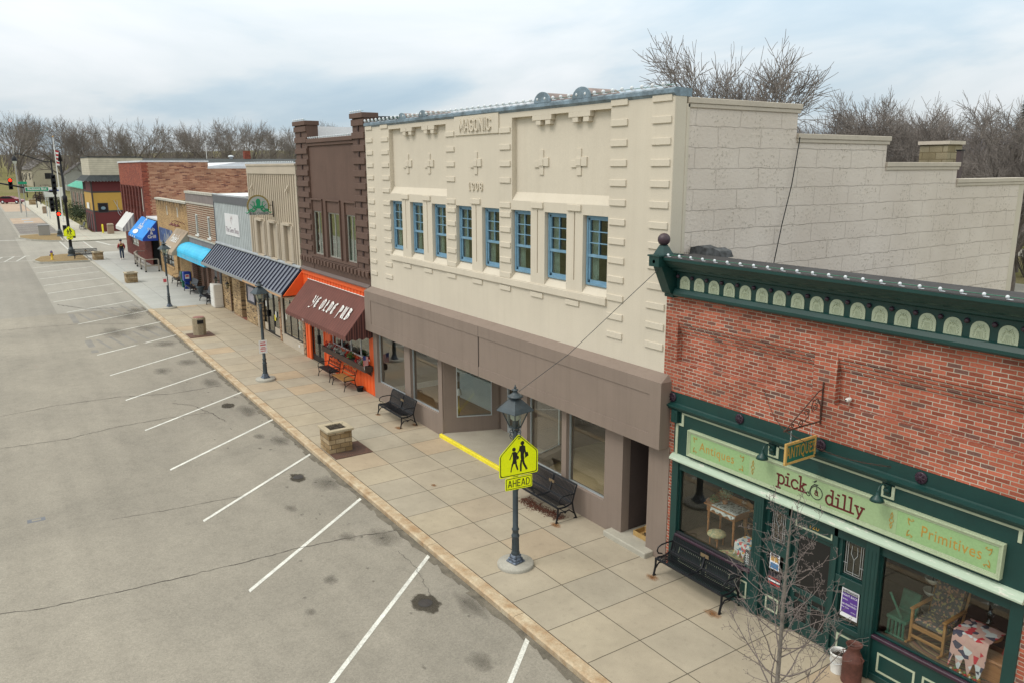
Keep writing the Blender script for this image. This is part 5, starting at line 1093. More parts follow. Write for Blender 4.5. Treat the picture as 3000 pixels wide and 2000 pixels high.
mb=MB(); mb.tube([(-33.95,-.01,3.81),(-27.12,-.01,3.81)],.02,5); build('awning_rail',mb,M_wht,aw)
ang=math.atan2(1.36,1.1); SLP=Matrix.Rotation(-(math.pi/2-ang),4,'X')
# blackletter drawn with a slanted pen
BL={'Y':(.66,[[(-.04,.9),(.06,1.0),(.2,.82),(.2,.5),(.38,.36),(.58,.5)],[(.46,.92),(.58,1.0),(.58,.25),(.4,.0),(.2,-.15),(.0,-.1),(-.1,-.22)]]),
'E':(.6,[[(.5,.88),(.34,1.0),(.12,.86),(.1,.2),(.3,0),(.55,.14)],[(.12,.52),(.42,.56)],[(.3,.95),(.3,.1)]]),
'O':(.64,[[(.3,1.0),(.08,.84),(.08,.18),(.3,0),(.56,.16),(.56,.82),(.3,1.0)],[(.32,.92),(.32,.08)]]),
'L':(.56,[[(.08,.92),(.24,1.0),(.2,.8),(.2,.12),(.05,.02),(.3,.1),(.44,0),(.58,.12)],[(.34,.86),(.34,.5)]]),
'D':(.66,[[(.0,.9),(.2,1.0),(.58,.82),(.58,.2),(.34,0),(.06,.1)],[(.16,.94),(.16,.12)],[(.34,.9),(.34,.12)]]),
'P':(.6,[[(.04,.9),(.2,1.0),(.2,.0),(.1,-.18)],[(.2,.98),(.54,.86),(.54,.48),(.22,.4)],[(.37,.9),(.37,.46)]]),
'U':(.64,[[(.04,.94),(.16,1.0),(.14,.2),(.32,0),(.54,.16)],[(.54,1.0),(.54,.06),(.66,0)],[(.33,.94),(.33,.14)]]),
'B':(.64,[[(.02,.92),(.18,1.0),(.18,.08),(.04,.0)],[(.18,.98),(.52,.86),(.5,.62),(.22,.54)],[(.3,.54),(.58,.42),(.56,.14),(.3,0),(.1,.08)],[(.35,.92),(.35,.1)]])}
def on_slope(x,yt,zt,yb,zb,f,lift=.012):
    y=yt+(yb-yt)*f; z=zt+(zb-zt)*f; n=Vector((0,-(zt-zb),-(yb-yt))).normalized(); 
    if n.z<0: n=-n
    return Vector((x,y,z))+Vector((0,-abs(n.y),abs(n.z)))*lift
stroke_text('lettering','YE OLDE PUB',BL,.50,M_wht,on_slope(-29.85,0,3.86,-1.1,2.5,.52,.02),FY,aw,rot=SLP,nib=(.055,.05),gap=.2,t=.003)
text('lettering','114',.13,M_wht,(-31.7,-1.125,2.42),FY,aw)
t=thing('flower_box','long dark wooden flower box with red poinsettias under the pub window','planter',(-29.4,-.25,1.0)); mb=MB(); mb.box(-31.75,-27.15,-.36,-.05,1.02,1.06,0); mb.box(-31.75,-27.15,-.36,-.33,1.06,1.24,0); mb.box(-31.75,-27.15,-.06,-.04,1.06,1.24); mb.box(-31.75,-31.71,-.33,-.06,1.06,1.24); mb.box(-27.19,-27.15,-.33,-.06,1.06,1.24); build('trough',mb,paint('box_brown',(.055,.03,.02),.7,.2,4),t,bevel=.006)
mb=MB(); mb.box(-31.7,-27.2,-.32,-.07,1.1,1.2); build('soil',mb,M_tar,t)
for x in (-31.1,-29.3,-29.05,-27.3): 
    m=MB(); m.prism([(-.04,.82),(-.3,1.02),(-.04,1.02)],'x',x-.025,x+.025); build('bracket',m,MATS['box_brown'],t)
M_pet=paint('red_petals',(.42,.01,.015),.6,.3,9); M_sil=paint('silver_foliage',(.4,.42,.38),.6,.2,9)
for i,(x,c) in enumerate([(-31.35,M_pet),(-31.0,M_sil),(-30.5,M_pet),(-30.3,M_sil),(-29.7,M_sil),(-29.1,M_pet),(-28.9,M_leaf),(-28.1,M_pet),(-27.85,M_sil),(-27.5,M_leaf)]):
    q=thing('poinsettia' if c is M_pet else 'foliage_plant',['poinsettia at the far left end of the pub flower box','silver plant beside the leftmost poinsettia','second red poinsettia from the left in the pub flower box','silver plant right of the second poinsettia','silver foliage near the middle of the flower box','red poinsettia right of the middle of the flower box','green plant behind the third poinsettia','rightmost red poinsettia in the pub flower box','silver foliage right of the rightmost poinsettia','green plant at the right end of the flower box'][i],'plant',(x,-.2,1.2),'plants in the pub flower box'); leafy(q,(x,-.2,1.32),.17,90,c,.05); m=MB(); m.tube([(x,-.2,1.15),(x,-.2,1.3)],.01,4); build('stem',m,M_leaf,q)
t=thing('flag','small American flag on a stick at the right end of the flower box','flag',(-27.15,-.3,1.2)); m=MB(); m.tube([(-27.15,-.38,1.15),(-27.15,-.42,1.72)],.008,5); build('stick',m,M_wht,t)
m=MB()
for i in range(7): m.quad((-27.15,-.41-.0,1.68-.24-i*.0),(-27.15,-.41,1.68),(-27.14,-.2,1.62),(-27.14,-.2,1.4)) if False else None
for i in range(9): a=-.43+i*.025; m.quad((-27.15+.01*(i%2),a,1.70-.03*i*.2),(-27.15+.01*((i+1)%2),a+.025,1.69-.03*i*.2),(-27.15+.01*((i+1)%2),a+.025,1.30-.0*i),(-27.15+.01*(i%2),a,1.30),(i%2))
build('flag_cloth',m,[M_pet,M_wht],t,recalc=False); m=MB(); m.quad((-27.135,-.43,1.70),(-27.135,-.31,1.68),(-27.135,-.31,1.52),(-27.135,-.43,1.52)); build('canton',m,paint('flag_blue',(.02,.04,.18),.6),t,recalc=False)
t=thing('plant_pot','small black plastic pot on the pavement by the orange wall','pot',(-28.1,-.12,0)); m=MB(); m.lathe([(.11,0),(.14,.2),(.15,.2),(.15,.23),(.13,.23),(.125,.18),(.001,.18)],(-28.1,-.2,.02),16); build('pot_body',m,M_black,t)
light_string('string of white bulbs along the brown parapet between the block pilasters',[(-33.1,.05,9.78),(-28.25,.05,9.78)],.24)
light_string('short string of bulbs on top of the left brown pilaster',[(-34.55,-.05,10.54),(-33.1,-.05,10.54)],.24)
light_string('short string of bulbs on top of the right brown pilaster',[(-28.2,-.05,10.54),(-27.1,-.05,10.54)],.24)
# ---------------------------------------------------------------- tan sided building
M_tan=paint('tan_siding',(.45,.385,.30),.75,.08,1.0,streak=.1); M_tan2=paint('tan_trim',(.46,.40,.32),.7,.06,1)
M_stone=brick('rustic_stone',(.26,.17,.09),(.50,.36,.20),(.30,.25,.18),.30,.062,.005,c3=(.07,.05,.04),stain=.3,vs=1.5)
tb=thing('tan_shop_building','two storey tan vertical sided building with three shuttered blind windows and stone clad shopfront','building',(-38.5,0,0)); T0,T1=-42.3,-34.67
mb=MB(); WN=[(-41.1,-40.2),(-38.95,-38.05),(-36.78,-35.9)]
wall_y(mb,T0,T1,4.0,8.32,0,.16,[(a,b,4.3,6.0) for a,b in WN],0)
for i in range(25):
    x=T0+.18+i*.305
    segs=[(4.1,8.3)]
    if any(a-.38<x<b+.38 for a,b in WN): segs=[(6.15,8.3)]
    for z0,z1 in segs: mb.box(x-.025,x+.025,-.03,0,z0,z1); mb.box(x+.0251,x+.05,-.004,-.001,z0,z1,1)  # dark strip by each batten paints its shadow line into the colour
for a,b in WN: mb.quad((a,.16,4.3),(b,.16,4.3),(b,.16,6.0),(a,.16,6.0))
mb.box(T0+.01,T0+.2,.0,12,-.1,8.7); mb.box(T1-.2,T1-.01,.0,12,-.1,8.7); mb.box(T0+.2,T1-.2,11.8,12,0,8.4); build('siding_wall',mb,[M_tan,paint('batten_shadow',(.16,.13,.10),.9)],tb,recalc=False)
mb=MB(); mb.box(T0,T1,-.05,.15,8.32,8.70); mb.box(T0-.02,T1+.02,-.09,.3,8.70,8.79); mb.box(T0,T0+.14,-.04,0,4.1,8.32); mb.box(T1-.14,T1,-.04,0,4.1,8.32); build('fascia_trim',mb,M_tan2,tb)
mb=MB(); mb.box(T0+.2,T1-.2,.3,11.8,8.0,8.1); build('roof_deck',mb,M_roofw,tb)
for a,b in WN:
    f=MB(); f.box(a-.12,b+.12,-.14,0,6.0,6.1); f.box(a-.08,b+.08,-.08,0,4.22,4.3); wn=build('blind_window',f,M_tan2,tb)
    for s in (a-.34,b+.02):
        m=MB(); m.box(s,s+.32,-.05,-.002,4.32,6.0)
        for k in range(16): z=4.4+k*.095; m.box(s+.05,s+.27,-.065,-.05,z,z+.05)
        build('shutter',m,M_tan2,wn)
    m=MB(); m.box(a+.06,b-.3,.10,.158,4.32,5.98); build('infill_board',m,M_tan,wn)
for x in (-41.5,-35.9):
    m=MB(); m.prism([(0,7.55),(-.18,7.55),(0,7.85)],'x',x-.05,x+.05); build('spotlight',m,M_tan2,tb)
light_string('string of white bulbs along the tan siding roofline',[(T0,-.05,8.82),(T1,-.05,8.82)],.26)
# canopy over both fronts
M_rib=stripem('standing_seam',[(0,(.17,.19,.235)),(.56,(.006,.009,.03)),(.9,(.09,.10,.14))],2.05)
cn=thing('metal_canopy','long sloping navy and grey ribbed metal canopy over the stone clad shopfronts','canopy',(-42.4,0,3)); a,b=-50.0,-34.72
mb=MB(); mb.prism([(0,4.16),(-.98,3.08),(-.98,3.03),(0,4.08)],'x',a,b); build('ribbed_roof',mb,M_rib,cn)
mb=MB()
x=a+.09
while x<b: mb.prism([(-.0,4.2),(-.98,3.12),(-.98,3.08),(0,4.16)],'x',x-.012,x+.012); x+=1/2.05
build('seams',mb,M_rib,cn)
mb=MB(); mb.box(a-.01,b+.01,-1.02,-.975,2.93,3.075,0); mb.prism([(0.0,4.28),(-.02,4.28),(-.1,4.2),(-.1,4.15),(0,4.17)],'x',a,b,0); mb.box(-41,b+.005,-1.025,-1.018,2.93,3.02,1); mb.box(a+.02,b-.02,-.97,0,2.9,2.93,1); mb.prism([(-.01,4.1),(-.97,3.04),(-.97,2.93),(-.01,2.93)],'x',a,a+.03,0); build('fascia_board',mb,[M_metal,paint('raw_wood_edge',(.48,.30,.17),.7,.1)],cn)
# stone clad ground floor, two shops
gz=.15
mb=MB(); wall_y(mb,T0,T1,-.1,3.0,.02,.2,[(-41.4,-38.42,.1,2.45),(-37.95,-34.98,.66,2.5)],0); build('ground_floor_stone',mb,M_stone,tb,recalc=False)
M_mxb=brick('mixed_brick',(.20,.09,.05),(.40,.24,.13),(.3,.26,.2),.2,.07,.006,c3=(.03,.025,.02),stain=.2)
for a,b in ((-34.98,-34.70),(-38.4,-38.12)): mb=MB(); mb.box(a,b,-.04,.02,-.1,2.95,0); build('brick_pier',mb,M_mxb,tb)
mb=MB(); mb.box(-38.1,-34.98,-.02,.03,.05,.66); mb.box(-38.1,-34.98,-.05,.0,.58,.66); mb.box(-38.1,-37.9,-.02,.03,.66,2.9); mb.box(-38.0,-35,-.0,.03,2.45,2.9); build('cream_bulkhead',mb,M_tan2,tb)
sgl(tb,-37.9,-34.98,.66,2.5,.05,M_black,t=.03,mull=[-36.9,-35.9])
mb=MB()
for a,b in ((-41.4,-40.75),(-40.7,-39.75),(-39.7,-38.42)): mb.box(a,a+.06,.1,.16,.22,2.45); mb.box(b-.06,b,.1,.16,.22,2.45); mb.box(a+.06,b-.06,.1,.16,2.35,2.45); mb.box(a+.06,b-.06,.1,.16,.22,.36)
dd=build('entrance_doors',mb,M_black,tb); g=MB(); g.box(-41.36,-38.46,.125,.131,.25,2.4); build('pane',g,M_gdark,dd); g=MB(); g.box(-41.34,-40.8,.09,.12,.3,.66); build('kick_panel',g,M_tan2,dd); g=MB(); g.box(-39.64,-38.5,.09,.12,.3,.66); build('kick_panel',g,M_tan2,dd); g=MB(); g.box(-40.66,-40.58,.02,.1,1.05,1.4); build('pull_handle',g,M_black,dd)
for x,z,c in ((-40.9,1.7,M_wht),(-39.35,1.35,M_wht),(-39.5,1.15,M_yel),(-37.7,1.5,M_wht)):
    q=thing('notice',{(-40.9):'white notice taped inside the entrance door glass left of the handle',(-39.35):'white notice in the right sidelight of the stone shopfront door',(-39.5):'small yellow notice in the right sidelight of the stone shopfront door',(-37.7):'white notice at the left edge of the cream shop window'}[x],'notice',(x,.09,z)); m=MB(); m.box(x-.1,x+.1,.085,.09,z-.15,z+.15) if x>-38 or True else 0; build('sheet',m,c,q)
t=thing('lace_display','pale lace and paper display hanging inside the cream bulkhead shop window','display',(-36.4,.4,1.0)); 
for i in range(5):
    m=MB(); x=-37.1+i*.45; m.quad((x,.4+.1*(i%2),.95+.1*(i%3)),(x+.5,.4+.1*(i%2),.95),(x+.48,.45,2.1+.1*(i%2)),(x-.02,.45,2.0)); build('paper_panel',m,[quiltm('lace_pattern',[(.45,.52,.48),(.55,.6,.55),(.3,.36,.34),(.5,.2,.12)],9.),M_wht][i%2 if i<4 else 0],t,recalc=False)
mb=MB(); mb.box(T0+.3,T1-.2,2.6,2.7,0,3); mb.box(T0+.3,T1-.2,.25,2.6,.1,.2); mb.box(T0+.3,T1-.2,.25,2.6,2.6,2.7); mb.box(T1-.3,T1-.2,.25,2.6,0,3); build('shop_room',mb,paint('dim_shop',(.10,.09,.07),.9,.3,2),tb)
m=MB(); m.box(-35.68,-35.54,-.05,-.02,.38,.5); build('outlet_box',m,M_wht,tb,bevel=.005)
t=thing('notice_board','navy framed notice board on the stone wall under the canopy','notice board',(-43.2,-.03,1.4)); m=MB(); m.box(-43.95,-42.4,-.07,.01,1.38,1.5); m.box(-43.95,-42.4,-.07,.01,2.3,2.42); m.box(-43.95,-43.82,-.07,.01,1.5,2.3); m.box(-42.53,-42.4,-.07,.01,1.5,2.3); build('board_frame',m,paint('navy_frame',(.02,.025,.045),.5),t); m=MB(); m.box(-43.82,-42.53,-.03,.0,1.5,2.3); build('poster_face',m,paint('faded_poster',(.42,.42,.43),.6,.3,3,col2=(.4,.38,.46)),t)
# octopus sign perpendicular to the wall
X=-38.25
M_ogr=paint('octopus_green',(.01,.28,.13),.5,.05); M_obr=paint('brass_rim',(.25,.19,.06),.5,.2); M_ogy=paint('sign_grey',(.38,.42,.42),.5,.05)
t=thing('octopus_sign','round toothed sign with a green octopus on a black bracket by the tan siding','sign',(X,-.7,6.4))
m=MB(); m.tube([(X,-.03,6.3),(X,-.03,7.05)],.022); m.tube([(X,-.03,6.85),(X,-.35,6.87)],.016); m.tube([(X,-.03,6.42),(X,-.3,6.43)],.016); build('bracket',m,M_black,t)
m=MB(); n=44; cy,cz=-.73,6.82; pr=[]
for i in range(n+1):
    a=R(-25+230*i/n); r=.52+(.03 if i%2 else 0); pr.append((cy+r*math.cos(a),cz+r*math.sin(a)))
m.prism(pr,'x',X-.02,X+.02); build('toothed_rim',m,M_obr,t)
m=MB(); pr=[(cy+.46*math.cos(R(-25+230*i/24)),cz+.46*math.sin(R(-25+230*i/24))) for i in range(25)]; m.prism(pr,'x',X-.024,X+.024); m.box(X-.02,X+.025,-1.2,-.26,6.42,6.62); build('sign_face',m,M_ogy,t)
m=MB(); hd=[(cy+.11*math.cos(R(a)),cz+.2+.16*math.sin(R(a))) for a in range(0,360,24)]; m.prism(hd,'x',X+.02,X+.034); m.prism([(cy-.08,cz+.15),(cy-.1,cz-.02),(cy-.16,cz-.1),(cy+.16,cz-.1),(cy+.1,cz-.02),(cy+.08,cz+.15)],'x',X+.02,X+.033)
for s in (-1,1):
    for k,(dy,dz,e) in enumerate([(.30,.20,.12),(.38,.05,.10),(.42,-.10,.08),(.5,-.2,.05)]):
        pts=[(X+.03,cy+s*(.08+.02*k),cz+.0-.05*k)]
        for q in range(1,8): f_=q/7; pts.append((X+.03,cy+s*(.08+(dy-.08)*f_+.04*math.sin(f_*6.3)),cz-.05*k+(dz+.05*k)*f_+.06*math.sin(f_*6.3+k)*(1 if k%2 else -1)))
        m.tube(pts,[.035*(1-.6*i/7) for i in range(8)],5)
    m.tube([(X+.03,cy+s*.1,cz-.12),(X+.03,cy+s*.25,cz-.26),(X+.03,cy+s*.4,cz-.2),(X+.03,cy+s*.55,cz-.32),(X+.03,cy+s*.62,cz-.27)],[.035,.03,.03,.025,.015],5)
build('octopus',m,M_ogr,t)
text('lettering','Brass Octopus',.19,M_ink,(X+.036,-.73,6.49),FX,t,ext=.001,sx=.78)
# ---------------------------------------------------------------- grey ribbed building
gb=thing('ribbed_metal_building','flat fronted building with pale grey ribbed metal upper wall and dark grey top band','building',(-46,0,0)); B0,B1=-49.92,-42.3
M_rm=stripem('pale_ribs',[(0,(.38,.42,.43)),(.60,(.13,.15,.165)),(.80,(.44,.48,.49))],2.9); M_dg=paint('dark_grey_band',(.10,.105,.12),.5,.06,1)
mb=MB(); mb.box(B0,B1,.0,.15,3.9,6.62); build('ribbed_wall',mb,M_rm,gb); mb=MB(); mb.box(B0-.02,B1,-.04,.2,6.62,7.03); mb.box(B0-.03,B0+.08,-.03,0,3.9,6.62); mb.box(B0,B1,.15,12,0,.05); mb.box(B0,B0+.2,.15,12,-.1,6.9); mb.box(B1-.2,B1-.01,.15,12,-.1,6.9); build('dark_band',mb,M_dg,gb)
mb=MB(); mb.box(B0+.2,B1-.2,.2,12,6.5,6.6); build('roof_deck',mb,M_roofw,gb)
light_string('string of bulbs along the dark grey band of the ribbed metal building',[(B0,-.03,7.06),(B1,-.03,7.06)],.26)
t=thing('banner','white square banner with dark serif lettering on the pale ribbed metal wall','banner',(-46,-.01,4.8)); m=MB(); m.box(-47.5,-44.6,-.03,-.005,4.85,6.07); build('banner_cloth',m,paint('banner_white',(.66,.67,.69),.6,.05),t); text('lettering','The Gem Shop',.42,paint('banner_ink',(.2,.14,.18),.6),(-46.05,-.035,5.15),FY,t,sx=1.05,ext=.001)
for k in range(3): m=strokes_mb([arc(0,0,.12+.05*k,20*k,200+40*k,12)],.015); build('gem_mark',m.xf(Matrix.Translation((-46.0,-.034,5.72))@FY),paint('banner_pink%d'%k,(.5,.42,.42),.6),t,recalc=False)
mb=MB(); mb.box(B0,-49.6,-.02,.3,-.1,3.0,1); mb.box(-49.6,-47.85,.9,1.0,-.1,3.0,0); mb.box(-49.4,-47.72,.0,.2,-.1,3.0,0); mb.box(-47.05,-45.35,-.02,.5,-.1,3.0,0); mb.box(-44.45,B1,.0,.2,-.1,3.0,0); mb.box(-47.72,-47.05,1.1,1.2,-.1,3,0); mb.box(-45.35,-44.45,1.2,1.3,-.1,3,2); mb.box(-49.4,-44,1.3,1.4,-.1,3,0); mb.box(-44.6,-44.45,.2,1.3,-.1,3,0)
build('stone_piers',mb,[M_stone,M_dg,M_tan2],gb)
mb=MB(); mb.box(-47.8,-44.4,-.05,1.3,.1,.27); build('brick_step',mb,paint('red_tile',(.22,.075,.05),.8,.15,5),gb)
def lantern(x,y,z,label):
    t=thing('wall_lantern',label,'lantern',(x,y,z),'black lanterns on the stone piers'); m=MB(); m.lathe([(.001,.42),(.02,.38),(.04,.34),(.13,.26),(.13,.24)],(x,y,z),6); build('cap',m,M_black,t)
    m=MB(); m.lathe([(.11,.24),(.07,.0)],(x,y,z),6,sm=False); build('glass',m,glassm('lantern_glass%d'%(int(-x)),(.6,.6,.5),1,0,1.5),t); m=MB(); m.lathe([(.08,.0),(.04,-.04),(.001,-.05)],(x,y,z),6); m.box(x-.02,x+.02,y,y+.2,z+.1,z+.14); build('base',m,M_black,t)
lantern(-50.0,-.25,1.75,'black lantern beside the grey pilaster at the left end of the canopy'); lantern(-47.45,-.2,1.72,'black lantern between the two stone piers under the canopy')
mb=MB(); mb.tube([(-47.55,-.02,1.6),(-47.5,-.02,.3)],.04); build('downpipe',mb,paint('brown_pipe',(.2,.13,.09),.6),gb)
# ---------------------------------------------------------------- striped brick building
M_str=brick('striped_brick',(.15,.075,.045),(.22,.11,.07),(.42,.36,.28),2.0,.135,.028,stain=.15,c3=(.12,.06,.04),bump=.4)
M_str2=brick('dark_red_brick',(.13,.045,.03),(.20,.075,.05),(.40,.35,.28),.215,.0693,.008,stain=.15)
M_lime=paint('limestone',(.42,.40,.35),.85,.2,3,30,.1); M_cpan=paint('grey_purple_panel',(.20,.17,.165),.8,.15,2)
kb=thing('striped_brick_building','brown striped brick building with two narrow white windows and a bright blue barrel awning','building',(-53.8,0,0)); K0,K1=-57.62,-49.95
mb=MB(); wall_y(mb,K0,K1,3.95,6.95,0,.12,[(-55.3,-54.55,4.3,5.67),(-52.0,-51.3,4.3,5.67)],0); mb.box(K0+.01,K0+.2,.01,14,0,6.9); mb.box(K1-.2,K1-.01,.01,14,0,6.9); build('striped_wall',mb,M_str,kb,recalc=False)
mb=MB(); mb.box(K0-.05,K1+.02,-.07,.25,6.95,7.10); mb.box(K0,K1,-.05,0,6.3,6.42); mb.box(K0,K1,-.09,0,4.02,4.12); mb.box(K0,K1,-.05,0,3.42,3.55); build('stone_bands',mb,M_lime,kb); mb=MB(); mb.box(K0,K1,-.02,0,6.42,6.95); mb.box(K0,K1,-.02,0,3.55,4.02); build('panel_bands',mb,M_cpan,kb)
for a,b in ((-55.3,-54.55),(-52.0,-51.3)): sgl(kb,a,b,4.3,5.67,.05,M_wht,t=.09,gm=M_gdark); 
mb=MB()
for a,b in ((-55.36,-54.5),(-52.06,-51.25)): mb.box(a,b,-.06,.05,4.22,4.3)
build('window_sills',mb,M_wht,kb)
mb=MB(); mb.box(K0+.2,K1-.2,.25,14,6.75,6.85); mb.prism([(1.0,6.85),(14,7.0),(14,6.85)],'x',K0+.2,K1-.2); build('roof_deck',mb,M_roofw,kb)
mb=MB(); wall_y(mb,K0,K1,-.1,3.45,0.0,.3,[(-57.3,-50.6,-.1,2.9)],0)
for a,b in ((-57.35,-56.6),(-55.7,-55.2),(-54.3,-53.2),(-52.9,-51.9)): mb.box(a,b,.5,.9,-.1,2.9)
build('lower_brick',mb,M_str2,kb,recalc=False)
mb=MB(); mb.box(-57.3,-50.3,1.3,1.4,0,2.9,0); mb.box(-55.2,-54.9,.7,.8,.1,2.9,1); mb.box(-51.6,-50.5,.1,.4,0,2.95,2); build('recessed_front',mb,[M_cpan,M_lime,M_dg],kb)
w_=sgl(kb,-60.3+3.2,-55.8,.95,2.5,.7,M_black,t=.06,mull=[-56.5],gm=M_gdark)
mb=MB(); mb.box(-57.0,-55.9,1.0,1.1,1.0,2.5); build('blinds',mb,M_lime,w_)
M_cy=paint('cyan_canvas',(.03,.42,.70),.5,.06,2,col2=(.05,.50,.78))
aw=awning(kb,-57.8,-49.9,3.62,-.85,3.02,M_cy,.3,.0,dome=True,pitch=.3)
text('lettering',"RAY'S FAMILY RESTAURANT",.26,paint('pale_cyan_letters',(.30,.62,.72),.5),(-53.6,-.875,2.88),FY,aw,ext=.001,space=1.35,sx=1.1)
# ---------------------------------------------------------------- yellow brick building
M_yb=brick('yellow_brick',(.34,.21,.09),(.46,.29,.13),(.38,.30,.20),.215,.0693,.006,c3=(.27,.15,.07),stain=.2)
yb=thing('yellow_brick_building','plain yellow brick building with a white coping and a tan canvas awning','building',(-63.2,0,0)); Y0,Y1=-68.8,-57.63
mb=MB(); wall_y(mb,Y0,Y1,-.1,6.2,0,.1,[(-64.7,-64.35,5.15,5.85,.06),(-61.0,-60.6,5.15,5.85,.06),(-67.9,-63.6,1.25,2.7),(-62.4,-61.5,.3,2.6,.3)],0); mb.box(Y0+.01,Y0+.25,.02,14,-.1,6.1); mb.box(Y1-.25,Y1-.01,.02,14,-.1,6.1); mb.box(Y0,Y1,13.8,14,0,6); build('brick_wall',mb,M_yb,yb,recalc=False)
mb=MB(); mb.box(Y0-.04,Y1,-.07,.3,6.2,6.34); mb.box(-64.7,-64.35,.0,.05,5.15,5.85); mb.box(-61,-60.6,.0,.05,5.15,5.85); build('white_trim',mb,M_lime,yb)
def streakm():
    m,t,p,nd=NT('soot_streaks'); tc=nd('TexCoord'); mp=nd('Mapping',i_Vector=tc.outputs['Object']); mp.inputs['Scale'].default_value=(3.2,1,.35); n=nd('TexNoise',i_Vector=mp.outputs[0],i_Scale=1.5,i_Detail=5.)
    uv=nd('SeparateXYZ'); t.links.new(tc.outputs['Object'],uv.inputs[0]); mr=nd('MapRange',i_0=uv.outputs[2]); mr.inputs[1].default_value=5.3; mr.inputs[2].default_value=6.2
    mu=nd('Math',operation='MULTIPLY',i_0=ramp(nd,n.outputs[0],[(.42,0),(.62,1)]),i_1=mr.outputs[0]); t.links.new(mu.outputs[0],p.inputs['Alpha']); p.inputs['Base Color'].default_value=(.03,.025,.02,1); p.inputs['Roughness'].default_value=.9; return m
mb=MB(); mb.quad((Y0,-.004,5.3),(Y1,-.004,5.3),(Y1,-.004,6.2),(Y0,-.004,6.2)); build('soot_streaks',mb,streakm(),yb,recalc=False)
mb=MB(); mb.box(Y0+.25,Y1-.25,.3,13.8,5.85,5.95); mb.prism([(.3,5.95),(.34,6.25),(2,6.3),(4,6.0)],'x',Y1-3.2,Y1-.3); build('roof_deck',mb,M_tar,yb)
sgl(yb,-67.9,-63.6,1.25,2.7,.08,M_black,t=.08,mull=[-66.4,-65],gm=M_gdark)
mb=MB(); mb.box(-67.95,-63.55,-.05,.02,1.13,1.25); build('brick_sill',mb,M_yb,yb); mb=MB(); mb.box(-68,-57.8,2,2.1,0,3); build('dark_room',mb,M_dark,yb); mb=MB(); mb.box(-62.4,-61.5,.27,.29,.35,2.6); build('door_leaf',mb,M_dark,yb)
mb=MB(); mb.box(-68.3,-63.2,-.03,-.004,2.85,4.05); build('mural_panel',mb,quiltm('blue_mural',[(.03,.06,.16),(.05,.1,.25),(.2,.22,.26),(.04,.07,.18)],2.5),yb)
M_tc=paint('tan_canvas',(.33,.26,.19),.8,.06,1)
aw=awning(yb,-61.6,-57.7,4.36,-1.2,2.95,M_tc,.18,.0,M_tc)
S2=Matrix.Rotation(-(math.pi/2-math.atan2(1.41,1.2)),4,'X')
text('lettering',"Pokie's",.85,M_wht,on_slope(-59.7,0,4.36,-1.2,2.95,.45,.02),FY,aw,rot=S2,sx=.9,bold=.012); text('lettering','food & beverages',.26,M_wht,on_slope(-59.7,0,4.36,-1.2,2.95,.82,.02),FY,aw,rot=S2)
M_rl=paint('maroon_lamp',(.14,.035,.03),.5)
for k in range(3):
    x=-60.6+k*1.0; q=thing('gooseneck_lamp',['left','middle','right'][k]+' of the three maroon gooseneck lamps above the tan awning','lamp',(x,0,4.6),'maroon lamps above the tan awning'); m=MB(); m.tube([(x,0,4.75),(x,-.2,4.95),(x,-.42,4.9),(x,-.5,4.78)],.02,5); build('arm',m,M_rl,q); m=MB(); m.lathe([(.03,.06),(.12,-.02),(.2,-.1),(.19,-.1)],(x,-.5,4.74),10); build('shade',m,M_rl,q)
# ---------------------------------------------------------------- red brick corner building
M_rb2=brick('old_red_brick',(.22,.045,.03),(.32,.085,.05),(.24,.14,.11),.215,.0693,.005,c3=(.12,.03,.025),stain=.2); M_rb3=brick('common_brick',(.27,.10,.06),(.45,.24,.15),(.36,.25,.19),.40,.10,.009,c3=(.16,.06,.05),stain=.2); M_rbd=brick('dark_red_brick_lower',(.10,.022,.018),(.17,.04,.03),(.12,.07,.06),.215,.0693,.005,stain=.2)
cb_=thing('corner_brick_building','tall two storey red brick corner building with a blank orange brick side wall','building',(-80,0,0)); C0,C1=-86.5,-73.75
mb=MB(); H8=[(x,x+.75,4.9,6.9,.14) for x in (-84.3,-82.6,-80.9,-79.2,-77.5,-75.8)]
wall_y(mb,C0,C1,7.1,9.1,0,.1,(),0); wall_y(mb,C0,C1,3.4,7.1,.06,.1,H8,1); mb.box(C0,C1,0,.06,7.05,7.1,0); wall_y(mb,C0,-68.82,-.1,3.4,.03,.15,[(-83,-79.4,1.55,3.0),(-72.9,-69.0,.4,3.3)],1)
for x in (-86.5,-84.9,-83.25,-81.55,-79.85,-78.15,-76.45,-74.35): mb.box(x,x+.55,-.03,.06,3.4,7.1,1)
mb.box(C0,C0+.3,.1,16,-.1,9.0,0); mb.box(C0,C1,15.8,16,0,8.4,0); build('front_wall',mb,[M_rb2,M_rbd],cb_,recalc=False)
mb=MB(); mb.prism([(.0,3.0),(5.4,3.0),(16,3.0),(16,8.55),(5.4,8.55),(5.4,9.1),(0,9.1)],'x',C1-.3,C1); build('side_wall',mb,M_rb3,cb_)
mb=MB()
for i in range(40): z=3.1+i*.15; mb.box(C1-.28,C1+.012,-.012,.42+(.12 if i%2 else 0),z,z+.147)
build('brick_quoins',mb,M_rb2,cb_)
mb=MB(); mb.box(C0-.06,C1+.06,-.08,.35,9.1,9.24); mb.box(C1-.35,C1+.05,.3,5.45,9.1,9.24); mb.box(C1-.35,C1+.05,5.35,16,8.55,8.75); mb.prism([(5.5,8.75),(16,8.75),(16,9.1),(8,9.1)],'x',C0+.3,C1-.35); build('white_coping',mb,M_roofw,cb_)
for h in H8:
    f=MB(); f.box(h[0]+.05,h[1]-.05,.12,.17,h[2],h[3]); build('tall_window',f,M_lime,cb_)
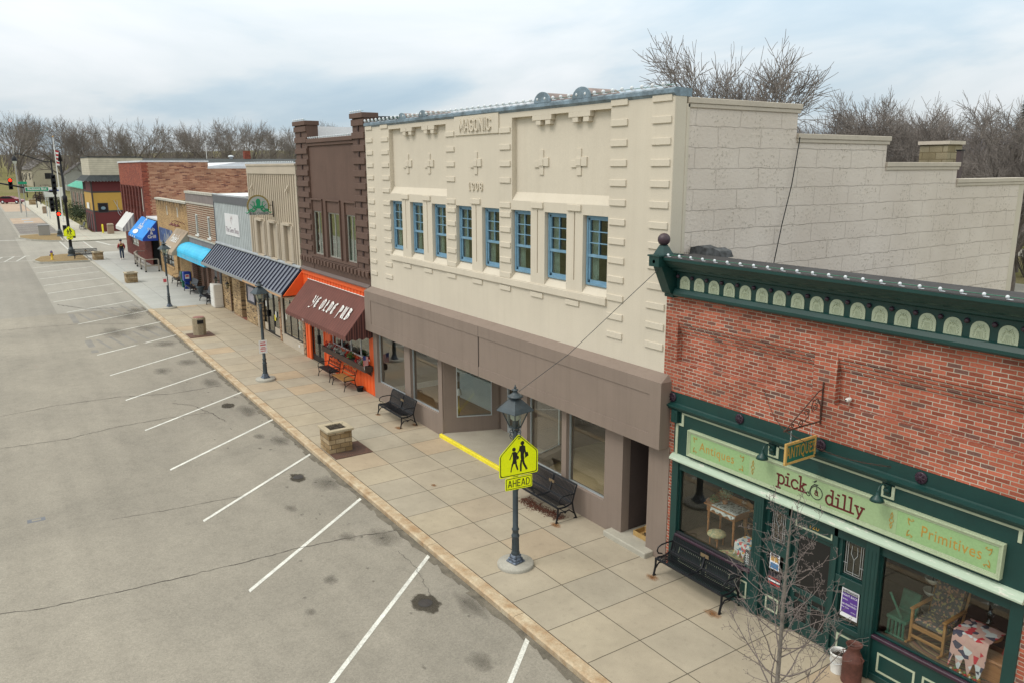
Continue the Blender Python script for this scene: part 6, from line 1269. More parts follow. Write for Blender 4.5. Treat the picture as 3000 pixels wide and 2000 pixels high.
mb=MB(); mb.box(-73.7,-68.85,.2,9,3.4,4.5,0); mb.box(-73.75,-68.8,-.02,9,4.5,4.62,1); mb.box(-73.75,-68.8,-.06,.0,3.4,4.5,0); build('annex',mb,[M_tar,M_roofw],cb_)
sgl(cb_,-83,-79.4,1.55,3.0,.1,M_lime,t=.1,mull=[-81.2],gm=M_gdark); mb=MB(); mb.box(-82.9,-79.5,.5,.55,1.6,3.0); build('curtain',mb,M_curt,cb_)
mb=MB(); mb.box(-72.9,-69.0,1.5,1.6,0,3.3); mb.box(-73,-72.9,.1,1.6,.3,3.3); mb.box(-69,-68.85,-.04,1.6,-.1,4.4); build('dark_entry',mb,M_dark,cb_)
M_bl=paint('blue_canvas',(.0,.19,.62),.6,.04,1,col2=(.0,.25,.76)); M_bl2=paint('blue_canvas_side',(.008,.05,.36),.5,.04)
aw=awning(cb_,-76.1,-69.0,4.5,-1.2,3.1,M_bl,.2,0,M_bl2)
S3=Matrix.Rotation(-(math.pi/2-math.atan2(1.4,1.2)),4,'X')
text('lettering','Pookies',.8,M_wht,on_slope(-73.2,0,4.5,-1.2,3.1,.5,.03),FY,aw,rot=S3,shear=.5,sx=.8); m=strokes_mb([arc(0,0,.3,20,340,14),[(0,-.3),(-.1,.1),(.25,.45)]],.06); build('emblem',m.xf(Matrix.Translation(on_slope(-73.0,0,4.5,-1.2,3.1,.22,.03))@S3@FY),M_wht,aw,recalc=False)
m=MB(); m.prism([(1.1*math.cos(a*math.pi/10),.22*math.sin(a*math.pi/10)) for a in range(20)],'z',0,.01); build('white_oval',m.xf(Matrix.Translation(on_slope(-73.6,0,4.5,-1.2,3.1,.8,.03))@S3@FY),M_wht,aw)
for i,s in enumerate(('Pub','&','Grill')): text('lettering',s,.36,M_wht,(-68.98,-.50,3.80-i*.29),FX,aw,bold=.006)
for x in (-75,-74,-73): m=MB(); m.box(x,x+.35,-1.225,-1.212,2.94,3.06); build('valance_mark',m,M_wht,aw)
M_ws=stripem('grey_white_stripe',[(0,(.60,.60,.60)),(.5,(.33,.33,.36))],3.3,1)
aw=awning(cb_,-84.6,-80.2,4.55,-1.05,3.25,paint('white_canvas',(.60,.60,.59),.7,.05),.3,0,M_ws)
# wooden ramp railing
M_gw=M_grey_wood
t=thing('timber_railing','weathered grey timber railing around the ramp of the pub and grill','railing',(-73,-1.2,.45)); RP=[(-76.28,-.65),(-74.92,-1.05),(-73.03,-1.19),(-70.75,-1.25),(-68.6,-1.25),(-68.6,-.26)]
for (x,y) in RP: m=MB(); z=G(x); m.box(x-.05,x+.05,y-.05,y+.05,z,z+.98,0); m.box(x-.06,x+.06,y-.06,y+.06,z,z+.12,1); build('post',m,[M_gw,M_black],t)
def plank(parent,p,q,w,h,mat,nm):
    m=MB(); p=Vector(p);q=Vector(q); d=(q-p); s=Vector((-d.y,d.x,0)).normalized()*w/2; u=Vector((0,0,h/2)); m.add([v for e in (p,q) for v in (e-s-u,e+s-u,e+s+u,e-s+u)],[(0,1,2,3),(4,7,6,5),(0,4,5,1),(1,5,6,2),(2,6,7,3),(3,7,4,0)]); return build(nm,m,mat,parent)
for (a,b) in zip(RP[:-1],RP[1:]):
    plank(t,(a[0],a[1],G(a[0])+1.0),(b[0],b[1],G(b[0])+1.0),.14,.05,M_gw,'top_rail'); plank(t,(a[0],a[1],G(a[0])+.5),(b[0],b[1],G(b[0])+.5),.05,.12,M_gw,'mid_rail')
plank(t,(-76.3,-.65,1.45),(-76.3,-.02,1.45),.1,.05,M_gw,'top_rail')
# ---------------------------------------------------------------- red and yellow corner building across the side street
M_mrs=paint('maroon_siding',(.115,.016,.018),.7,.08,1); M_mus=paint('mustard_siding',(.46,.28,.055),.7,.06,1); M_trim=paint('dark_trim',(.045,.038,.04),.7); M_clap=stripem('cream_clapboard',[(0,(.50,.465,.37)),(.86,(.30,.275,.22))],4.0,2); M_shg=paint('dark_shingle',(.035,.042,.045),.9,.3,3,20,.3)
ob=thing('maroon_yellow_building','maroon and mustard sided corner building with a cream clapboard upper storey','building',(-120,5,.8)); O0,O1,OY,OY2=-121.6,-113.0,.23,12
mb=MB(); z0=.6
def bands(f):
    for i,(a,b) in enumerate(((z0,3.29),(3.29,5.68),(5.68,6.97))): f(a,b,(0,1,0)[i])
bands(lambda a,b,m: mb.box(O0,O1,OY,OY2,a,b,m)); build('sided_walls',mb,[M_mrs,M_mus],ob)
mb=MB()
for z in (3.29,5.68): mb.box(O0-.03,O1+.04,OY-.04,OY2,z-.09,z+.09)
for x,y in ((O1,OY),(O0,OY)): mb.box(x-.12,x+.05,y-.05,y+.12,z0,6.97)
build('dark_trim',mb,M_trim,ob)
mb=MB(); e=.75; mb.add([(O0-e,OY-e,7.05),(O1+.9,OY-e,7.05),(O1+.9,OY2,7.05),(O0-e,OY2,7.05),(O0,OY,7.75),(O1+.02,OY,7.75),(O1+.02,OY2,7.75),(O0,OY2,7.75)],[(0,1,5,4),(1,2,6,5),(3,0,4,7),(0,3,2,1)]); build('shingle_skirt',mb,M_shg,ob)
mb=MB(); mb.box(O0,O1-.05,OY+.05,6.5,7.7,9.9,0); build('clapboard_storey',mb,M_clap,ob); mb=MB(); mb.box(O0-.05,O1,OY,6.55,9.9,10.05); build('roof_cap',mb,M_shg,ob)
sd_=MB(); sd_.box(O1-.0,O1+.05,.75,1.93,3.12,4.32); w_=build('bar_window',sd_,M_trim,ob); g=MB(); g.box(O1+.04,O1+.06,.83,1.85,3.2,4.24); build('pane',g,M_black,w_); g=MB(); g.prism([(1.35+.27*math.cos(a*.45),3.68+.2*math.sin(a*.45)) for a in range(14)],'x',O1+.06,O1+.07); build('window_emblem',g,paint('emblem_blue',(.16,.24,.3),.5),w_)
for x in (-120.9,-119.6): m=MB(); m.box(x,x+.5,OY-.05,OY,5.9,6.8); build('upper_window',m,M_dark,ob)
m=MB(); m.box(-118.6,-116.2,OY-.12,OY-.05,3.5,4.25); build('name_board',m,M_wht,ob)
for x in (-120.5,-118.5,-116): m=MB(); m.box(x,x+.9,OY-.06,OY,.8,2.9); build('street_door',m,M_trim,ob)
m=MB(); [m.ball((O1+.9,OY-e+.4+i*.36,7.0),.035,5) for i in range(16)]; [m.ball((O0+i*.6,OY-e,7.0),.035,5) for i in range(15)]; build('eave_lights',m,M_bulb,ob)
m=MB(); m.tube([(O1+.05,3.0,4.6),(O1+.05,3.0,3.0),(O1+.5,3.2,2.7)],.03,4); m.tube([(O1+.4,2.6,4.6),(O1+.45,3.3,3.0)],.03,4); m.tube([(O1+.05,2.6,4.6),(O1+.6,2.6,4.6)],.03,4); build('pipe_bracket',m,M_alu,ob)
# green roofed bank beyond
M_ggr=paint('green_metal_roof',(.12,.45,.34),.5,.06,1); M_bank=paint('bank_stone',(.42,.38,.29),.85,.08,1)
gbk=thing('green_roofed_building','pale stone building with a green metal gable roof beyond the maroon corner building','building',(-170,8,1)); 
mb=MB(); mb.box(-180,-152,3.8,14,.6,5.4); mb.prism([(3.8,5.4),(9,8.2),(14,5.4)],'x',-179.8,-152.2); build('stone_wall',mb,M_bank,gbk)
mb=MB(); mb.add([(-180.5,3.2,5.2),(-151.5,3.2,5.2),(-151.5,9,8.4),(-180.5,9,8.4),(-151.5,14.5,5.2),(-180.5,14.5,5.2)],[(0,1,2,3),(3,2,4,5)]); 
for i in range(30): x=-180.5+i; mb.tube([(x,3.2,5.26),(x,9,8.46)],.05,4,cap=False)
build('green_roof',mb,M_ggr,gbk,recalc=False)
for i in range(8):
    x=-178.5+i*3.3; m=MB(); m.box(x,x+1.5,3.7,3.8,1.4,4.2); build('window',m,[M_dark,paint('brick_infill',(.22,.07,.05),.9)][i%2],gbk)
    m=MB(); m.box(x-.6,x-.2,3.55,3.8,.9,5.0); build('stone_pier',m,M_lime,gbk)
# long dark roofed building behind
lb=thing('long_dark_roofed_building','long building with a dark shingle roof behind the brick side wall','building',(-140,20,0)); mb=MB(); mb.box(-150,-128,9,40,0,8.4); build('walls',mb,M_clap,lb); mb=MB(); mb.prism([(-151,8.4),(-139,10.1),(-127,8.4)],'y',8.5,40.5); build('roof',mb,M_shg,lb)
m=MB(); m.box(-139.6,-138.8,26.6,27.6,9.6,11.4); build('chimney',m,M_rb2,lb); m=MB(); m.lathe([(.3,9.8),(.3,10.3),(.5,10.35),(.4,10.6),(.001,10.7)],(-139,24.4,0),10); build('roof_vent',m,M_bulb,lb); m=MB(); m.lathe([(.3,9.8),(.25,10.5),(.5,10.6),(.5,10.9),(.001,11)],(-139,36,0),10); build('metal_vent',m,M_shg,lb); m=MB(); m.tube([(-139,20.5,9.8),(-139,20.5,12.6)],.05); build('mast',m,M_wht,lb)
t=thing('brick_stack','low orange brick stack with a metal flue behind the tan siding','chimney',(-50,14,7)); mb=MB(); mb.box(-55,-48,15.5,17,6,9.4); build('brickwork',mb,M_rb3,t); mb=MB(); mb.box(-51.5,-50.6,15.8,16.6,9.4,10.6); build('flue_box',mb,M_alu,t)
# ---------------------------------------------------------------- street lamps
def add_leaflike(m,c,s): pass
M_lgl=glassm('lantern_pane',(.80,.84,.80),1.0,.15,1.4); M_milk=paint('milky_globe',(.55,.58,.52),.4,.05)
def make_lamp():
    t=thing('street_lamp','x','street lamp',(0,0,0),'black post-top lanterns along the kerb')
    m=MB(); m.lathe([(.40,-.02),(.41,.05),(.39,.085),(.001,.09)],n=28); build('concrete_base',m,M_curb2,t)
    m=MB(); m.box(-.15,.15,-.15,.15,.09,.13); m.box(-.12,.12,-.12,.12,.13,.19); m.box(-.095,.095,-.095,.095,.19,.27); build('pedestal',m.xf(Matrix.Rotation(R(10),4,'Z')),paint('worn_base_paint',(.035,.05,.075),.5,.8,14,60,.3,col2=(.12,.15,.2)),t,bevel=.01)
    m=MB(); pr=[(.095,.27),(.10,.30),(.085,.34),(.082,.36),(.075,.66),(.092,.69),(.092,.72),(.07,.75),(.068,.83),(.082,.85),(.082,.875),(.062,.9),(.058,2.85),(.065,2.87),(.065,2.9),(.055,2.92),(.055,3.1),(.03,3.14)]; m.lathe(pr,n=16)
    for k in range(10): a=k*math.pi/5; m.tube([(.081*math.cos(a),.081*math.sin(a),.37),(.074*math.cos(a),.074*math.sin(a),.65)],.008,4)
    build('post',m,M_lampm,t)
    m=MB()
    for k in range(4):
        a=k*math.pi/2+R(10); c,s=math.cos(a),math.sin(a); m.tube([(.05*c,.05*s,2.95),(.13*c,.13*s,2.98),(.17*c,.17*s,3.06),(.13*c,.13*s,3.12),(.08*c,.08*s,3.10)],.009,5); m.tube([(.05*c,.05*s,3.08),(.10*c,.10*s,3.17),(.08*c,.08*s,3.22)],.01,5)
    build('scroll_collar',m,M_lampm,t)
    hb,ht,zb,zt=.085,.21,3.22,3.60; rot=Matrix.Rotation(R(10),4,'Z')
    m=MB(); m.box(-hb-.01,hb+.01,-hb-.01,hb+.01,zb-.02,zb+.01)
    for sx in (-1,1):
        for sy in (-1,1): m.tube([(sx*hb,sy*hb,zb),(sx*ht,sy*ht,zt)],.013,5)
    m.lathe([(.06,zb+.01),(.06,zb+.12),(.02,zb+.14)],n=10); build('lantern_frame',m.xf(rot),M_lampm,t)
    m=MB()
    for (a,b) in (((-1,-1),(1,-1)),((1,-1),(1,1)),((1,1),(-1,1)),((-1,1),(-1,-1))): m.quad((a[0]*hb,a[1]*hb,zb+.01),(b[0]*hb,b[1]*hb,zb+.01),(b[0]*ht*.98,b[1]*ht*.98,zt),(a[0]*ht*.98,a[1]*ht*.98,zt))
    build('lantern_glass',m.xf(rot),M_lgl,t,recalc=False)
    m=MB(); m.lathe([(.06,zb+.14),(.10,zb+.18),(.115,zb+.3),(.115,zt-.01)],n=14); build('globe',m,M_milk,t)
    m=MB(); e=.285; q=.085; zr=zt+.0
    m.add([(-e,-e,zr-.02),(e,-e,zr-.02),(e,e,zr-.02),(-e,e,zr-.02),(-e*.82,-e*.82,zr+.055),(e*.82,-e*.82,zr+.055),(e*.82,e*.82,zr+.055),(-e*.82,e*.82,zr+.055),(-q,-q,zr+.235),(q,-q,zr+.235),(q,q,zr+.235),(-q,q,zr+.235)],[(0,1,5,4),(1,2,6,5),(2,3,7,6),(3,0,4,7),(4,5,9,8),(5,6,10,9),(6,7,11,10),(7,4,8,11),(8,9,10,11)])
    m.box(-e,e,-e,e,zr-.026,zr-.018); build('lantern_roof',m.xf(rot),M_lampm,t)
    m=MB(); m.lathe([(.08,zr+.22),(.07,zr+.26),(.165,zr+.275),(.17,zr+.295),(.12,zr+.32),(.06,zr+.36),(.045,zr+.40),(.07,zr+.425),(.068,zr+.44),(.02,zr+.45),(.03,zr+.475),(.03,zr+.49),(.012,zr+.51),(.012,zr+.535),(.001,zr+.55)],n=16); build('finial',m,M_lampm,t)
    return t
lamp=make_lamp(); lamp.location=(-13.3,-2.83,0); lamp['label']='nearest black street lamp carrying the yellow school crossing sign'
l2=dup(lamp,(-31.75,-2.8,G(-31.75)),0,'black street lamp before the stone shops with a parking sign on its post')
l3=dup(lamp,(-50.9,-2.85,G(-50.9)),R(4),'farthest black street lamp at the change from tan to grey pavement')
# signs on the near post
M_yg=paint('fluorescent_yellow_green',(.90,1.0,.0),.45,.02); M_sb=paint('sign_black',(.012,.012,.01),.5); M_sbk=M_alu
def ped_sign(loc,w,label,ahead=True,arrow=False,rot=0.):
    """pentagon school sign facing +x (local), centred on the post"""
    t=thing('school_crossing_sign',label,'sign',loc,None); s=w/.914; X=.0
    P=[(-.457,-.457),(.457,-.457),(.457,.03),(0,.457),(-.457,.03)]
    def pent(k): 
        c=(0,-.03); return [((p[0]-c[0])*k*s,((p[1]-c[1])*k+c[1])*s) for p in P]
    def place(m): return m.xf(Matrix.Translation(Vector(loc))@Matrix.Rotation(rot,4,'Z'))
    def rr(poly,r=.05,n=3):
        out=[]; L=len(poly)
        for i in range(L):
            p=Vector(poly[i]);a=Vector(poly[i-1]);b=Vector(poly[(i+1)%L]); u=(a-p).normalized()*r*s;v=(b-p).normalized()*r*s
            for k in range(n+1): f_=k/n; out.append(tuple((1-f_)**2*(p+u)+2*f_*(1-f_)*p+f_**2*(p+v)))
        return out
    m=MB(); m.prism(rr(pent(1)),'x',-.004,.0); build('sign_plate',place(m),M_yg,t)
    m=MB(); o=rr(pent(.955)); i_=rr(pent(.915)); n=len(o); m.add([(.0018,a,b) for a,b in o]+[(.0018,a,b) for a,b in i_],[(k,(k+1)%n,n+(k+1)%n,n+k) for k in range(n)]); build('sign_border',place(m),M_sb,t,recalc=False)
    m=MB()
    def poly(pts,x=.003): m.prism([((a)*s,b*s) for a,b in pts],'x',.0005,x)
    def head(y,z,r): poly([(y+r*math.cos(k*.4488),z+r*1.05*math.sin(k*.4488)) for k in range(14)],.0032)
    head(.085,.245,.045); poly([(.045,.19),(.10,.20),(.15,.17),(.155,.10),(.17,.04),(.15,.0),(.14,.05),(.12,.0),(.13,-.1),(.12,-.14),(.06,-.15),(.04,-.06),(.04,.05),(.02,.08)])
    poly([(.02,.19),(.05,.19),(.04,.10),(-.02,.04),(-.06,.0),(-.07,.015),(-.03,.06),(.0,.1)],.0034)
    poly([(.04,-.12),(.12,-.12),(.14,-.20),(.21,-.34),(.17,-.36),(.09,-.21),(.08,-.15),(.07,-.2),(.065,-.375),(.025,-.37),(.025,-.22)],.0036)
    poly([(.14,.04),(.21,.03),(.23,-.05),(.15,-.09)],.0038)
    head(-.115,.135,.042); poly([(-.155,.08),(-.08,.085),(-.045,.05),(-.03,-.0),(-.05,-.03),(-.06,.0),(-.06,-.1),(-.045,-.175),(-.165,-.19),(-.14,-.09),(-.145,-.0)],.0034)
    poly([(-.15,.08),(-.165,.0),(-.21,-.085),(-.225,-.075),(-.18,.02),(-.16,.07)],.0036); poly([(-.165,-.17),(-.12,-.17),(-.16,-.27),(-.175,-.35),(-.2,-.35),(-.18,-.25)],.0036); poly([(-.09,-.17),(-.055,-.17),(-.01,-.32),(-.04,-.335),(-.08,-.23)],.0038); poly([(-.06,.0),(.0,-.03),(.0,-.08),(-.055,-.1)],.0040)
    build('pedestrian_symbols',place(m),M_sb,t)
    if ahead or arrow:
        hw,z1,z0=(.32,-.475,-.755) if ahead else (.26,-.47,-.74)
        m=MB(); m.prism(rr([(-hw,z0),(hw,z0),(hw,z1),(-hw,z1)],.03),'x',-.004,.0); m.v=[(a,b*s,c*s) for a,b,c in m.v]; build('lower_plate',place(m),M_yg,t)
        m=MB(); 
        for a,b,c,d in ((-hw+.02,hw-.02,z0+.02,z0+.032),(-hw+.02,hw-.02,z1-.032,z1-.02),(-hw+.02,-hw+.032,z0+.032,z1-.032),(hw-.032,hw-.02,z0+.032,z1-.032)): m.box(.0,.002,a*s,b*s,c*s,d*s)
        build('lower_border',place(m),M_sb,t)
        if ahead: text('lettering','AHEAD',.21*s,M_sb,(0,0,0),Matrix.Identity(4),None,rot=None,ext=.001,sx=.82,bold=.004,space=1.12) if False else None
        if ahead:
            AF={'A':(.55,[[(0,0),(.24,1),(.31,1),(.55,0)],[(.1,.3),(.45,.3)]]),'H':(.5,[[(.0,0),(.0,1)],[(.5,0),(.5,1)],[(0,.5),(.5,.5)]]),'E':(.42,[[(.42,0),(.0,0),(0,1),(.42,1)],[(0,.5),(.36,.5)]]),'D':(.5,[[(0,0),(0,1),(.3,1),(.46,.85),(.5,.5),(.46,.15),(.3,0),(0,0)]])}
            tot=MB(); x=0
            for ch in 'AHEAD': wd,pl=AF[ch]; tot.join(strokes_mb([[(px+x,py) for px,py in q] for q in pl],.13,t=.012)); x+=wd+.26
            x-=.26; tot.v=[((px-x/2)*.14*s,(py-.5)*.14*s,pz*.14) for px,py,pz in tot.v]
            build('lettering',place(tot.xf(Matrix.Translation((.001,0,-.615*s))@FX)),M_sb,t,recalc=False)
        else:
            m=MB(); m.add([(.003,a*s,b*s) for a,b in ((.12,-.52),(.15,-.55),(-.06,-.66),(-.04,-.69),(-.15,-.69),(-.10,-.58),(-.08,-.62))],[(0,1,2,3,4,5,6)]); build('arrow',place(m),M_sb,t)
    m=MB(); m.box(-.07,-.004,-.03,.03,-.05,.0); m.box(-.07,-.004,-.03,.03,-.4*s,-.34*s); build('mounting_bracket',place(m),M_alu,t)
    return t
ped_sign((-13.21,-2.80,2.605),.94,'bright yellow green pentagon school sign with AHEAD plate on the nearest lamp post',rot=R(-6))
t=thing('parking_sign','small white parking sign with red lettering on the middle street lamp post','sign',(-31.66,-2.85,1.45)); m=MB(); m.box(-31.67,-31.66,-3.0,-2.68,1.25,1.78); build('sign_plate',m,M_wht,t,bevel=.002)
m=MB(); 
for z,w_,h in ((1.67,.2,.035),(1.57,.22,.05),(1.47,.18,.03),(1.41,.24,.03),(1.33,.2,.03)): m.box(-31.659,-31.656,-2.84-w_/2,-2.84+w_/2,z,z+h)
build('red_lettering',m,paint('sign_red',(.55,.08,.1),.6),t); 
t=thing('parking_sign','small white sign on the farthest street lamp post','sign',(-50.8,-2.9,1.7)); m=MB(); m.box(-50.81,-50.8,-3.12,-2.86,1.7,2.25); build('sign_plate',m,M_wht,t)
m=MB(); m.box(-50.798,-50.795,-3.08,-2.9,1.9,2.1); build('red_lettering',m,MATS['sign_red'],t)
# ---------------------------------------------------------------- benches
def bench_profile():
    # (y,z) of a slat: front curl of the seat, seat, rise, back, top curl
    P=[(-.80,.37),(-.815,.40),(-.80,.43),(-.76,.445),(-.66,.43),(-.52,.415),(-.42,.42),(-.36,.45),(-.335,.50),(-.30,.62),(-.265,.75),(-.235,.86),(-.20,.895),(-.165,.88),(-.165,.84)]
    return P
def slat(m,x,w=.038,th=.006):
    P=bench_profile(); o=[]
    for i,(y,z) in enumerate(P):
        a=P[max(i-1,0)];b=P[min(i+1,len(P)-1)]; d=Vector((b[0]-a[0],b[1]-a[1])).normalized(); n=Vector((-d.y,d.x))*th; o.append(((y,z),(y-n.x,z-n.y)))
    vs=[]
    for (a,b) in o: vs+= [(x,a[0],a[1]),(x+w,a[0],a[1]),(x+w,b[0],b[1]),(x,b[0],b[1])]
    k=len(o); fs=[(4*i+j,4*i+(j+1)%4,4*i+4+(j+1)%4,4*i+4+j) for i in range(k-1) for j in range(4)]; m.add(vs,fs)
def endframe(m,x,arm=True):
    m.tube([(x,-.84,.0),(x,-.79,.2),(x,-.785,.40)],.024,6); m.tube([(x,-.84,.012),(x,-.78,.012)],.018,5); m.tube([(x,-.2,.0),(x,-.30,.22),(x,-.34,.45),(x,-.24,.80),(x,-.2,.87)],.024,6); m.tube([(x,-.2,.012),(x,-.28,.012)],.018,5)
    m.tube([(x,-.79,.38),(x,-.55,.37),(x,-.36,.43)],.022,6); m.tube([(x,-.80,.14),(x,-.70,.26),(x,-.56,.245),(x,-.44,.27),(x,-.25,.12)],.017,6); m.ball((x,-.56,.24),.035,6)
    if arm: m.tube([(x,-.30,.66),(x,-.45,.67),(x,-.64,.665),(x,-.73,.63),(x,-.755,.56),(x,-.72,.49),(x,-.64,.465),(x,-.60,.44)],.016,6)
def make_bench(L,n,name='park_bench'):
    t=thing(name,'x','bench',(0,0,0)); m=MB(); p=L/n
    for i in range(n): slat(m,-L/2+.03+i*p*(L-.06)/L,.6*p)
    build('slats',m,M_black,t)
    m=MB(); 
    for y,z in ((-.79,.39),(-.2,.87),(-.36,.44),(-.56,.405),(-.285,.66)): m.tube([(-L/2,y,z),(L/2,y,z)],.016 if y in (-.56,-.285) else .024,6)
    build('rails',m,M_black,t)
    for x in (-L/2,L/2): m=MB(); endframe(m,x); build('end_frame',m,M_black,t)
    m=MB(); m.tube([(0,-.80,.40),(0,-.55,.395),(0,-.37,.43),(0,-.28,.68),(0,-.22,.86)],.03,6); build('centre_strap',m,M_black,t)
    m=MB(); m.tube([(-L/2,-.56,.24),(L/2,-.56,.24)],.012,5); build('stretcher',m,M_black,t)
    m=MB(); m.box(-.11,.11,-.292,-.285,.66,.74); m.xf(Matrix.Translation((0,-.012,0))); build('plaque',m,paint('brass_plaque',(.30,.22,.13),.4,.2,met=.4) if 'brass_plaque' not in MATS else MATS['brass_plaque'],t)
    return t
b1=make_bench(1.84,36); b1['group']='black slatted steel benches'; b1.location=(-24.13,0,0); b1['label']='black slatted steel bench under the first lodge shop window beside the orange pub'
b2=dup(b1,(-15.38,0,0),0,'black slatted steel bench behind the near lamp post with bark litter beneath'); b3=dup(b1,(-10.33,.22,0),0,'nearest black slatted steel bench against the antique shop window')
def make_bench2():
    t=thing('park_bench','x','bench',(0,0,0),'black cast benches outside the restaurant'); L=1.8
    m=MB(); m.prism([(-.80,.40),(-.78,.44),(-.52,.42),(-.38,.43),(-.38,.40),(-.55,.39)],'x',-L/2,L/2); build('seat',m,M_black,t); m=MB(); m.prism([(-.37,.50),(-.345,.50),(-.24,.86),(-.2,.9),(-.22,.86)],'x',-L/2+.05,L/2-.05); build('backrest',m,paint('black_panel',(.03,.032,.035),.4,.2,9),t)
    for x in (-L/2,L/2): m=MB(); endframe(m,x); build('end_frame',m,M_black,t)
    return t
c1=make_bench2(); c1.location=(-60.3,.10,G(-60.3)); c1['label']='far black bench outside the restaurant left of the blue newspaper box'
c2=dup(c1,(-56.3,.12,G(-56.3)),0,'middle black bench outside the restaurant right of the blue newspaper box'); c3=dup(c1,(-51.75,.12,G(-51.8)),0,'black bench outside the restaurant beside the white ice box')
q4=dup(b1,(-82.6,-4.0,G(-83)),R(78),'black bench on the pavement corner beside the straw island'); q5=dup(c1,(-118.5,-.2,G(-118)),0,'black bench in front of the maroon corner building')
# bark litter under the second bench
m=MB(); rnd=random.Random(3)
for i in range(1300):
    u=rnd.random(); x=-16.15+u*1.6; y=-.62-.06*math.sin(u*5)+rnd.gauss(0,.10); z=.003+rnd.random()*.02; a=rnd.random()*3.14; s=.012+rnd.random()*.02; m.add([(x+s*math.cos(a),y+s*math.sin(a),z),(x-s*.4*math.sin(a),y+s*.4*math.cos(a),z+.012),(x-s*math.cos(a),y-s*math.sin(a),z),(x+s*.4*math.sin(a),y-s*.4*math.cos(a),z+.004)],[(0,1,2,3)])
lit=build('bark_litter',m,paint('bark_chips',(.10,.035,.02),.9,.5,30),None,recalc=False); lit['kind']='stuff'; lit['label']='patch of reddish brown bark litter under the second bench'; lit['category']='litter'
# pub's two ornate benches
def ornate(x0,wood,label,name):
    t=thing(name,label,'bench',(x0,-.15,.06)); L=1.25; z0=.06
    m=MB()
    for y in (-.74,-.66,-.58,-.50,-.42,-.34): m.box(x0-L/2,x0+L/2,y-.028,y+.028,z0+.42,z0+.445)
    build('seat_slats',m,wood,t); m=MB(); n=12; top=[(x0-L/2+L*i/n,z0+.78+.10*math.sin(math.pi*i/n)+.03*math.cos(6.28*3*i/n)) for i in range(n+1)]
    m.tube([(x,-.22,z) for x,z in top],.028,6); m.tube([(x0-L/2,-.3,z0+.55),(x0+L/2,-.3,z0+.55)],.022,6); build('back_rail',m,wood,t)
    m=MB()
    for i in range(7):
        cx=x0-L/2+.12+i*(L-.24)/6
        for k in range(3): m.tube([(cx+.06*math.cos(a*.7+k),-.26,z0+.67+.07*math.sin(a*.7+k*2)*(1 if k%2 else .6)) for a in range(9)],.007,4)
    build('scroll_panel',m,M_irn if wood is not M_black else M_black,t)
    for x in (x0-L/2,x0+L/2):
        m=MB(); m.tube([(x,-.78,z0),(x,-.72,z0+.22),(x,-.74,z0+.42)],.018); m.tube([(x,-.2,z0),(x,-.3,z0+.25),(x,-.32,z0+.45),(x,-.22,z0+.80)],.018); m.tube([(x,-.74,z0+.42),(x,-.32,z0+.42)],.018); m.tube([(x,-.27,z0+.62),(x,-.6,z0+.63),(x,-.74,z0+.58),(x,-.76,z0+.42)],.015); m.tube([(x,-.72,z0+.2),(x,-.5,z0+.32),(x,-.3,z0+.22)],.012); build('end_frame',m,M_black,t)
    return t
ornate(-30.55,M_black,'black metal garden bench with leafy scroll back by the pub door','garden_bench'); ornate(-28.95,M_oak,'honey coloured wooden garden bench with iron scroll panel outside the pub','garden_bench')
# ---------------------------------------------------------------- planters, grates, bins
M_pst=brick('planter_stone',(.30,.21,.11),(.46,.36,.23),(.14,.10,.06),.30,.15,.010,stain=.3,vs=3,c3=(.25,.16,.07),bump=.8)
M_soil=paint('planter_soil',(.05,.04,.03),1,.4,12,50,.3,1,40)
def make_planter():
    t=thing('stone_planter','x','planter',(0,0,0),'square tan block planters by the kerb'); 
    m=MB(); m.box(-.38,.38,-.38,.38,0,.66); build('block_walls',m,M_pst,t,bevel=.015)
    m=MB(); m.box(-.43,.43,-.43,-.26,.66,.74); m.box(-.43,.43,.26,.43,.66,.74); m.box(-.43,-.26,-.26,.26,.66,.74); m.box(.26,.43,-.26,.26,.66,.74); build('cap_stones',m,paint('cap_stone',(.40,.34,.24),.85,.15,4),t,bevel=.012)
    m=MB(); m.box(-.26,.26,-.26,.26,.60,.70); rnd=random.Random(5)
    for i in range(60): x,y=rnd.uniform(-.24,.24),rnd.uniform(-.24,.24); m.tube([(x,y,.69),(x+rnd.gauss(0,.04),y+rnd.gauss(0,.04),.72+rnd.random()*.05)],.006,3)
    build('soil',m,M_soil,t); return t
p1=make_planter(); p1.location=(-22.6,-3.34,0); p1['label']='nearest tan stone block planter beside the rusty tree grate'
p2=dup(p1,(-63.4,-3.1,G(-63.4)),R(3),'tan stone planter at the kerb beyond the farthest street lamp'); p3=dup(p1,(-80.6,-3.3,G(-80)),R(8),'tan stone planter at the tip of the pavement beside the straw island'); p4=dup(p1,(-197,-2.2,G(-197)),0,'distant tan planter on the far pavement with two posts',1.6)
t=thing('tree_grate','rusty square cast iron tree grate set in the pavement by the planter','grate',(-22.3,-3.1,.0)); m=MB(); m.box(-22.9,-21.7,-3.72,-2.5,.001,.014); build('grate_plate',m,paint('rust_iron',(.10,.05,.035),.8,.3,6),t)
m=MB()
for k in range(48):
    a=k*math.pi/24; 
    for r0,r1 in ((.16,.3),(.34,.58)):
        p=(-22.3+r0*math.cos(a),-3.11+r0*math.sin(a)); q=(-22.3+min(r1,.57)*math.cos(a),-3.11+min(r1,.57)*math.sin(a)); m.add([(p[0]-.008*math.sin(a),p[1]+.008*math.cos(a),.0145),(p[0]+.008*math.sin(a),p[1]-.008*math.cos(a),.0145),(q[0]+.008*math.sin(a),q[1]-.008*math.cos(a),.0145),(q[0]-.008*math.sin(a),q[1]+.008*math.cos(a),.0145)],[(0,1,2,3)])
m.lathe([(.001,.0147),(.08,.0147)],(-22.3,-3.11,0),12); build('slots',m,M_crack,t,recalc=False)
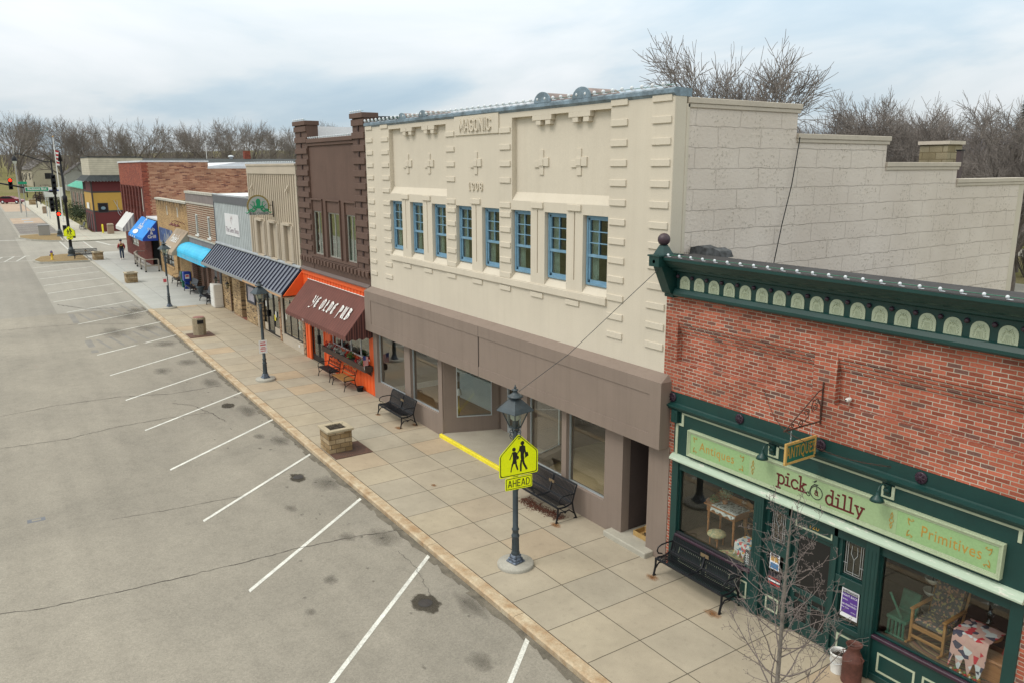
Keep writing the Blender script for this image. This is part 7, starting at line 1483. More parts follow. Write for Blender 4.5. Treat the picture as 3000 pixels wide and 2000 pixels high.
t=thing('tree_grate','dark red tree grate in the pavement under the concrete litter bin','grate',(-41.9,-3.1,.2)); m=MB(); m.box(-42.5,-41.3,-3.7,-2.5,G(-42)-.02,G(-42)+.02); build('grate_plate',m,MATS['rust_iron'],t)
M_agg=paint('exposed_aggregate',(.30,.25,.17),.95,.15,4,60,.45,.8,90)
t=thing('litter_bin','octagonal exposed aggregate concrete litter bin with a reddish lid','litter bin',(-41.95,-3.1,G(-42))); z=G(-42); m=MB(); m.lathe([(.33,0),(.33,.5),(.325,.505),(.33,.51),(.33,.86),(.30,.9)],(-41.95,-3.1,z),8,0,R(22.5),sm=False); build('bin_body',m,M_agg,t,bevel=.01); m=MB(); m.lathe([(.30,.88),(.27,.93),(.001,.94)],(-41.95,-3.1,z),8,0,R(22.5),sm=False); build('lid',m,paint('bin_lid',(.25,.12,.10),.7,.2,4),t); m=MB(); m.box(-41.68,-41.6,-3.25,-2.95,z+.62,z+.8); build('opening',m,M_black,t)
# manholes
for x,y,lb in ((-29.45,-4.93,'small round drain cover in the stained stall below the litter bin'),(-13.2,-5.13,'dark drain hole in the nearest oily patch'),(-25.4,-4.95,'round drain cover left of the kerb crack'),(-21.3,-5.03,'round drain cover in the stained stall left of the tan planter')):
    t=thing('drain_cover',lb,'drain cover',(x,y,-.13),'drain covers in the parking stalls'); m=MB(); m.lathe([(.001,.004),(.13,.004),(.15,.002)],(x,y,-.1195),16); build('cover',m,paint('drain_iron',(.03,.028,.028),.6,.3,9) if 'drain_iron' not in MATS else MATS['drain_iron'],t)
    m=MB(); [m.box(x-.1,x+.1,y-.08+k*.04,y-.065+k*.04,-.1150,-.1135) for k in range(4)]; build('slots',m,M_crack,t)
# bucket, milk can, carton
t=thing('plastic_bucket','white plastic bucket of potting soil by the antique shop door','bucket',(-7.02,-.28,0)); m=MB(); m.lathe([(.125,0),(.15,.34),(.158,.35),(.158,.38),(.15,.38),(.142,.33),(.12,.02)],(-7.02,-.27,.003),22); build('pail',m,M_wht,t); m=MB(); m.lathe([(.14,.29),(.001,.31)],(-7.02,-.27,0),14); build('soil',m,M_soil,t); leafy(t,(-7.02,-.27,.33),.12,80,M_soil,.02,.3,'dry_plants')
m=MB(); m.tube([(-7.175,-.27,.34),(-7.12,-.38,.22),(-7.0,-.43,.2),(-6.9,-.38,.24),(-6.865,-.27,.34)],.004,4); build('handle',m,M_alu,t)
t=thing('milk_can','rusty brown milk can without a lid beside the white bucket','milk can',(-6.73,-.33,0)); m=MB(); m.lathe([(.165,0),(.17,.02),(.165,.04),(.165,.40),(.172,.42),(.165,.44),(.12,.54),(.10,.57),(.10,.64),(.135,.70),(.13,.705),(.095,.65),(.09,.58),(.001,.5)],(-6.73,-.33,.003),22); build('can_body',m,paint('rust_brown',(.10,.035,.025),.75,.35,5,30,.15),t)
m=MB(); m.tube([(-6.9,-.33,.44),(-6.93,-.33,.5),(-6.86,-.33,.53)],.01,5); m.tube([(-6.56,-.33,.44),(-6.53,-.33,.5),(-6.6,-.33,.53)],.01,5); build('handles',m,MATS['rust_brown'],t)
t=thing('cardboard_carton','open yellowish cardboard carton of debris in the stair doorway of the lodge','box',(-12.5,.35,.13)); M_ct=paint('carton',(.42,.27,.10),.9,.15,5); m=MB(); z=.131
for b in ((-12.75,-12.25,.15,.165,z,z+.12),(-12.75,-12.25,.5,.515,z,z+.12),(-12.75,-12.735,.165,.5,z,z+.12),(-12.265,-12.25,.165,.5,z,z+.12),(-12.735,-12.265,.165,.5,z,z+.01)): m.box(*b)
build('box_walls',m,M_ct,t); m=MB(); m.add([(-12.75,.51,z+.12),(-12.25,.51,z+.12),(-12.3,.58,z+.3),(-12.6,.6,z+.32)],[(0,1,2,3)]); build('lid_flap',m,M_ct,t,recalc=False); leafy(t,(-12.45,.33,z+.08),.13,120,M_soil,.025,.4,'debris')
# white ice box, newspaper boxes, urn
t=thing('ice_box','tall white plastic ice merchandiser box beside the stone pier','ice box',(-49.75,-.3,G(-50))); z=G(-50); m=MB(); m.box(-50.2,-49.32,-.58,-.03,z,z+1.42); build('cabinet_body',m,paint('off_white_plastic',(.66,.64,.60),.5,.05),t,bevel=.05,seg=3)
for k in range(3): m=MB(); m.box(-50.12,-49.4,-.595,-.575,z+.1+k*.43,z+.47+k*.43); build('door_panel',m,M_wht,t,bevel=.01); m=MB(); m.box(-49.325,-49.312,-.53,-.1,z+.12+k*.43,z+.125+k*.43); build('seam',m,M_metal,t)
t=thing('newspaper_box','royal blue plastic newspaper box with a white card between two black benches','newspaper box',(-58.1,-.3,G(-58))); z=G(-58); m=MB(); m.box(-58.35,-57.85,-.55,-.05,z+.55,z+1.2); build('box_head',m,paint('royal_blue',(.01,.045,.30),.35,.05),t,bevel=.06,seg=3); m=MB(); m.box(-58.25,-57.95,-.45,-.15,z,z+.55); m.box(-58.3,-57.9,-.5,-.1,z,z+.06); build('stand',m,MATS['royal_blue'],t,bevel=.02); m=MB(); m.box(-57.849,-57.84,-.45,-.18,z+.72,z+1.02); build('white_card',m,M_wht,t); m=MB(); m.box(-57.839,-57.836,-.42,-.21,z+.85,z+.98); build('red_print',m,MATS['sign_red'],t)
t=thing('newspaper_box','green newspaper box hidden behind the blue one','newspaper box',(-58.8,-.35,G(-58))); m=MB(); m.box(-59.0,-58.6,-.55,-.1,z+.4,z+1.12); m.box(-58.9,-58.7,-.5,-.15,z,z+.4); build('box_body',m,paint('box_green',(.01,.13,.08),.5),t,bevel=.02); m=MB(); m.box(-58.95,-58.65,-.56,-.55,z+.6,z+.95); build('window',m,M_black,t)
t=thing('ash_urn','dark grey urn with a wide rim between the middle and right restaurant benches','urn',(-54.3,-.25,G(-54))); z=G(-54); m=MB(); m.lathe([(.18,0),(.12,.05),(.08,.15),(.14,.3),(.2,.5),(.3,.62),(.3,.65),(.001,.6)],(-54.3,-.25,z),14); build('urn_body',m,M_lampm,t)
# ---------------------------------------------------------------- walking man seen from behind
px,py=-79.4,-1.45; pz=G(px)
pt=thing('person','man in black and red jacket, jeans and navy cap walking away','person',(px,py,pz)); 
def skin(name,pts,edges,rad,mat,parent,root=0):
    me=bpy.data.meshes.new(name); off=org(parent); me.from_pydata([(p[0]-off.x,p[1]-off.y,p[2]-off.z) for p in pts],edges,[]); me.materials.append(mat)
    o=bpy.data.objects.new(name,me); COL.objects.link(o); o.parent=parent
    bpy.context.view_layer.objects.active=o; md=o.modifiers.new('skin','SKIN'); md.use_smooth_shade=True
    for i,v in enumerate(me.skin_vertices[0].data): r=rad[i]; v.radius=r if isinstance(r,tuple) else (r,r); v.use_root=(i==root)
    sb_=o.modifiers.new('sub','SUBSURF'); sb_.levels=1; sb_.render_levels=2
    return o
def P_(dx,dy,dz): return (px+dx,py+dy,pz+dz)
# walking towards -x; left/right spread along y
pts=[P_(0,0,.96),P_(0,0,1.12),P_(-.01,0,1.34),P_(-.02,0,1.47),P_(-.03,0,1.56),P_(-.04,0,1.66),P_(-.04,0,1.76),
 P_(-.01,.19,1.42),P_(.04,.27,1.16),P_(-.08,.26,.98),P_(-.01,-.19,1.42),P_(.02,-.27,1.16),P_(-.10,-.25,1.0),
 P_(0,.10,.90),P_(-.07,.11,.50),P_(-.10,.11,.08),P_(-.22,.12,.03),P_(0,-.10,.90),P_(.05,-.11,.50),P_(.14,-.11,.10),P_(.03,-.12,.03)]
ed=[(0,1),(1,2),(2,3),(3,4),(4,5),(5,6),(2,7),(7,8),(8,9),(2,10),(10,11),(11,12),(0,13),(13,14),(14,15),(15,16),(0,17),(17,18),(18,19),(19,20)]
rd=[(.12,.15),(.12,.15),(.12,.17),(.07,.08),.055,.09,.075,.075,.055,.035,.075,.055,.035,.085,.06,.04,.04,.085,.06,.04,.04]
M_skin=paint('skin',(.45,.25,.18),.6); M_jkt=paint('black_jacket',(.012,.012,.014),.8,.2,9); M_jean=paint('dark_jeans',(.03,.05,.09),.9,.2,9); M_cap=paint('navy_cap',(.01,.015,.06),.8); M_red=paint('red_sleeve',(.28,.01,.02),.8)
skin('body',pts,ed,rd,M_skin,pt)
skin('jacket',[P_(0,0,.93),P_(0,0,1.1),P_(-.01,0,1.33),P_(-.02,0,1.48)],[(0,1),(1,2),(2,3)],[(.16,.20),(.15,.2),(.15,.225),(.08,.10)],M_jkt,pt)
for s in (1,-1): skin('sleeve',[P_(-.01,s*.17,1.42),P_(.04,s*.27,1.16),P_(-.06,s*.265,1.02)],[(0,1),(1,2)],[.095,.075,.055],M_red,pt)
skin('jeans',[P_(0,0,.98),P_(0,.10,.90),P_(-.07,.11,.50),P_(-.10,.11,.10),P_(0,-.10,.90),P_(.05,-.11,.50),P_(.14,-.11,.13)],[(0,1),(1,2),(2,3),(0,4),(4,5),(5,6)],[(.13,.16),.105,.08,.065,.105,.08,.065],M_jean,pt)
m=MB(); m.ball(P_(-.04,0,1.735),.115,10,sz=.8); m.box(px-.24,px-.1,py-.08,py+.08,pz+1.72,pz+1.745); build('cap',m,M_cap,pt)
for dx,dy in ((-.17,.115),(.09,-.115)): m=MB(); m.box(px+dx-.13,px+dx+.1,py+dy-.05,py+dy+.05,pz,pz+.09); build('shoe',m,M_wht,pt,bevel=.025)
m=MB(); m.box(px+.145,px+.16,py-.1,py+.1,pz+1.24,pz+1.36); build('back_logo',m,M_gold,pt)
for s in (1,-1):
    hx,hy,hz=px-.085,py+s*.26,pz+.95
    for k in range(4): pass
    skin('hand',[(hx,hy,hz+.04),(hx-.01,hy,hz-.02)]+[(hx-.035+.02*k,hy,hz-.09+.004*abs(k-1)) for k in range(4)]+[(hx-.05,hy,hz-.02)],[(0,1),(1,2),(1,3),(1,4),(1,5),(0,6)],[.03,.035]+[.010]*4+[.012],M_skin,pt)
# ---------------------------------------------------------------- hydrant, signals, cabinet
hx,hy=-82.6,-6.8; hz=G(hx)+.03
t=thing('fire_hydrant','yellow fire hydrant with a purple bonnet on the straw island','fire hydrant',(hx,hy,hz)); M_hy=paint('hydrant_yellow',(.62,.42,.02),.5); M_hp=paint('hydrant_purple',(.08,.03,.16),.5)
m=MB(); m.lathe([(.15,0),(.15,.05),(.1,.07),(.1,.55),(.13,.58),(.13,.62)],(hx,hy,hz),12); build('barrel',m,M_hy,t); m=MB(); m.lathe([(.12,.62),(.11,.72),(.05,.78),(.03,.84),(.001,.85)],(hx,hy,hz),12); build('bonnet',m,M_hp,t)
for s in (1,-1): m=MB(); m.lathe([(.06,0),(.06,.08*s),(.001,.1*s)],(hx,hy+.09*s,hz+.42),10,ax='y'); build('nozzle',m,M_hp,t)
def sig_pole(x,y,h,label,z=None,deco=True):
    z=G(x) if z is None else z; t=thing('signal_pole',label,'pole',(x,y,z)); m=MB(); m.lathe([(.38,0),(.38,.1),(.30,.14),(.30,.35),(.33,.38),(.22,.55),(.26,.6),(.26,.66),(.2,.7),(.15,.9)],(x,y,z),14); build('pole_base',m,M_lampm,t); m=MB(); m.lathe([(.14,.85),(.12,h*.55),(.2,h*.56),(.2,h*.62),(.11,h*.63),(.08,h)],(x,y,z),12); build('shaft',m,M_black,t); return t
t=sig_pole(-85.1,-5.0,9.0,'black decorative pole on the near corner carrying the second school sign')
m=MB(); m.lathe([(.05,8.9),(.2,8.75),(.06,9.5),(.03,9.6)],(-85.1,-5.0,.5),8); build('pole_cap',m,M_black,t); m=MB(); m.box(-85.5,-85.0,-5.45,-5.15,2.6,3.4); m.box(-85.35,-85.0,-4.85,-4.5,2.2,2.9); build('control_box',m,M_black,t)
ped_sign((-84.95,-5.0,2.85),.95,'distant yellow green pentagon school sign with a diagonal arrow plate',ahead=False,arrow=True,rot=R(-6))
sx_,sy_=-108.7,-4.08; sz_=G(sx_)
t=sig_pole(sx_,sy_,8.9,'black traffic signal pole with a long mast arm on the far corner')
m=MB(); m.tube([(sx_,sy_,5.9),(sx_,-6,6.2),(sx_,-9.4,6.95),(sx_,-15,7.6)],[.12,.11,.09,.07],8); build('mast_arm',m,M_black,t); m=MB(); m.tube([(sx_,sy_,9.35),(sx_,-4.8,9.4),(sx_,-6.2,9.9),(sx_,-7.2,10.25),(sx_,-7.75,10.2)],.06,7); build('lamp_arm',m,M_black,t)
m=MB(); m.lathe([(.06,.35),(.1,.2),(.22,.1),(.26,-.1),(.28,-.3)],(sx_,-7.72,9.75),12); build('lamp_hood',m,M_black,t); m=MB(); m.lathe([(.22,-.3),(.18,-.6),(.001,-.7)],(sx_,-7.72,9.75),12); build('lamp_globe',m,M_milk,t)
def emis(name,col,s):
    m,tt,p,nd=NT(name); p.inputs['Base Color'].default_value=c4(col); p.inputs['Emission Color'].default_value=c4(col); p.inputs['Emission Strength'].default_value=s; return m
M_rl1=emis('red_signal_light',(1,.04,.01),3.0); M_lens=paint('dark_lens',(.03,.02,.015),.3)
def signal(x,y,z,label,lit=0,h=1.25,w_=.42,two=False,face=1):
    t=thing('traffic_signal',label,'traffic light',(x,y,z)); m=MB(); m.box(x-.12,x+.12,y-w_/2,y+w_/2,z,z+h); build('housing',m,M_black,t,bevel=.03)
    n=1 if two else 3
    for k in range(n):
        cz=z+h-h/n*(k+.5); m=MB(); m.lathe([(.001,.125),(.13 if not two else .15,.125)],(x,y,cz),14,ax='x'); build('lens',m,M_rl1 if k==lit else M_lens,t)
        m=MB(); m.add([(x+dx,y+.155*math.cos(R(-20+22*i)),cz+.155*math.sin(R(-20+22*i))) for dx in (.12,.3) for i in range(11)],[(i,i+1,i+12,i+11) for i in range(10)]); build('visor',m,M_black,t,recalc=False)
    return t
signal(sx_+.3,-8.42,6.25,'hanging traffic signal showing a red light on the mast arm')
signal(sx_+.3,-4.1,6.0,'unlit traffic signal mounted high on the far corner pole',lit=9,h=1.9,w_=.5); signal(sx_+.2,-4.55,3.6,'unlit signal cluster low on the street side of the far corner pole',lit=9,h=1.7,w_=.45); signal(sx_+.3,-4.0,3.1,'pedestrian signal with an orange red hand on the far corner pole',lit=0,h=.5,w_=.5,two=True)
t=thing('street_name_sign','green Blackhawk Blvd street name sign hanging from the mast arm','sign',(sx_+.2,-5.86,6.0)); m=MB(); m.box(sx_+.16,sx_+.2,-7.08,-4.68,5.98,6.5); build('sign_edge',m,M_wht,t,bevel=.0); m=MB(); m.box(sx_+.2,sx_+.21,-7.03,-4.73,6.03,6.45); build('sign_face',m,paint('road_sign_green',(.0,.26,.13),.5,.02),t); text('lettering','Blackhawk Blvd',.36,M_wht,(sx_+.22,-5.88,6.26),FX,t,sx=.85,ext=.002,bold=.006)
t=thing('street_name_sign','small distant green street name sign above the Blackhawk Blvd sign','sign',(-150,-4,8)); m=MB(); m.box(-150,-149.9,-6.1,-4.9,G(-150)+5.2,G(-150)+5.6); build('sign_face',m,MATS['road_sign_green'],t); m=MB(); m.tube([(-150.1,-5.5,G(-150)),(-150.1,-5.5,G(-150)+5.5)],.05); build('post',m,M_metal,t)
t=thing('utility_cabinet','plain grey metal utility cabinet on the far straw island','cabinet',(-111.2,-5.6,G(-111))); z=G(-111); m=MB(); m.box(-111.6,-110.9,-6.15,-4.95,z,z+1.2); build('cabinet_body',m,paint('cabinet_grey',(.30,.29,.27),.6,.04),t,bevel=.02); m=MB(); m.box(-111.65,-110.85,-6.2,-4.9,z+1.2,z+1.26); build('cabinet_top',m,M_metal,t)
t=thing('bollard','yellow steel bollard at the foot of the maroon wall','bollard',(-111.0,.8,.65)); m=MB(); m.lathe([(.1,0),(.1,1.0),(.07,1.08),(.001,1.1)],(-111.0,.8,G(-111)),12); build('post',m,M_yel,t)
for x,y,lb in ((-109.6,1.5,'tan square litter bin with a rounded hood by the yellow bollard'),(-160,-2.3,'brown litter bin on the far pavement')):
    t=thing('litter_bin',lb,'litter bin',(x,y,G(x))); z=G(x); m=MB(); m.box(x-.35,x+.35,y-.35,y+.35,z,z+1.0); build('bin_body',m,paint('tan_bin',(.28,.2,.14),.7,.1),t,bevel=.02); m=MB(); m.box(x-.37,x+.37,y-.37,y+.37,z+1.0,z+1.25); build('hood',m,paint('bin_hood',(.33,.27,.2),.6),t,bevel=.1)
# flagpole with furled flag and plain tall poles
t=thing('flagpole','tall white flagpole with a limp American flag behind the signal pole','flagpole',(-135,-1.5,.9)); m=MB(); m.lathe([(.1,0),(.05,12.1)],(-135,-1.6,.9),8); build('pole',m,M_wht,t); m=MB(); m.ball((-135,-1.6,13.1),.12,6); build('gold_ball',m,M_gold,t)
m=MB()
for i in range(8):
    z0=11.2-i*.27; m.add([(-134.95,-1.55,z0),(-134.9,-1.15+.12*math.sin(i),z0-.1),(-134.9,-1.05+.12*math.sin(i+1),z0-.37),(-134.95,-1.5,z0-.27)],[(0,1,2,3)],i%2)
build('flag_cloth',m,[M_pet,M_wht],t,recalc=False)
def simple_pole(name,label,x,y,h,r,mat,arm=None,cat='pole'):
    t=thing(name,label,cat,(x,y,G(x))); z=G(x); m=MB(); m.lathe([(r,0),(r*.7,h)],(x,y,z),8); build('shaft',m,mat,t)
    if arm: m=MB(); m.tube([(x,y,z+h-.3)]+[(x+a[0],y+a[1],z+h+a[2]) for a in arm],r*.5,5); build('arm',m,mat,t)
    return t
M_conc=paint('pole_concrete',(.36,.34,.32),.8)
t=simple_pole('light_pole','tall pale grey street light pole with a curved arm at the far left',-165,-5.6,11.5,.14,M_conc,[(0,-1.5,.4),(0,-3.5,.8)]); simple_pole('light_pole','slim black lamp post on the far pavement beside the planter',-198,-.6,3.6,.1,M_black); simple_pole('light_pole','slim dark post on the far pavement nearest the utility cabinet',-182,-2.2,5,.1,M_black); simple_pole('light_pole','leftmost dark post behind the green street name sign',-227,-1.6,5.5,.12,M_black)
simple_pole('sign_post','thin galvanised sign post left of the far signal pole',-150,-2.6,3.3,.06,M_alu); simple_pole('sign_post','thin galvanised sign post nearest the far signal pole',-144,-2.65,3.2,.06,M_alu); simple_pole('utility_pole','weathered wooden utility pole at the far left edge',-300,-9,14,.2,M_conc); simple_pole('utility_pole','second distant wooden utility pole near the left edge',-360,-10,13,.2,M_conc)
t=thing('roadside_sign','low white office sign with blue lettering on the far lawn','sign',(-215,1.5,1.2)); m=MB(); z=G(-215); m.box(-215,-214.8,1.2,5.2,z+.8,z+3.0); build('sign_face',m,M_wht,t); m=MB(); m.box(-215.1,-214.7,1.0,5.4,z,z+.8); m.box(-215.1,-214.7,1.0,1.2,z,z+3.1); build('sign_base',m,M_lime,t); m=MB(); m.box(-214.79,-214.78,2.0,4.5,z+2.1,z+2.4); build('blue_lettering',m,M_bl2,t)
# ---------------------------------------------------------------- red car
M_car=paint('metallic_maroon',(.20,.012,.03),.25,.05,met=.3,coat=.6)
cx_,cy_=-207,-5.6; cz_=G(cx_)-.1
t=thing('parked_car','dark red crossover car turning at the far end of the parking lane','car',(cx_,cy_,cz_)); CM=Matrix.Translation((cx_,cy_,cz_))@Matrix.Rotation(R(62),4,'Z')
side=[(-2.35,.35),(-2.38,.75),(-2.3,1.05),(-1.9,1.45),(-1.3,1.62),(.2,1.62),(.9,1.3),(1.2,1.08),(2.0,.95),(2.35,.75),(2.4,.4),(2.2,.3),(1.85,.3),(1.75,.6),(1.45,.7),(1.15,.6),(1.05,.3),(-1.05,.3),(-1.15,.6),(-1.45,.7),(-1.75,.6),(-1.85,.3)]
m=MB(); m.prism(side,'y',-.9,.9); build('car_body',m.xf(CM),M_car,t,bevel=.07,seg=2); 
m=MB(); 
for s in (-.905,.902): m.prism([(-1.9,1.1),(-1.75,1.42),(-1.25,1.55),(.15,1.55),(.8,1.2),(.85,1.1)],'y',s,s+.004 if s>0 else s+.004)
m.add([(-2.345,-.75,1.05),(-2.345,.75,1.05),(-1.95,.7,1.44),(-1.95,-.7,1.44)],[(0,1,2,3)]); build('windows',m.xf(CM),M_black,t,recalc=False)
for x in (-1.45,1.45):
    for s in (-.92,.72): m=MB(); m.lathe([(.001,0),(.34,0),(.34,.2),(.001,.2)],(x,s,.34),16,ax='y'); w_=build('tyre',m.xf(CM),M_black,t); m=MB(); m.lathe([(.001,-.01),(.2,-.01),(.2,.21),(.001,.21)],(x,s,.34),10,ax='y'); build('rim',m.xf(CM),M_alu,w_)
m=MB(); m.box(-2.42,-2.3,-.88,.88,.3,.5); build('rear_bumper',m.xf(CM),M_alu,t)
for s in (-.85,.55): m=MB(); m.box(-2.41,-2.3,s,s+.3,.85,1.0); build('tail_light',m.xf(CM),M_pet,t)
# ---------------------------------------------------------------- bare trees
M_bark=paint('bark',(.12,.10,.085),.95,.25,3); M_barkg=paint('grey_bark',(.17,.15,.13),.95,.35,6,40,.2); M_twig=paint('twigs',(.21,.185,.17),.95,.2,2); M_twn=paint('near_twigs',(.17,.14,.13),.9,.25,8)
def tree_mesh(seed,h,r0,levels,spread,mat_split=2,nbr=(3,4),minr=.01,up=.25,first=.25,len0=.42,shr=.72,sides=(7,5,3,3,3,3),wig=.12):
    rnd=random.Random(seed); tr=MB(); cr=MB()
    def branch(p,d,L,r,lv):
        tgt=tr if lv<mat_split else cr; n=4 if lv<2 else 3; pts=[p]; rs=[r]; dd=d.copy(); q=p.copy()
        for i in range(n):
            dd=(dd+Vector((rnd.gauss(0,wig),rnd.gauss(0,wig),rnd.gauss(0,wig*.6)+up*.12))).normalized(); q=q+dd*L/n; pts.append(q.copy()); rs.append(max(r*(1-.5*(i+1)/n),minr*.6))
        tgt.tube(pts,rs,sides[min(lv,5)],cap=False)
        if lv>=levels: return
        k=rnd.randint(*nbr)+(1 if lv>=2 else 0)
        for i in range(k):
            f=first+(1-first)*(i+rnd.random()*.8)/k; f=min(f,.98); j=min(int(f*n),n-1); fr=f*n-j; bp=pts[j].lerp(pts[j+1],fr); ax=(pts[j+1]-pts[j]).normalized()
            a=rnd.random()*6.283; pv=ax.orthogonal().normalized(); pv=Matrix.Rotation(a,3,ax)@pv; an=spread*(.6+.6*rnd.random()); nd_=(ax*math.cos(an)+pv*math.sin(an)); nd_.z+=up*.5; nd_.normalize()
            branch(bp,nd_,L*shr*(.75+.5*rnd.random())*(1.15-.35*f),max(rs[j]*.62,minr),lv+1)
        branch(pts[-1],dd,L*shr*.9,max(rs[-1]*.9,minr),lv+1)
    branch(Vector((0,0,0)),Vector((0,0,1)),h*len0,r0,0)
    zs=max(v[2] for v in cr.v); s=h/zs
    for m in (tr,cr): m.v=[(x*s,y*s,z*s) for x,y,z in m.v]
    return tr,cr
def make_tree(seed,h,label,group,mt,mc,**k):
    t=thing('bare_tree',label,'tree',(0,0,0),group); tr,cr=tree_mesh(seed,h,**k); build('trunk',tr,mt,t,recalc=False); build('crown',cr,mc,t,recalc=False); return t
# four kinds of far tree, 22 m tall with broad crowns
kw=dict(r0=.5,levels=5,spread=.80,nbr=(2,3),minr=.03,up=.20,first=.3,len0=.26,shr=.78,sides=(6,5,3,3,3,3))
PT=[make_tree(11+i,22,'x','bare trees in the far treeline',M_bark,M_twig,**kw) for i in range(4)]
kw2=dict(r0=.26,levels=6,spread=.82,nbr=(2,3),minr=.012,up=.22,first=.25,len0=.26,shr=.76,sides=(6,5,4,3,3,3))
PN=[make_tree(31+i,14,'x','bare trees behind the lodge',M_bark,M_twig,**kw2) for i in range(3)]
used=set()
def place(protos,i,loc,rot,label,s=1.,group=None):
    src=protos[i%len(protos)]
    if src.name not in used: used.add(src.name); src.location=loc; src.rotation_euler=(0,0,rot); src.scale=(s,)*3; src['label']=label; t=src
    else: t=dup(src,loc,rot,label,s)
    if group: t['group']=group
    return t
rnd=random.Random(99)
# treeline beyond the street: (x, y, height)
TL=[(-250,-1.5,21,'broad old bare tree at the far left whose crown spreads over the red car'),(-262,10,20,'tall bare tree just right of the flagpole'),(-255,17,20,'wide spreading bare tree above the green metal roof'),(-235,24,19,'bare tree with a leaning double trunk above the cream clapboard roof')]
for i,(x,y,h,lb) in enumerate(TL): place(PT,i,(x,y,G(x)-.5),i*1.3,lb,h/22.)
k=0
for row,(xx,n,y0,y1) in enumerate(((-290,9,28,98),(-330,9,-16,120),(-370,8,-20,140))):
    for i in range(n):
        y=y0+(y1-y0)*(i+rnd.random()*.6)/n; x=xx+rnd.uniform(-12,12); h=rnd.uniform(17,23)*(1+.06*row); place(PT,rnd.randint(0,3),(x,y,G(x)-1),rnd.random()*6,'bare deciduous tree in the brown wooded treeline beyond the street and roofs',h/22.); k+=1
# right side trees behind the block wall
for i,(x,y,h,lb) in enumerate([(-36.6,34.5,18.6,'big dark bare tree rising behind the top step of the lodge side wall'),(-44.5,36,12.8,'bare tree at the left edge behind the lodge corner'),(-37.6,47,14.8,'tall slim bare tree above the second step of the side wall'),(-33.8,49,15,'bare tree with upright fan of branches above the block chimney'),(-29.0,49,14,'bare tree above the last step of the side wall'),(-43,49,14,'bare tree behind the big dark one'),(-35.5,60,14.5,'bare tree behind the chimney further back'),(-26.0,47,13.4,'bare tree at the right edge of the picture'),(-31.5,60,13.5,'thin bare tree between the chimney and the right edge')]):
    place(PN,i,(x,y,-.3),i*2.1+3.0,lb,h/14.,'bare trees behind the lodge')
for i in range(12): place(PN,rnd.randint(0,2),(rnd.uniform(-95,-30),rnd.uniform(85,130),0),rnd.random()*6,'distant bare tree on the lower slope behind the lodge',rnd.uniform(.9,1.2),'distant bare trees behind the lodge')
# evergreen
t=thing('evergreen_tree','dark pointed evergreen among the bare trees at the far right','tree',(-50,100,3)); m=MB(); m.tube([(-50,100,2),(-50,100,17)],[.3,.05],6); build('trunk',m,M_bark,t); m=MB()
for i in range(2600):
    f=rnd.random(); z=5+13*f; r=(3.6*(1-f)+.2)*rnd.random()**.5; a=rnd.random()*6.283; c=Vector((-50+r*math.cos(a),100+r*math.sin(a),z-r*.25)); u=Vector((math.cos(a),math.sin(a),-.4))*.35; v=Vector((-math.sin(a),math.cos(a),0))*.12; m.add([c-u,c+v,c+u,c-v],[(0,1,2,3)])
build('crown',m,paint('evergreen',(.02,.035,.022),.9,.3,2),t,recalc=False)
# wooded hills on the horizon
def woods(name,label,f,n,size,mat):
    m=MB()
    for i in range(n):
        x,y,z=f(); h=size*(.6+.8*rnd.random()); a=rnd.random()*6.283; w_=.10+.12*rnd.random(); c,s=math.cos(a)*w_,math.sin(a)*w_; lx,ly=rnd.gauss(0,.22)*h,rnd.gauss(0,.22)*h
        m.add([(x-c,y-s,z),(x+c,y+s,z),(x+lx,y+ly,z+h)],[(0,1,2)])
    o=build(name,m,mat,None,recalc=False); o['kind']='stuff'; o['label']=label; o['category']='woods'; return o
M_far=paint('far_woods',(.18,.165,.19),1,.25,.05,2,.2,spec=0); M_mid=paint('brown_woods',(.165,.14,.135),1,.3,.08,2,.2,spec=0)
def f1():
    y=rnd.uniform(300,620); x=rnd.uniform(-800,-40); return x,y,GH(x,y)+rnd.random()*3
woods('wooded_hillside','purple brown wooded hillside on the right horizon',f1,26000,9,M_far)
def f2():
    x=rnd.uniform(-460,-330); y=rnd.uniform(-60,230); return x,y,GH(x,y)+rnd.random()*5
woods('brown_wood','mass of bare brown wood behind the far treeline',f2,8000,5,M_mid)
def f3():
    x=rnd.uniform(-300,-80); y=rnd.uniform(130,200); return x,y,rnd.random()*3
woods('scrub_wood','low scrubby wood behind the roofs in the middle distance',f3,7000,5,M_mid)
def f4():
    x=rnd.uniform(-75,-20); y=rnd.uniform(72,125); return x,y,rnd.random()*2
woods('thicket','grey brown thicket behind the block chimney',f4,4000,3.5,M_mid)
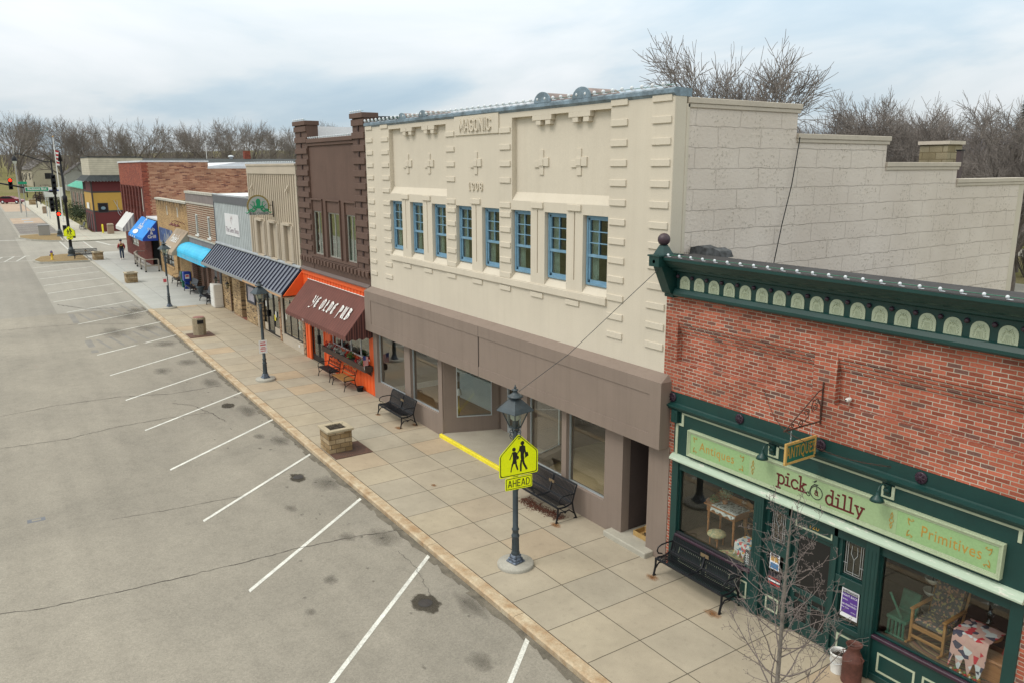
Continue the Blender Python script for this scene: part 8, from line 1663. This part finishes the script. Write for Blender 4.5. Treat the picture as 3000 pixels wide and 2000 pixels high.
# ---------------------------------------------------------------- houses in the distance
M_hs=paint('pale_siding',(.42,.42,.40),.8,.05); M_hr=paint('house_roof',(.12,.11,.11),.9)
def house(x,y,w_,d,h,label,wall,rot=0):
    t=thing('house',label,'house',(x,y,GH(x,y)),None); z=GH(x,y); Mx=Matrix.Translation((x,y,z))@Matrix.Rotation(rot,4,'Z')
    m=MB(); m.box(-w_/2,w_/2,-d/2,d/2,-.5,h); m.prism([(-d/2,h),(0,h+d*.35),(d/2,h)],'x',-w_/2+.05,w_/2-.05); build('wall',m.xf(Mx),wall,t); m=MB()
    m.add([(-w_/2-.3,-d/2-.4,h-.25),(w_/2+.3,-d/2-.4,h-.25),(w_/2+.3,0,h+d*.37),(-w_/2-.3,0,h+d*.37),(w_/2+.3,d/2+.4,h-.25),(-w_/2-.3,d/2+.4,h-.25)],[(0,1,2,3),(3,2,4,5)]); build('roof',m.xf(Mx),M_hr,t,recalc=False)
    for s in (1,-1):
        for k in (-.3,.0,.3): m=MB(); m.box(k*w_-.5,k*w_+.5,s*d/2-.03,s*d/2+.03,h*.35,h*.75); build('window',m.xf(Mx),M_dark,t)
        m=MB(); m.box(s*w_/2-.03,s*w_/2+.03,-1,1,h*.4,h*.75); build('window',m.xf(Mx),M_dark,t)
house(-262,14,11,9,4.5,'pale distant house among the trees left of the green metal roof',M_hs); house(-290,6,12,9,5,'small cream house far up the street behind the red car',M_bank,.2); house(-53,112,14,9,4.2,'long pale sided house beyond the back street at the right edge',M_hs,R(20)); house(-248,24,12,10,6,'grey house behind the green metal roof',M_hs,.3)
t=thing('bush','round leafless shrub beside the back street at the right edge','shrub',(-29.4,57.5,0)); m=MB()
for i in range(220): a=rnd.random()*6.28; r=rnd.random(); m.tube([(-29.3+.3*r*math.cos(a),57.5+.3*r*math.sin(a),-.2),(-29.3+1.0*r*math.cos(a),57.5+1.0*r*math.sin(a),1.0),(-29.3+1.5*r*math.cos(a+.3),57.5+1.5*r*math.sin(a+.3),1.5+.7*rnd.random())],.02,3,cap=False)
build('branches',m,M_twig,t,recalc=False)
for i,(x,y,r,lb) in enumerate([(-178,.8,1.2,'dark evergreen shrub beside the far pavement before the green roofed building'),(-150,1.2,1.4,'green leafy hedge shrub against the stone building'),(-136,.8,1.2,'dark green shrub by the bench of the maroon building'),(-224,2,1.8,'brown round bush by the white office sign'),(-213,.0,1.0,'low brown bush in front of the white office sign')]):
    t=thing('shrub',lb,'shrub',(x,y,G(x))); leafy(t,(x,y,G(x)+r*.8),r*1.3,900,[paint('shrub_green',(.035,.055,.025),.9,.3,2),paint('shrub_brown',(.08,.05,.045),.9,.3,2)][i>2],.14,.8)
    m=MB(); m.tube([(x,y,G(x)-.2),(x,y,G(x)+r)],.08,5); build('stem',m,M_bark,t)
t=thing('utility_pole','wooden utility pole with a crossarm far behind the last step of the side wall','pole',(-36,70,0)); m=MB(); m.tube([(-36,70,-.3),(-36.1,70,9.5)],[.16,.11],7); build('shaft',m,M_conc,t); m=MB(); m.box(-37.2,-34.9,69.9,70.1,8.3,8.5); build('crossarm',m,M_conc,t)
t=thing('power_line','thin pale power line crossing behind the chimney','cable',(-60,60,9)); m=MB(); m.tube([(-90,62,11.5),(-60,60,10.2),(-30,58,9.0),(0,56,8.8)],.03,4); build('wire',m,M_metal,t)
# ---------------------------------------------------------------- young street tree in the foreground
TX,TY=-6.2,-3.1
t=thing('young_tree','slim leafless young street tree in the foreground by the kerb before the shop door','tree',(TX,TY,0)); rn=random.Random(12); tr=MB(); cr=MB(); TH=4.1
tp=[(TX,TY,0),(TX+.0,TY,1.0),(TX-.01,TY+.02,1.8),(TX-.02,TY+.03,2.6),(TX-.03,TY+.05,3.4),(TX-.0,TY+.03,TH)]
tr.tube(tp,[.036,.034,.03,.024,.016,.005],8)
def tw(p,d,L,r,lv):
    n=6; pts=[p]; q=p.copy(); dd=d.copy(); rs=[r]
    for i in range(n): dd=(dd+Vector((rn.gauss(0,.15),rn.gauss(0,.15),rn.gauss(0,.08)+(.16 if lv==0 else .05)))).normalized(); q=q+dd*L/n; pts.append(q.copy()); rs.append(max(r*(1-.6*(i+1)/n),.0024))
    cr.tube(pts,rs,5 if lv==0 else 4,cap=True)
    if lv>=1: cr.ball(pts[-1],.0055,4)
    if lv<3:
        for i in range((4,3,2)[lv]):
            f=.15+.8*rn.random(); j=min(int(f*n),n-1); bp=pts[j].lerp(pts[j+1],f*n-j); ax=(pts[j+1]-pts[j]).normalized(); pv=Matrix.Rotation(rn.random()*6.28,3,ax)@ax.orthogonal().normalized(); an=.7+.6*rn.random(); nd_=(ax*math.cos(an)+pv*math.sin(an)); nd_.z+=.1; tw(bp,nd_.normalized(),L*(.34 if lv==0 else .42)*(.5+1.0*rn.random()),max(rs[j]*.55,.003),lv+1)
for i in range(34):
    f=.27+.70*(i/34); z=TH*f
    for (a,b) in zip(tp[:-1],tp[1:]):
        if a[2]<=z<=b[2]: bp=Vector(a).lerp(Vector(b),(z-a[2])/(b[2]-a[2]))
    a=i*2.4+rn.random()*.6; d=Vector((math.cos(a)*.95,math.sin(a)*.95,.42)).normalized(); tw(bp,d,(1.15-1.0*f)*1.45*(.75+.5*rn.random())+.12,.013*(1.25-f),0)
build('trunk',tr,M_barkg,t); build('crown',cr,M_twn,t,recalc=False)
t=thing('tree_grate','rusty square cast iron tree grate around the foreground tree','grate',(TX,TY,.0)); m=MB(); m.box(TX-.6,TX+.6,-3.72,-2.5,.001,.014); build('grate_plate',m,MATS['rust_iron'],t)
